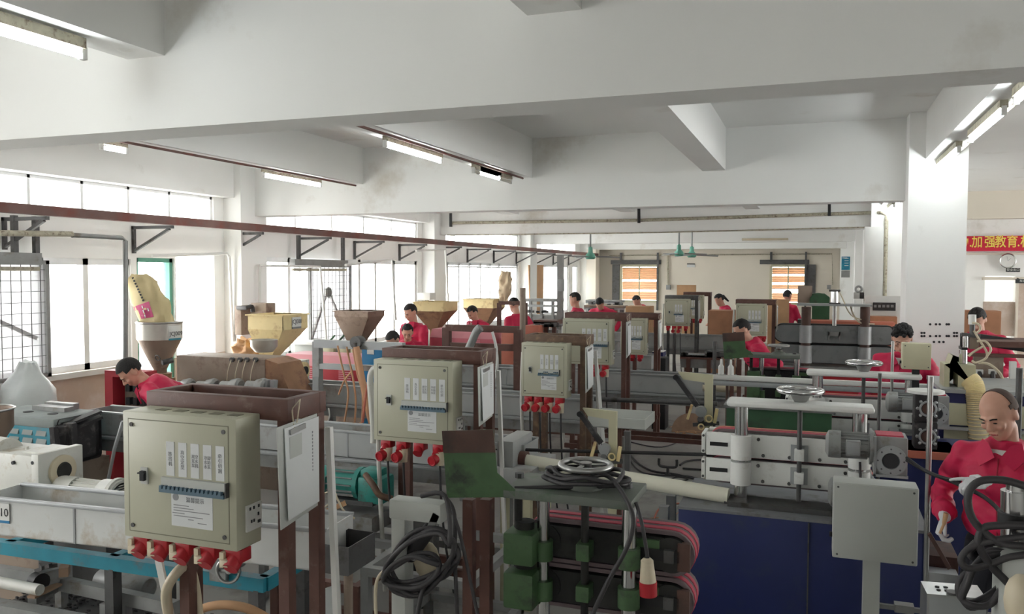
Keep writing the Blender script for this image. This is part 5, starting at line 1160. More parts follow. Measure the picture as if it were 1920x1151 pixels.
# round hopper with number plate + paper sack
YH = 7.2; hc = aY(299, 604, YH); rr = aY(343, 604, YH).x - hc.x; rr = .235
zc = aY(299, 636, YH).z; zb_ = aY(299, 692, YH).z
h = part(B().lathe((hc.x, YH, 0), (0, 0, 1), [(zb_ - .05, .07), (zb_, .07), (zc, rr * .98), (hc.z, rr), (hc.z, rr - .012), (zc, rr - .02)], 32), 'hopper', 'hopperbrown', t)
part(B().ring((hc.x, YH, hc.z), (0, 0, 1), rr, .012, 36, 8), 'hopper_rim', 'steel', h)
part(B().lathe((hc.x, YH, 0), (0, 0, 1), [(zc + .004, rr + .002), (hc.z - .004, rr + .004)], 36), 'steel_band', 'foil', h)
part(B().cyl((hc.x, YH, zb_ - .1), (hc.x, YH, zb_ - .04), .12, n=20).box(hc.x - .12, hc.x + .12, YH - .1, YH + .1, .9, zb_ - .1), 'hopper_throat', 'creamdirty', h)
q = aY(304, 680, YH - .2); part(B().cyl(q, q + V((.05, .1, .02)), .03).ring(q + V((-.06, 0, .05)), (0, 1, .3), .03, .005), 'slide_valve', 'steeldark', h)
def wrap_plate(cx, cy, r, a0, a1, z0, z1, mat, par, name):
    b = B(); n_ = 8; vs = []
    for i in range(n_ + 1):
        a = a0 + (a1 - a0) * i / n_
        for z in (z0, z1): vs.append((cx + r * math.cos(a), cy + r * math.sin(a), z))
    b._add(vs, [(2 * i, 2 * i + 2, 2 * i + 3, 2 * i + 1) for i in range(n_)], True); return part(b, name, mat, par)
va = math.atan2(-YH, -hc.x)  # direction hopper -> camera
wrap_plate(hc.x, YH, rr + .006, va + .38, va + 1.1, zc + .02, hc.z - .03, 'white', h, 'number_plate')
wrap_plate(hc.x, YH, rr + .008, va + .38, va + 1.1, zc + .0, zc + .022, 'teal', h, 'plate_stripe')
am = va + .72; nx_, ny_ = math.cos(am), math.sin(am)
text('JCJ009', .065, (hc.x + (rr + .016) * nx_, YH + (rr + .016) * ny_, zc + .07), 'inkdark', h, 'lettering', Matrix(((-ny_, 0, nx_), (nx_, 0, ny_), (0, 1, 0))))
pb = aY(296, 606, YH); pt = aY(264, 510, YH); sdir = pt - pb
def fsack(f):
    c = pb + sdir * f + V((.0, 0, -.03)); prof = [.9, 1.0, 1.04, 1.05, 1.03, 1.0, .95, .8, .35]; k = f * 8; i_ = min(7, int(k)); r = prof[i_] + (prof[i_ + 1] - prof[i_]) * (k - i_)
    return (c + V((-.02 * f, 0, 0)), .215 * r * (1 if f < .85 else 1.15), .12 * r, 0)
sk = sack('paper_sack', 'cream paper sack with magenta panel emptied upside down into the hopper', fsack, 'kraft', loc=pb, crease=.018, seed=5)
def sk_pt(px, py, off=0):
    d = ray(px, py); Yp = YH - .1 - off
    # shoot on to the front of the leaning sack
    return aY(px, py, Yp)
WINV[sk.name] = Matrix.Translation(-pb)
dg = None
def skin_patch(obj, grid, name, mat, off=.006):
    """lay a patch given as rows of pixels on an object's surface"""
    from mathutils.bvhtree import BVHTree
    me = obj.data; T_ = BVHTree.FromPolygons([obj.location + v.co for v in me.vertices], [tuple(p.vertices) for p in me.polygons])
    vs = []; ok = True
    for row in grid:
        for (a, c_) in row:
            d = ray(a, c_).normalized(); hit = T_.ray_cast(CAM, d)
            if hit[0] is None: vs.append(None); continue
            vs.append(hit[0] - d * off)
    nc = len(grid[0]); fs = []
    for j in range(len(grid) - 1):
        for i in range(nc - 1):
            q = (j * nc + i, j * nc + i + 1, (j + 1) * nc + i + 1, (j + 1) * nc + i)
            if all(vs[k] is not None for k in q): fs.append(q)
    vs = [v if v is not None else V((0, 0, 0)) for v in vs]
    b = B(); b._add([tuple(v) for v in vs], fs, True); bm = b.bm
    bmesh.ops.delete(bm, geom=[v for v in bm.verts if not v.link_faces], context='VERTS')
    bm.transform(Matrix.Translation(-obj.location)); me2 = bpy.data.meshes.new(name); bm.to_mesh(me2); bm.free(); return link_mesh(me2, name, mat, obj)
def gridq(p00, p10, p11, p01, nx=6, ny=6):
    return [[((p00[0] * (1 - i / nx) + p10[0] * i / nx) * (1 - j / ny) + (p01[0] * (1 - i / nx) + p11[0] * i / nx) * j / ny, (p00[1] * (1 - i / nx) + p10[1] * i / nx) * (1 - j / ny) + (p01[1] * (1 - i / nx) + p11[1] * i / nx) * j / ny) for i in range(nx + 1)] for j in range(ny + 1)]
skin_patch(sk, gridq((244, 577), (279, 565), (288, 594), (253, 600)), 'magenta_panel', 'magenta')
skin_patch(sk, gridq((247, 583), (254, 582), (261, 597), (254, 598), 2, 3), 'panel_picture', 'pinktop', .009)
for i in range(10):
    a, c_ = 246 + i * 2.4, 515 + i * 5.2; skin_patch(sk, gridq((a - 1.5, c_), (a + 2.2, c_ - 1), (a + 3.2, c_ + 2.6), (a - .3, c_ + 3.4), 1, 1), 'printed_character', 'inkdark', .008)
for a, c_ in ((265, 573), (267, 581), (270, 590), (276, 578)): skin_patch(sk, gridq((a, c_), (a + 2, c_ - .5), (a + 3.5, c_ + 5), (a + 1.5, c_ + 5.5), 1, 1), 'printed_line', 'paper', .01)
# square hoppers
def square_hopper(px, Y, lab, mat, matlow, plate=None, depth=None, label='paper'):
    """px: x left, x corner(right of front face), y top, y band, y bottom, x bottom centre"""
    xl, xr, yt, yb_, ybot, xb_ = px
    a = aY(xl, yt, Y); x0 = a.x; x1 = aY(xr, yt, Y).x; W = x1 - x0; D = depth or W; zt_ = a.z; zb1_ = aY(xl, yb_, Y).z; z2 = aY(xb_, ybot, Y + D / 2).z; xc = aY(xb_, ybot, Y + D / 2).x; yc = Y + D / 2
    t = thing('hopper', lab, 'hopper', (xc, yc, 0)); r = .07
    part(B().box(x0, x1, Y, Y + .006, zb1_, zt_).box(x0, x1, Y + D, Y + D + .006, zb1_, zt_).box(x0, x0 + .006, Y, Y + D, zb1_, zt_).box(x1 - .006, x1, Y, Y + D, zb1_, zt_), 'hopper_band', mat, t)
    part(B().box(x0 - .02, x1 + .02, Y - .02, Y + .005, zt_ - .01, zt_ + .005).box(x0 - .02, x1 + .02, Y + D, Y + D + .02, zt_ - .01, zt_ + .005).box(x1 - .005, x1 + .02, Y, Y + D, zt_ - .01, zt_ + .005).box(x0 - .02, x0, Y, Y + D, zt_ - .01, zt_ + .005), 'hopper_rim', mat, t)
    b = B(); T4 = [(x0, Y, zb1_), (x1, Y, zb1_), (x1, Y + D, zb1_), (x0, Y + D, zb1_)]; B4 = [(xc - r, yc - r, z2), (xc + r, yc - r, z2), (xc + r, yc + r, z2), (xc - r, yc + r, z2)]
    b._add(B4 + T4, [(i, (i + 1) % 4, 4 + (i + 1) % 4, 4 + i) for i in range(4)]); part(b, 'hopper_cone', matlow, t)
    part(B().box(xc - r, xc + r, yc - r, yc + r, .9, z2), 'hopper_throat', matlow, t)
    part(B().box(xc - .3, xc + .3, yc - .18, yc + .18, 0, .92), 'hopper_base', 'barrel', t)
    if plate:
        yy0, yy1 = Y + D * .35, Y + D * .72
        part(B().box(x1 + .002, x1 + .008, yy0, yy1, zt_ - (zt_ - zb1_) * .85, zt_ - .03), 'number_plate', 'white', t)
        part(B().box(x1 + .002, x1 + .009, yy0, yy1, zt_ - (zt_ - zb1_) * .98, zt_ - (zt_ - zb1_) * .85), 'plate_stripe', 'galv', t)
        text(plate, .075, (x1 + .01, (yy0 + yy1) / 2, zt_ - (zt_ - zb1_) * .5), 'inkdark', t, 'lettering', RX())
    return t
hp = square_hopper((464, 530, 590, 617, 672, 505), 8.2, 'cream square hopper numbered JCJ008 rusty on one side', 'cream', 'cream', 'JCJ008')
q = aY(495, 640, 7.9); part(B().lathe(q, (0, 0, 1), [(-.12, .1), (-.06, .15), (.02, .155), (.02, .145)], 24), 'steel_funnel', 'foil', hp)
o = sack('crumpled_sack', 'crumpled tan sack lying behind the brown extruder cover', lambda f: (aY(462, 655, 8.4) + V((.0, 0, -.25 + .38 * f)), .3 * (1 - f * .7), .2 * (1 - f * .6), 0), 'card', loc=aY(462, 670, 8.4), crease=.04)
square_hopper((627, 690, 583, 593, 650, 668), 10.9, 'grey brown square hopper left of two men in red jackets', 'hopperbrown', 'hopperbrown', depth=.5)
square_hopper((775, 832, 566, 583, 618, 815), 12.9, 'large cream and brown square hopper behind the standing man', 'cream', 'creamdirty')
square_hopper((868, 925, 561, 577, 615, 905), 15.0, 'cream square hopper behind the man wearing glasses', 'cream', 'creamdirty')
# white gearbox of row 3
t = thing('gear_reducer', 'cream white gearbox with dark oily face right of brown extruder cover', 'gearbox', aY(545, 700, 7.9))
x0, x1, z0, z1 = bx(522, 676, 556, 714, 7.9)
g = part(B().prism([(x0, 7.9, z1), (x1, 7.9, z1), (x1, 7.9, z0), (x0 + .12, 7.9, z0)], (0, .25, 0)), 'gearbox_housing', 'whitedirty', t)
part(B().lathe((x1, 8.02, (z0 + z1) / 2), (1, 0, 0), [(0, .1), (.03, .1), (.03, .06), (.035, 0)], 24), 'shaft_flange', 'cream', g); part(B().cyl((x1 + .03, 8.02, (z0 + z1) / 2), (x1 + .045, 8.02, (z0 + z1) / 2), .05), 'oily_bearing', 'dirtymetal', g)
part(B().box(x0 + .1, x1, 7.95, 8.1, 0, z0), 'gearbox_base', 'creamdirty', t)
# red cabinets (extruder covers) rows 3-5
def red_cover(px, Y, D, lab, top='pinktop', mat='redcab', base='barrel', n_c=2):
    x0, x1, z0, z1 = bx(*px, Y); t = thing('extruder', lab, 'extruder', (x0, Y, 0)); s_ = (z1 - z0) * .4
    c_ = part(B().box(x0, x1, Y, Y + D, z0, z1 - s_, .006), 'barrel_cover', mat, t)
    part(B().prism([(x0, Y, z1 - s_), (x0, Y + .08, z1), (x0, Y + D, z1), (x0, Y + D, z1 - s_)], (x1 - x0, 0, 0)), 'sloped_top', top, c_)
    for k in range(n_c):
        xa = x0 + (x1 - x0) * (.2 + .42 * k)
        for r_ in range(6): z = z0 + (z1 - s_ - z0) * (.15 + .13 * r_); part(B().box(xa, xa + .18, Y - .006, Y, z, z + .012), 'louver', 'pinktop', c_)
    part(B().box(x0, x1, Y + .05, Y + D, 0, z0), 'extruder_base', base, t); return t
red_cover((530, 664, 702, 712), 9.1, .5, 'pink and red louvred extruder cover behind the grey A-shaped frame', n_c=3)
red_cover((806, 617, 925, 655), 11.3, .5, 'pinkish red extruder cover behind the brown open frame', top='pinktop', mat='pinkcab')
simple('orange_cabinet', 'small coral louvred cabinet behind the brown frame right bay', 'cabinet', (940, 620, 968, 648), 11.2, .4, 'coral', floor=True)
simple('orange_cabinet', 'coral louvred box left above the rusty switchboard stand', 'cabinet', (983, 610, 1010, 632), 12.2, .4, 'coral', floor=True)
t = thing('blue_cabinet', 'bright blue box with white sticker behind hidden worker head', 'cabinet', aY(700, 660, 8.6))
x0, x1, z0, z1 = bx(678, 649, 722, 668, 8.6); part(B().box(x0, x1, 8.6, 8.9, 0, z1, .006), 'box_body', 'bluecab', t); q = aY(695, 658, 8.59); part(B().box(q.x - .05, q.x + .04, 8.59, 8.6, q.z - .04, q.z + .04), 'sticker', 'white', t)
# white machines by window, row 3
t = thing('white_bench', 'white topped bench with grey boxes under the second bay window', 'bench', aY(600, 640, 11.0))
x0, x1, z0, z1 = bx(538, 640, 616, 668, 10.6); part(B().box(x0, x1, 10.6, 11.2, z1 - .04, z1), 'bench_top', 'white', t); part(B().box(x0 + .1, x1, 10.65, 11.15, 0, z1 - .04), 'bench_body', 'greybox', t)
for px in (612, 640, 664): q = aY(px, 655, 10.55); part(B().box(q.x - .09, q.x + .09, 10.6, 10.66, q.z - .08, q.z + .08, .004), 'grey_box', 'beigeplate', t)
for px in (617, 634): q = aY(px, 641, 10.7); part(B().bar(q, q + V((.1, 0, .1)), .03, .02), 'green_tool', 'greenbase', t)
# A-frame with hoses
t = thing('a_frame', 'grey square tube A-shaped frame with orange hoses hanging from it', 'steel frame', aY(600, 790, 6.6)); YA = 6.5
b = B().bar(aY(592, 644, YA), aY(757, 650, YA), .07, .07).bar(aY(595, 686, YA), aY(700, 690, YA), .05, .05)
part(b, 'top_bar', 'greylight', t)
part(B().box(aY(594, 650, YA).x - .03, aY(594, 650, YA).x + .04, YA - .03, YA + .04, 0, aY(594, 640, YA).z), 'upright', 'galv', t)
part(B().bar(aY(592, 708, YA - .05), aY(580, 800, YA - .6) - V((0, 0, .9)), .05, .04), 'slanted_leg', 'greylight', t)
q = aY(757, 650, YA); part(B().box(q.x - .03, q.x + .03, YA, YA + .06, 0, q.z - .03), 'upright', 'galv', t)
part(B().ring(aY(600, 742, YA - .04), (0, 0, 1), .05, .012, 12, 6), 'black_tie', 'cable', t)
q = aY(668, 642, YA - .05); o = part(B().cyl(q - V((0, .02, 0)), q + V((0, .08, 0)), .055, n=20).cyl(q + V((0, 0, -.1)), q, .03), 'swivel', 'steeldark', None, loc=q); tag(o, 'dark round swivel joint on the A-shaped frame', 'joint')
hose([aY(668, 650, YA - .1), aY(675, 690, YA - .1), aY(686, 745, YA - .1), aY(700, 810, YA - .1)], .029, 'thick tan leather-like hose slanting down behind second switchboard', 'orangehose')
for pts, lab in (([(633, 648), (640, 680), (647, 710), (653, 735), (650, 765), (646, 790)], 'left thin orange hose hanging from the A-shaped frame'), ([(650, 650), (656, 680), (662, 710), (667, 750), (665, 792)], 'middle thin orange hose hanging from the A-shaped frame'), ([(662, 655), (670, 700), (680, 740), (678, 790), (674, 793)], 'right thin orange hose hanging from the A-shaped frame'), ([(661, 694), (645, 715), (635, 740)], 'short orange hose crossing toward lower left')):
    hose([aY(a, c_, YA - .08) for a, c_ in pts], .009, lab, 'orangehose', g=None)
hose([aY(697, 700, 6.3), aY(690, 720, 6.3), aY(684, 755, 6.3), aY(680, 792, 6.3)], .012, 'thin coral hose close to the second switchboard', 'coral')
hose([aY(616, 765, 6.3), aY(618, 780, 6.3), aY(614, 792, 6.3)], .006, 'short white wire under the third trough', 'white', 'cable', name='short_wire')
# ducts behind switchboard 2
hose([aY(706, 690, 5.0), aY(697, 696, 5.0), aY(694, 720, 5.0), aY(700, 800, 5.0), aY(700, 830, 5.0)], .022, 'white elbow duct at left back of the second switchboard', 'whitedirty', 'pipe', 4, 'white_duct')
# brown open frame with corrugated hose (row 3)
t = thing('open_frame', 'brown steel open frame standing between trough rows, grey hose through it', 'steel frame', aY(905, 760, 8.2)); YF3 = 8.2
a, c_, d_, e_ = aY(838, 614, YF3), aY(972, 618, YF3), aY(838, 648, YF3), aY(972, 652, YF3)
part(B().bar(a, c_, .08, .07), 'top_bar', 'brown', t); part(B().bar(d_, e_, .06, .07), 'middle_bar', 'brown', t)
for q in (a, c_): part(B().box(q.x - .04, q.x + .04, YF3 - .04, YF3 + .04, 0, q.z), 'upright', 'brown', t)
hose([aY(878, 655, 8.0), aY(885, 640, 8.0), aY(893, 622, 8.0), aY(901, 614, 8.0)], .045, 'grey corrugated hose standing through the brown open frame', 'motorgrey')
hose([aY(923, 622, 8.0), aY(930, 650, 8.0), aY(932, 690, 8.0), aY(922, 718, 8.0)], .016, 'white hose hanging in the brown open frame', 'white')
t = thing('dark_frame', 'dark brown steel frame with posts before the fourth bay window', 'steel frame', aY(955, 620, 12.8)); Yk = 12.8
a, c_ = aY(936, 568, Yk), aY(985, 568, Yk); part(B().bar(a, c_, .06, .06), 'top_bar', 'brown', t)
for q in (a, c_): part(B().box(q.x - .03, q.x + .03, Yk - .03, Yk + .03, 0, q.z), 'upright', 'brown', t)
q = aY(980, 595, 9.5); o = part(B().cyl((q.x, 9.5, 0), (q.x, 9.5, aY(980, 540, 9.5).z), .035), 'tan_post', 'barrel', None, loc=(q.x, 9.5, 0)); tag(o, 'thin tan post rising left of the rusty switchboard', 'post')
q = aY(1049, 560, 14.2); o = part(B().box(q.x - .05, q.x + .05, 14.2, 14.3, 0, aY(1049, 478, 14.2).z), 'grey_post', 'galv', None, loc=(q.x, 14.2, 0)); tag(o, 'tall grey post with switch box before the beige wall', 'post')
simple('switch_box', 'pale switch box fixed on the tall grey post', 'switch box', (1046, 523, 1056, 546), 14.1, .08, 'greylight')
# wall boxes
t = thing('wall_box', 'tan cable box with black pipe on the first white column', 'switch box', aY(450, 600, 9.0))
x0, x1, z0, z1 = bx(440, 573, 452, 628, 8.9); part(B().box(x0, x1, 8.9, 9.15, z0, z1, .005), 'tall_box', 'barrel', t)
x0, x1, z0, z1 = bx(470, 568, 499, 588, 9.0); part(B().box(x0, x1, 9.0, 9.2, z0, z1, .005), 'wide_box', 'barrel', t)
part(B().tube([aY(446, 577, 8.88), aY(462, 577, 8.85), aY(472, 575, 8.95), aY(474, 585, 8.95)], .03, 8, sub=4), 'black_pipe', 'cable', t)
t = thing('white_control_box', 'white control box on a thin post before third bay window', 'control box', aY(795, 562, 13.6)); x0, x1, z0, z1 = bx(783, 549, 806, 562, 13.6); part(B().box(x0, x1, 13.6, 13.85, z0, z1, .005), 'box_body', 'white', t); part(B().box(x0 + .1, x0 + .15, 13.7, 13.75, 0, z0), 'post', 'galv', t)
# hanging paper bags / sheets at the windows
o = sack('hanging_paper', 'crumpled tan paper hanging before the third bay window', lambda f: (aY(944, 568, 15.2) + V((.06 * f, 0, .62 * f)), .13 * (1 - abs(f - .6) * .5), .05, 0), 'paperkraft', loc=aY(944, 568, 15.2), crease=.03)
# far conveyor frames
def far_frame(px, Y, lab, mat='galv', nleg=3):
    x0, x1, z0, z1 = bx(*px, Y); t = thing('far_machine', lab, 'machine', (x0, Y, 0))
    part(B().box(x0, x1, Y, Y + .4, z1 - .06, z1), 'top_beam', mat, t); part(B().box(x0, x1, Y, Y + .06, (z0 + z1) / 2, (z0 + z1) / 2 + .05), 'middle_beam', 'greylight', t)
    part(B().box(x0, x1, Y + .05, Y + .35, .85, z0), 'machine_bed', 'galv', t)
    for k in range(nleg): q = x0 + (x1 - x0) * (k + .3) / nleg; part(B().box(q, q + .06, Y + .02, Y + .08, 0, z1 - .05), 'upright', mat, t)
    b = B(); random.seed(int(px[0]))
    for k in range(8): q = x0 + (x1 - x0) * random.random(); s_ = random.uniform(.03, .09); b.box(q, q + s_ * 1.5, Y - .02, Y + .06, z0 + .05, z0 + .05 + s_)
    part(b, 'small_fittings', 'steeldark', t, kind='stuff')
    return t
far_frame((985, 560, 1048, 590), 17.5, 'far grey machine frame left of the beige pillar')
far_frame((1095, 572, 1170, 588), 18.6, 'far grey machine frame with a long top plate before left louvred window', 'barrel')
far_frame((1098, 562, 1165, 575), 21.0, 'farther grey machine frame with slotted beam')
far_frame((1000, 600, 1045, 618), 12.4, 'dark cluttered machine above the rusty switchboard stand', 'brown')
far_frame((1275, 665, 1352, 672), 12.6, 'dark brown frame under the far trough', 'brown', 2)
simple('cardboard_box', 'tan cardboard box before the worker under left louvred window', 'cardboard box', (1173, 574, 1218, 590), 17.2, .5, 'card', floor=True)
simple('brown_board', 'plain brown board standing against the back wall', 'board', (1269, 534, 1305, 556), 24, .05, 'card', floor=True)
simple('brown_board', 'wide brown board low under the right louvred window', 'board', (1440, 561, 1480, 585), 19.5, .05, 'card', floor=True)
simple('work_table', 'small wooden table of the seated ponytail worker', 'table', (1328, 582, 1376, 586), 17.0, .6, 'wood', floor=True)
t = thing('blue_crate', 'blue and white box on low shelf under far trough', 'box', aY(1235, 665, 13.0)); x0, x1, z0, z1 = bx(1223, 660, 1243, 668, 13.0)
part(B().box(x0, x1, 13.0, 13.3, z0, z1), 'crate_body', 'navy', t); part(B().box(x0, x1, 13.0, 13.3, z1, z1 + .01), 'crate_rim', 'white', t); part(B().box(x0, x1, 13.05, 13.25, 0, z0), 'crate_stand', 'steeldark', t)
simple('black_case', 'black case with white label under far trough', 'case', (1223, 671, 1248, 685), 12.0, .3, 'black', floor=True)
# ceiling fans
for px, py, Y, lab in ((1273, 470, 18.5, 'green ceiling fan far down the hall, left one of the pair'), (1297, 473, 19.5, 'green ceiling fan far down the hall, right one of the pair'), (1107, 475, 16.5, 'green ceiling fan near end of the long rail')):
    q = aY(px, py, Y); t = thing('ceiling_fan', lab, 'ceiling fan', q, 0, 'ceiling fans far down the hall')
    part(B().cyl(q, (q.x, q.y, 3.9), .018, n=8), 'down_rod', 'galv', t); part(B().lathe(q - V((0, 0, .12)), (0, 0, 1), [(0, 0), (0, .08), (.04, .11), (.1, .09), (.14, .05), (.24, .045), (.26, .02)], 20), 'motor_housing', 'greenfan', t)
    for i in range(3): a = 2 * math.pi * i / 3 + .2; part(B().prism([q + V((math.cos(a) * .12 - math.sin(a) * .05, math.sin(a) * .12 + math.cos(a) * .05, -.08)), q + V((math.cos(a) * .6 - math.sin(a) * .07, math.sin(a) * .6 + math.cos(a) * .07, -.1)), q + V((math.cos(a) * .6 + math.sin(a) * .07, math.sin(a) * .6 - math.cos(a) * .07, -.08)), q + V((math.cos(a) * .12 + math.sin(a) * .05, math.sin(a) * .12 - math.cos(a) * .05, -.06))], (0, 0, .012)), 'blade', 'galv', t)
# conduit on back wall with switch, paper notice
pipe([aY(1143, 479, 27.93), aY(1560, 476, 27.93), aY(1561, 534, 27.93)], .02, 'back_conduit', 'thin conduit along the back wall down to the right switch', 'pipe', 'fitting')
pipe([aY(1252, 479, 27.93), aY(1253, 540, 27.93)], .03, 'back_conduit', 'short conduit down to the switch box between both louvred windows', 'pipe', 'fitting')
simple('switch_box', 'small grey switch box between the two louvred windows', 'switch box', (1249, 534, 1257, 543), 27.8, .12, 'galv'); simple('switch_box', 'small grey switch box right of right louvred window', 'switch box', (1551, 534, 1558, 542), 27.8, .12, 'galv')
simple('wall_notice', 'small white notice with dark heading on the back wall', 'notice', (1288, 494, 1303, 501), 27.97, .02, 'paper'); simple('notice_heading', 'dark heading strip on the small back wall notice', 'notice', (1288, 494, 1303, 495.6), 27.95, .02, 'inkdark')
simple('ceiling_light_strip', 'pale unlit strip light on the far beam', 'light', (1391, 447, 1478, 451), 21.4, .05, 'plugcream')
# ================================================================ right side bench and machine
t = thing('assembly_bench', 'long bench with navy and beige panels behind the bald worker', 'bench', aY(1800, 760, 7.8)); YR_ = 7.2
x0, x1, z0, z1 = bx(1764, 736, 2000, 800, YR_)
part(B().box(x0, x1, YR_, YR_ + .9, z1 - .0, z1 + .03), 'bench_top', 'tank', t); part(B().box(x0, x1, YR_ + .03, YR_ + .85, 0, z1), 'bench_body', 'navy', t)
for y0, y1 in ((757, 798), (808, 850)):
    za, zb2 = aY(1800, y0, YR_).z, aY(1800, y1, YR_).z
    for k in range(4): xx = x0 + .03 + k * .45; part(B().box(xx, xx + .42, YR_ + .01, YR_ + .03, zb2, za, .003), 'bench_panel', 'beigeplate', t)
part(B().box(x0 - .02, x1, YR_ - .03, YR_ + .01, aY(1800, 806, YR_).z, aY(1800, 800, YR_).z), 'kick_rail', 'steel', t)
t = thing('cutter_head', 'pale cast housing with arch opening and flexible hose on the bench', 'machine head', aY(1808, 735, YR_ + .2)); Yc = YR_ + .15
x0, x1, z0, z1 = bx(1797, 684, 1830, 733, Yc)
part(B().prism([(x0 - .1, Yc, z1), (x1, Yc, z1), (x1, Yc, z0 + .03), (x1 - .03, Yc, z0), (x0, Yc, z0), (x0, Yc, z0 + .22), (x0 - .04, Yc, z0 + .28), (x0 - .06, Yc, z0 + .22), (x0 - .06, Yc, z0), (x0 - .1, Yc, z0)], (0, .25, 0)), 'cast_housing', 'beigeplate', t)
part(B().cyl(aY(1806, 684, Yc + .1), aY(1806, 656, Yc + .1), .03, n=20), 'chrome_column', 'chrome', t)
part(B().box(aY(1803, 656, Yc).x, aY(1814, 656, Yc).x, Yc, Yc + .15, aY(1803, 656, Yc).z, aY(1803, 651, Yc).z).box(aY(1804, 630, Yc).x, aY(1807, 630, Yc).x, Yc + .05, Yc + .1, aY(1803, 656, Yc).z, aY(1803, 626, Yc).z), 'clamp_block', 'blackdusty', t)
part(B().cyl(aY(1810, 651, Yc), aY(1810, 630, Yc), .022, n=16), 'air_cylinder', 'chrome', t)
part(B().box(aY(1817, 650, Yc).x, aY(1835, 650, Yc).x, Yc, Yc + .12, aY(1817, 654, Yc).z, aY(1817, 630, Yc).z, .004), 'valve_box', 'barrel', t)
part(B().bar(aY(1803, 627, Yc), aY(1838, 630, Yc), .03, .03).cyl(aY(1823, 628, Yc), aY(1823, 608, Yc), .02), 'top_bracket', 'steeldark', t)
part(B().cyl(aY(1823, 608, Yc), aY(1823, 590, Yc), .028, n=16), 'white_filter', 'white', t)
for pts in ([(1826, 620), (1838, 640), (1850, 660), (1848, 672), (1830, 680), (1822, 676)], [(1823, 605), (1835, 608), (1838, 618), (1830, 625)], [(1832, 640), (1848, 640), (1858, 655), (1850, 668)], [(1816, 668), (1825, 660), (1846, 648)]): part(B().tube([aY(a, c_, Yc - .05) for a, c_ in pts], .009, 6, sub=5), 'air_hose', 'plugcream', t)
P = [aY(1818, 712, Yc - .1), aY(1826, 722, Yc - .12), aY(1830, 745, Yc - .14), aY(1833, 785, Yc - .16), aY(1835, 850, Yc - .16)]; P = spline(P, 10)
hz_ = thing('corrugated_hose', 'thick cream corrugated hose bending down behind bald worker head', 'hose', P[-1])
rs = [.064 + (.006 if i % 2 else 0) for i in range(len(P))]; part(B().tube(P, rs, 18), 'hose_body', 'plugcream', hz_, sharp=80)
b = B()
for i in range(0, len(P) - 1, 1): b.ring(P[i], (P[i + 1] - P[i]), .068, .005, 18, 5)
part(b, 'hose_ribs', 'cream', hz_, kind='stuff')
t = thing('tool_rack', 'brown backed bench machine with cables before the back right worker', 'machine', aY(1860, 700, 8.3)); Yt = 8.2
x0, x1, z0, z1 = bx(1826, 668, 1882, 718, Yt)
part(B().box(x0, x1, Yt, Yt + .05, z0, z1), 'brown_panel', 'barrel', t); part(B().box(x0 - .1, x1 + .8, Yt, Yt + .5, 0, z0), 'bench_frame', 'galv', t)
part(B().box(x0, x1 + .8, Yt - .05, Yt + .5, z1 + .09, z1 + .14).box(x0 - .05, x1 + .8, Yt - .02, Yt + .02, z1 + .0, z1 + .03), 'top_rail', 'brown', t)
for px in (1836, 1861):
    q = aY(px, 697, Yt - .02); part(B().box(q.x - .03, q.x + .03, Yt - .03, Yt, q.z - .02, q.z + .02), 'white_socket', 'white', t); part(B().tube([q, q - V((0, .04, .1)), q - V((.01, .03, .2))], .02, 6, sub=3), 'socket_cable', 'cable', t)
part(B().tube([aY(1835, 680, Yt - .1), aY(1855, 683, Yt - .1), aY(1875, 700, Yt - .1), aY(1882, 718, Yt - .1)], .012, 6, sub=5), 'grey_hose', 'plugcream', t)
part(B().box(aY(1895, 700, Yt).x - .025, aY(1895, 700, Yt).x + .025, Yt - .1, Yt - .05, z0, aY(1895, 676, Yt).z), 'white_post', 'white', t)
part(B().bar(aY(1835, 636, Yt + .3), aY(1960, 655, Yt + .3), .08, .1), 'black_beam', 'blackdusty', t)
# bottom right machine
YS = 2.95
t = thing('corner_machine', 'grey machine with chrome cylinder at the lower right corner', 'machine', aY(1905, 1100, YS))
a, c_ = aY(1906, 920, YS), aY(1906, 1060, YS)
part(B().cyl(c_, a, .044, n=24).cyl(a, a + V((0, 0, .02)), .03), 'chrome_cylinder', 'chrome', t); part(B().cyl(aY(1906, 985, YS), aY(1906, 960, YS), .052, n=24), 'black_ring', 'black', t)
x0, x1, z0, z1 = bx(1878, 1040, 2100, 1151, YS - .1); part(B().box(x0, x1, YS - .1, YS + .04, 0, z1, .012), 'machine_body', 'greybox', t)
part(B().box(x0 + .08, x0 + .16, YS - .12, YS + .02, z1, z1 + .06), 'label_block', 'galv', t)
o = part(B().sph(aY(1915, 1125, YS - .3), .045, .045, .075, 14), 'industrial_plug', 'plugcream', None, loc=aY(1915, 1160, YS - .3)); tag(o, 'cream rounded plug end at the lower right corner', 'plug')
zz = aY(1725, 1095, 3.4).z
t = thing('steel_chute', 'pale sheet steel tray with bolt holes before the bald worker legs', 'tray', aY(1790, 1151, 3.3))
a, c_, d_, e_ = aZ(1726, 1094, zz), aZ(1832, 1102, zz), aZ(1850, 1128, zz), aZ(1738, 1118, zz)
part(B().prism([a, c_, d_, e_], (0, 0, .01)), 'tray_top', 'steel', t)
part(B().prism([a, e_, e_ - V((0, 0, .3)), a - V((0, 0, .3))], (.008, 0, 0)), 'tray_side', 'steel', t); part(B().prism([e_, d_, d_ - V((0, 0, .3)), e_ - V((0, 0, .3))], (0, .008, 0)), 'tray_front', 'greylight', t)
b = B()
for px, py in ((1757, 1100), (1773, 1101), (1760, 1106), (1775, 1107)): q = aZ(px, py, zz + .011); b.cyl(q, q + V((0, 0, .002)), .008, n=8)
part(b, 'tray_holes', 'inkdark', t, kind='stuff'); q = aZ(1787, 1113, zz + .011); part(B().cyl(q, q + V((0, 0, .008)), .022, n=16), 'dark_bolt', 'steeldark', t)
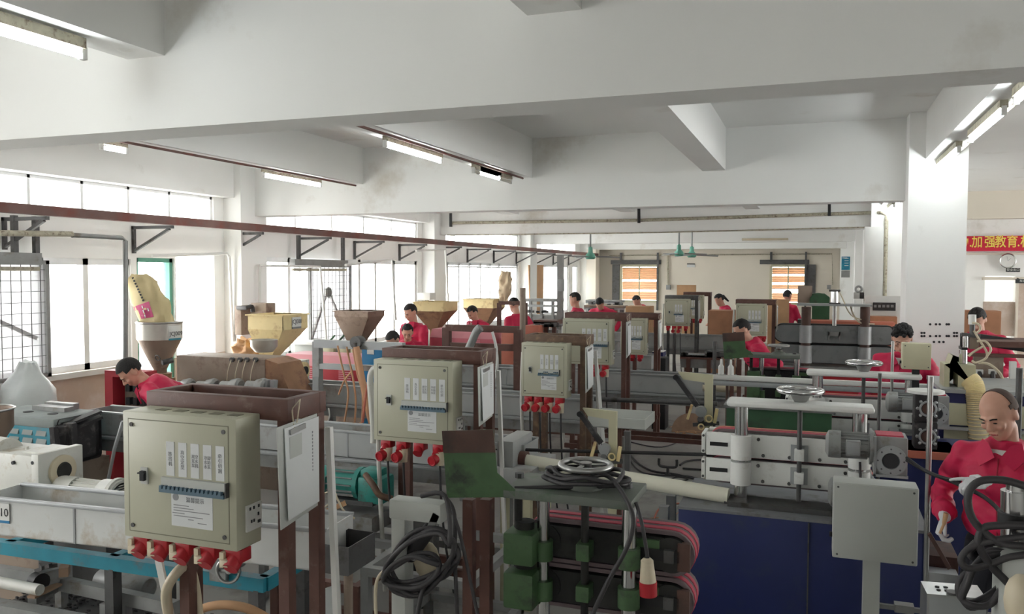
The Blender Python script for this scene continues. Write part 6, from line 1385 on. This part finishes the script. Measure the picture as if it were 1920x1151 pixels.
part(B().box(a.x + .05, a.x + .1, a.y - .1, a.y - .05, 0, zz).box(c_.x - .05, c_.x, c_.y - .05, c_.y, 0, zz), 'tray_leg', 'galv', t)
# cables bottom right
Yk = 2.85
hose([aY(1925, 912, Yk), aY(1880, 900, Yk), aY(1835, 903, Yk), aY(1815, 930, Yk), aY(1825, 975, Yk), aY(1870, 1015, Yk), aY(1930, 1025, Yk)], .012, 'black cable arching over the bald worker jacket hem', 'cable', 'cable', name='black_cable')
hose([aY(1930, 985, Yk), aY(1880, 985, Yk), aY(1845, 990, Yk), aY(1835, 1020, Yk), aY(1858, 1060, Yk), aY(1882, 1085, Yk), aY(1908, 1112, Yk)], .012, 'black cable running down to the cream cap in lower right corner', 'cable', 'cable', name='black_cable')
hose([aY(1925, 1040, Yk), aY(1890, 1045, Yk), aY(1850, 1060, Yk), aY(1815, 1065, Yk), aY(1802, 1050, Yk), aY(1815, 1030, Yk), aY(1850, 1015, Yk), aY(1925, 1005, Yk)], .011, 'black cable forming the wide loop left of corner machine', 'cable', 'cable', name='black_cable')
coil(aY(1850, 1085, Yk + .05), .1, 3, 'black cable bundle hanging before the corner machine', r=.011, flat=.55, ax=Matrix.Rotation(R(-55), 3, 'Y') @ mtf, seed=21)
coil(aY(1880, 1030, Yk + .1), .09, 3, 'black cable bundle lying on the corner machine', r=.011, flat=.3, ax=Matrix.Rotation(R(-10), 3, 'Y') @ mtf, seed=22)
hose([aY(1700, 862, 4.9), aY(1740, 885, 4.8), aY(1790, 905, 4.6), aY(1850, 935, 4.3), aY(1893, 980, 4.0)], .01, 'thin shiny black cable from the gearbox passing the pointing glove', 'black', 'cable', name='thin_cable')
hose([aY(1700, 858, 4.9), aY(1745, 888, 4.7), aY(1800, 902, 4.5)], .008, 'second thin black cable beside the gearbox cable', 'black', 'cable', name='thin_cable')
simple('scrap_plate', 'rusty brown scrap plates on floor behind the grey control box', 'scrap metal', (1738, 1040, 1798, 1072), 5.1, .3, 'rustplate')
simple('scrap_bench', 'pale low plinth carrying rusty scrap plates', 'plinth', (1738, 1072, 1798, 1100), 5.0, .5, 'greylight', floor=True)
o = part(B().bar(aY(1742, 1000, 4.9), aY(1780, 1065, 4.9), .03, .02), 'flat_bar', 'rustplate', None, loc=aY(1780, 1065, 4.9)); tag(o, 'rusty flat bar leaning behind the control box', 'bar')
# ================================================================ people
def remesh(b, name, mat, par, vox, sm=3, label=None):
    bm = b.bm; bmesh.ops.recalc_face_normals(bm, faces=bm.faces[:]); me = bpy.data.meshes.new(name); bm.to_mesh(me); bm.free()
    ob = bpy.data.objects.new(name, me); C.objects.link(ob)
    m = ob.modifiers.new('r', 'REMESH'); m.mode = 'VOXEL'; m.voxel_size = vox; m.use_smooth_shade = True
    if sm: s_ = ob.modifiers.new('s', 'SMOOTH'); s_.iterations = sm; s_.factor = .6
    dg = bpy.context.evaluated_depsgraph_get(); me2 = bpy.data.meshes.new_from_object(ob.evaluated_get(dg)); bpy.data.objects.remove(ob)
    for p in me2.polygons: p.use_smooth = True
    me2.materials.clear(); me2.name = name; o = link_mesh(me2, name, mat, par)
    if label: o['label'] = label
    return o
def elbow(a, c, l1, l2, pole):
    a, c = V(a), V(c); d = c - a; L = min(d.length, (l1 + l2) * .995); u = d.normalized(); c = a + u * L
    x = (l1 * l1 - l2 * l2 + L * L) / (2 * L); h = math.sqrt(max(0, l1 * l1 - x * x)); p = V(pole); p = (p - u * p.dot(u)).normalized()
    return a + u * x + p * h, c
def hand(b, w, d, up, side, curl=.5, point=False, s=1.0):
    """w wrist, d direction of the hand, up = back-of-hand normal, side=+1 thumb to the side d x up"""
    w, d, up = V(w), V(d).normalized(), V(up).normalized(); up = (up - d * up.dot(d)).normalized(); r = d.cross(up) * side
    b.loft([(w - d * .02 * s, r * .024 * s, up * .019 * s), (w + d * .02 * s, r * .032 * s, up * .016 * s), (w + d * .07 * s, r * .04 * s, up * .014 * s), (w + d * .095 * s, r * .038 * s, up * .012 * s)], 14)
    Ls = (.078, .086, .08, .062)
    for i in range(4):
        k = w + d * (.085 - abs(i - 1.2) * .004) * s + r * (.029 - .0195 * i) * s; cc = curl * (.15 if (point and i == 0) else 1); p = k - d * .02 * s; q = k; rad = (.0095 - .0006 * i) * s
        b.rcone(p, rad * 1.05, q, rad, 8); a_ = 0
        for j, f in enumerate((.45, .32, .23)):
            a_ += cc * (.9 if j == 0 else 1.0); dd = d * math.cos(a_) - up * math.sin(a_); q2 = q + dd * Ls[i] * f * s; b.rcone(q, rad * (1 - .08 * j), q2, rad * (.92 - .08 * j), 8); q = q2
    t0_ = w + d * .02 * s + r * .03 * s; t1_ = t0_ + (d * .6 + r * .7 - up * .2).normalized() * .04 * s; t2_ = t1_ + (d * .9 + r * .25 - up * .3).normalized() * .032 * s
    b.rcone(t0_ - r * .012 * s, .014 * s, t1_, .011 * s, 8); b.rcone(t1_, .011 * s, t2_, .009 * s, 8)
def person(lab, pos, face, hgt=1.7, lean=0, bend=.0, turn=0, nod=20, tilt=0, hands=None, gloves=False, hair='full', vox=.016, hvox=.008, hip=.93, detail=True, tr='trousers', sex=1, seated=False, drop=0, hem_z=-.1):
    """face: heading in degrees of the body (0 looks along -Y); lean forward degrees of the torso; nod/turn of the head"""
    s = hgt / 1.72; t = thing('person', lab, 'person', pos, R(face), world=False)
    hz = (hip if not seated else .52) * s - drop; H = V((0, 0, hz)); Lr = Matrix.Rotation(R(lean), 3, 'X')   # leaning toward -Y
    T_ = lambda x, y, z: H + Lr @ V((x * s, y * s, z * s))
    sp = [(0, .0, -.06, .165, .115), (0, .0, .05, .16, .11), (0, -.005, .17, .155, .105), (0, -.01, .28, .175, .115), (0, -.005, .38, .185, .12), (0, .01, .45, .17, .105), (0, .02, .495, .11, .08), (0, .015, .52, .06, .06)]
    sh = .19 * (1 if sex else .9); neck = T_(0, .015, .5); Lf = Lr @ V((0, 1, 0))
    def torso(b, g, z0=-.06):
        b.loft([(T_(x, y, z), Lr @ V(((rx + g) * s, 0, 0)), Lr @ V((0, (ry + g) * s, 0))) for x, y, z, rx, ry in sp if z >= z0], 24)
    # arms
    arms = []
    hd = hands or ((.24, -.12, -.02), (-.24, -.12, -.02))
    for i, sx_ in enumerate((1, -1)):
        S_ = T_(sx_ * sh, .01, .43); W_ = H + V(hd[i]) * s; E_, W2 = elbow(S_, W_, .29 * s, .26 * s, (sx_ * .5, .6, -.5)); arms.append((S_, E_, W2))
    # head frame
    HR = Matrix.Rotation(R(turn), 3, 'Z') @ Matrix.Rotation(R(nod), 3, 'X') @ Matrix.Rotation(R(tilt), 3, 'Y')
    hb = T_(0, -.005, .575) ; hs = s
    P = lambda x, y, z: hb + HR @ (V((x, y, z)) * hs)
    b = B()
    b.rcone(neck - V((0, 0, .02)), .058 * s, P(0, .012, .02), .053 * s, 16)
    b.sph(P(0, .012, .125), .078 * hs, .097 * hs, .1 * hs, 20, HR)           # cranium
    b.loft([(P(0, -.008, .11), HR @ V((.068, 0, 0)) * hs, HR @ V((0, .078, 0)) * hs), (P(0, -.014, .07), HR @ V((.064, 0, 0)) * hs, HR @ V((0, .074, 0)) * hs), (P(0, -.02, .035), HR @ V((.056, 0, 0)) * hs, HR @ V((0, .066, 0)) * hs), (P(0, -.028, .005), HR @ V((.04, 0, 0)) * hs, HR @ V((0, .05, 0)) * hs), (P(0, -.04, -.012), HR @ V((.022, 0, 0)) * hs, HR @ V((0, .03, 0)) * hs)], 20)
    if detail:
        b.rcone(P(0, -.086, .105), .009 * hs, P(0, -.108, .072), .0135 * hs, 8); b.sph(P(.011, -.095, .068), .009 * hs); b.sph(P(-.011, -.095, .068), .009 * hs)
        b.rcone(P(-.035, -.078, .122), .009 * hs, P(-.012, -.086, .12), .009 * hs, 8); b.rcone(P(.035, -.078, .122), .009 * hs, P(.012, -.086, .12), .009 * hs, 8)
        b.rcone(P(-.018, -.084, .04), .0075 * hs, P(.018, -.084, .04), .0075 * hs, 8); b.rcone(P(-.015, -.083, .03), .008 * hs, P(.015, -.083, .03), .008 * hs, 8)
        for e in (1, -1): b.sph(P(e * .042, -.066, .075), .02 * hs, .02 * hs, .02 * hs, 10); 
    for e in (1, -1): b.sph(P(e * .078, .012, .095), .009 * hs, .02 * hs, .033 * hs, 10, HR)
    torso(b, -.02)
    for (S_, E_, W2) in arms:
        b.rcone(S_, .05 * s, E_, .038 * s); b.rcone(E_, .037 * s, W2, .026 * s)
        if not gloves: dd = (W2 - E_).normalized(); hand(b, W2, dd, V((0, 0, 1)) if abs(dd.z) < .8 else V((0, -1, 0)), 1, .5, s=s)
    feet = []
    legs = []
    for sx_ in (1, -1):
        hpj = H + V((sx_ * .095 * s, 0, -.02)); 
        if seated: kn = hpj + V((sx_ * .04, -.42 * s, .0)); an = kn + V((0, .02, -max(.35, kn.z - .08))) 
        else: an = V((sx_ * .12 * s, .02, .09)); kn, _ = elbow(hpj, an, .43 * s, .43 * s, (sx_ * .1, -1, 0))
        legs.append((hpj, kn, an)); b.rcone(hpj, .075 * s, kn, .05 * s); b.rcone(kn, .048 * s, an, .035 * s); b.rcone(an - V((0, -.03, .05)), .038 * s, an + V((0, -.13, -.055)), .03 * s)
    body = remesh(b, 'body', 'skin', t, hvox if detail else vox * .8, 2)
    # eyes, brows, mouth
    if detail:
        for e in (1, -1):
            part(B().sph(P(e * .031, -.0885, .1), .011 * hs, .004 * hs, .0035 * hs, 10, HR), 'eye', 'hair', body)
            part(B().tube([P(e * .014, -.095, .119), P(e * .03, -.093, .124), P(e * .045, -.082, .12)], .0035 * hs, 6), 'eyebrow', 'hair', body)
        part(B().tube([P(-.022, -.087, .036), P(0, -.093, .037), P(.022, -.087, .036)], .0025 * hs, 6), 'lip_line', 'jacketdark', body)
    # hair
    b = B(); b.sph((0, 0, 0), .087 * hs, .106 * hs, .108 * hs, 28 if detail else 16); bm = b.bm; dl = []
    for v in bm.verts:
        x, y, z = v.co / hs; nz = noise.noise(v.co * 40) * .004
        if hair == 'bald': kill = (y < .0 and not (abs(x) > .07 and y > -.03 + abs(z - .02) * .5 and z > -.02)) or z < (-.06 if y > .03 else -.02)
        else: kill = (y < -.055 + (0 if z < .05 else -.2) and z < .045) or (y < .02 and z < .01) or z < (-.06 if y > .03 else -.02)
        if kill: dl.append(v)
        else: v.co += v.normal * 0; v.co *= 1 + nz * (3 if hair == 'curly' else 1) * 3
    bmesh.ops.delete(bm, geom=dl, context='VERTS')
    ex = bmesh.ops.extrude_face_region(bm, geom=bm.faces[:]); 
    for g in ex['geom']:
        if isinstance(g, bmesh.types.BMVert): g.co *= .9
    mt = Matrix.Translation(P(0, .012, .125)) @ HR.to_4x4(); bm.transform(mt)
    if hair == 'bald': bm.transform(Matrix.Translation(P(0, .012, .125)) @ Matrix.Scale(.955, 4) @ Matrix.Translation(-P(0, .012, .125)))
    if hair == 'ponytail': b.rcone(P(0, .11, .13), .03 * hs, P(.02, .15, .0), .018 * hs)
    if hair == 'curly':
        random.seed(4)
        for i in range(70):
            a_, c_ = random.uniform(0, 6.28), random.uniform(.1, 1.35); v = V((math.sin(c_) * math.cos(a_) * .088, math.sin(c_) * math.sin(a_) * .104, math.cos(c_) * .105)); 
            if v.y < -.06 and v.z < .045: continue
            b.sph(P(v.x, v.y + .012, v.z + .125), random.uniform(.014, .024) * hs, n=6)
    part(b, 'hair', 'stubble' if hair == 'bald' else 'hair', t, sharp=70)
    # jacket
    b = B(); torso(b, .022, -.06 if hem_z < 0 else .05)
    hem = [(T_(0, 0, hem_z), Lr @ V((.185 * s, 0, 0)), Lr @ V((0, .135 * s, 0))), (T_(0, 0, hem_z + .09), Lr @ V((.19 * s, 0, 0)), Lr @ V((0, .142 * s, 0))), (T_(0, -.005, .2), Lr @ V((.19 * s, 0, 0)), Lr @ V((0, .135 * s, 0)))]
    b.loft(hem, 24)
    for (S_, E_, W2) in arms:
        C_ = W2 - (W2 - E_).normalized() * .015; b.rcone(S_, .072 * s, E_, .058 * s); b.rcone(E_, .06 * s, C_, .044 * s); b.rcone(T_(0, .01, .44), .08 * s, S_, .07 * s)
        for f in (.25, .6, .85):
            q = S_.lerp(E_, f); b.ring(q, E_ - S_, .058 * s, .012 * s, 14, 6)
            q = E_.lerp(C_, f); b.ring(q, C_ - E_, .047 * s, .011 * s, 14, 6)
    b.ring(T_(0, .012, .52), Lr @ V((0, .25, 1)), .066 * s, .016 * s, 20, 8)
    j = remesh(b, 'jacket', 'jacket', t, vox, 3)
    if detail:
        for v in j.data.vertices:
            k = noise.noise(V((v.co.x * 7, v.co.y * 7, v.co.z * 14))) * .018 + (1 - abs(noise.noise(V((v.co.x * 9, v.co.y * 9, v.co.z * 16)))) * 4) * .004 + noise.noise(v.co * 26) * .003; v.co += v.normal * k
        part(B().tube([T_(0, -.118, .47), T_(0, -.142, .38), T_(0, -.146, .28), T_(0, -.144, .1), T_(0, -.142, -.1)], .004 * s, 6, sub=3), 'zipper', 'jacketdark', j)
        part(B().tube([T_(.07, -.15, .335), T_(.085, -.15, .34), T_(.1, -.147, .334), T_(.125, -.14, .338)], .005 * s, 6), 'chest_emblem', 'trousers', j)
        for e in (1, -1): part(B().prism([T_(e * .012, -.128, .475), T_(e * .05, -.095, .535), T_(e * .088, -.05, .54), T_(e * .115, -.1, .475), T_(e * .075, -.14, .425)], Lr @ V((0, -.012, .004))), 'collar_flap', 'jacket', j)
        part(B().prism([T_(-.045, -.085, .505), T_(.045, -.085, .505), T_(0, -.112, .435)], Lr @ V((0, -.006, 0))), 'shirt_collar', 'white', t)
    # trousers and shoes
    b = B(); b.loft([(H + V((0, 0, -.12 * s)), V((.16 * s, 0, 0)), V((0, .12 * s, 0))), (H + V((0, 0, .04 * s)), V((.165 * s, 0, 0)), V((0, .12 * s, 0)))], 20)
    for hpj, kn, an in legs: b.rcone(hpj, .092 * s, kn, .068 * s); b.rcone(kn, .066 * s, an, .056 * s)
    remesh(b, 'trousers', tr, t, vox, 2)
    b = B()
    for hpj, kn, an in legs: b.rcone(an + V((0, .03, -.05)), .042 * s, an + V((0, -.15, -.052)), .036 * s)
    part(b, 'shoe', 'black', t)
    if gloves:
        for (S_, E_, W2), (hd_, hu, sd, cu, pt_) in zip(arms, gloves):
            b = B(); hand(b, W2, hd_, hu, sd, cu, pt_, s * 1.05); b.rcone(W2 - (W2 - E_).normalized() * .05, .036 * s, W2, .032 * s); remesh(b, 'glove', 'glove', t, .0045, 1)
    return t, arms
def at_head(px, py, Y, hgt, **k):
    """stand a person so that the head top lies under a pixel in plane Y"""
    q = aY(px, py, Y); return V((q.x, q.y, 0)), q.z

def person_at(lab, px, py, Y, face, hgt=1.7, lean=5, nod=20, turn=0, tilt=0, near=None, **k):
    """place a worker so that the crown of the head is at the given point of the hall"""
    target = aY(px, py, Y); s = hgt / 1.72; hip = .52 if k.get('seated') else .93
    Lr = Matrix.Rotation(R(lean), 3, 'X'); HR = Matrix.Rotation(R(turn), 3, 'Z') @ Matrix.Rotation(R(nod), 3, 'X') @ Matrix.Rotation(R(tilt), 3, 'Y')
    crown = Lr @ V((0, -.005, .575)) + V((0, 0, hip)) + HR @ V((0, .012, .125)) + V((0, 0, .108)); crown *= s
    off = Matrix.Rotation(R(face), 3, 'Z') @ V((crown.x, crown.y, 0))
    drop = crown.z - target.z
    if drop < 0: hgt *= target.z / crown.z; drop = 0
    return person(lab, V((target.x - off.x, target.y - off.y, 0)), face, hgt, lean=lean, nod=nod, turn=turn, tilt=tilt, drop=drop, **k)
person_at('bald worker in red jacket and white gloves pointing, at right edge', 1873, 726, 4.7, -26, 1.74, lean=5, turn=-14, nod=24, tilt=-8, hands=((.02, -.36, .37), (-.24, -.15, .12)), gloves=[((-1, -.25, -.05), (.1, -.5, 1), 1, .75, True), ((-.25, -.25, -1), (-.9, -.4, .1), -1, .9, False)], hair='bald', vox=.011, hvox=.006, hem_z=.05)
q = aY(1778, 985, 4.55); o = part(B().cyl(aY(1774, 962, 4.5), aY(1770, 982, 4.5), .012, .009).cyl(aY(1770, 982, 4.5), aY(1762, 1000, 4.5), .007, .006), 'screwdriver', 'card', None, loc=q); tag(o, 'small screwdriver with tan handle in bald worker hanging glove', 'screwdriver')
person_at('young worker in red jacket bending between rows, below steel hopper', 246, 669, 5.7, -62, 1.72, lean=52, nod=50, turn=26, tilt=4, vox=.013, hvox=.006)
person_at('curly haired worker in red jacket behind the white haul-off', 1692, 606, 8.65, -14, 1.76, lean=14, nod=30, turn=8, hair='curly', vox=.013, hvox=.006, hands=((.3, -.3, .05), (-.3, -.25, .0)))
person_at('worker in red jacket standing by cream hopper, taller of two men', 770, 568, 11.0, -20, 1.72, lean=6, nod=26, hvox=.009, hands=((.1, -.3, .1), (-.1, -.3, .1)))
person_at('worker in red jacket leaning forward in front of the standing man', 764, 606, 10.35, 24, 1.66, lean=26, nod=24, hvox=.009)
person_at('worker with only dark hair and forehead above the grey A-shaped frame', 736, 619, 9.3, -10, 1.66, lean=34, nod=40, hvox=.01)
person_at('worker wearing glasses in red jacket before cream hopper', 886, 572, 13.2, -24, 1.68, lean=16, nod=34, hvox=.01)
person_at('dark haired worker in pink red jacket behind the dark brown frame', 965, 557, 13.6, -120, 1.66, lean=12, nod=26, detail=False, vox=.02)
person_at('slim worker in profile in red jacket before the beige pillar', 1079, 547, 15.2, -84, 1.68, lean=6, nod=10, vox=.018, detail=False, hands=((.1, -.4, .25), (-.1, -.4, .2)))
person_at('crouching worker with black hair behind the far grey frames', 1126, 557, 17.6, 0, 1.64, lean=40, nod=50, vox=.022, detail=False)
person_at('worker in red jacket leaning on the tan cardboard box under the left louvred window', 1196, 553, 19.6, -34, 1.66, lean=36, nod=34, vox=.02, detail=False, hands=((.35, -.45, .1), (-.35, -.45, .05)))
person_at('seated worker with ponytail in red jacket at the small wooden table', 1352, 550, 19.0, -70, 1.62, lean=24, nod=28, vox=.02, detail=False, hair='ponytail', hands=((.1, -.42, .12), (-.1, -.42, .12)))
person_at('worker in red jacket seen from behind at the right louvred window', 1476, 543, 19.8, 150, 1.62, lean=8, nod=12, vox=.02, detail=False, hands=((.1, -.4, .1), (-.15, -.4, .1)))
person_at('crouching worker behind the rust topped guard of far green haul-off', 1396, 597, 10.5, -70, 1.66, lean=32, nod=28, vox=.015, hvox=.009)
person_at('worker in red jacket looking down behind the tall white filter at back right', 1834, 575, 10.9, -22, 1.68, lean=16, nod=36, vox=.015, hvox=.009, hands=((.25, -.35, .1), (-.25, -.35, .1)))
q = aX(372, 640, -9.6); person('worker outside the doorway bending over in purple trousers', (q.x, q.y, -.1), 120, 1.6, lean=88, nod=60, vox=.02, detail=False, tr='purple', hands=((.15, -.6, -.35), (-.15, -.6, -.35)))
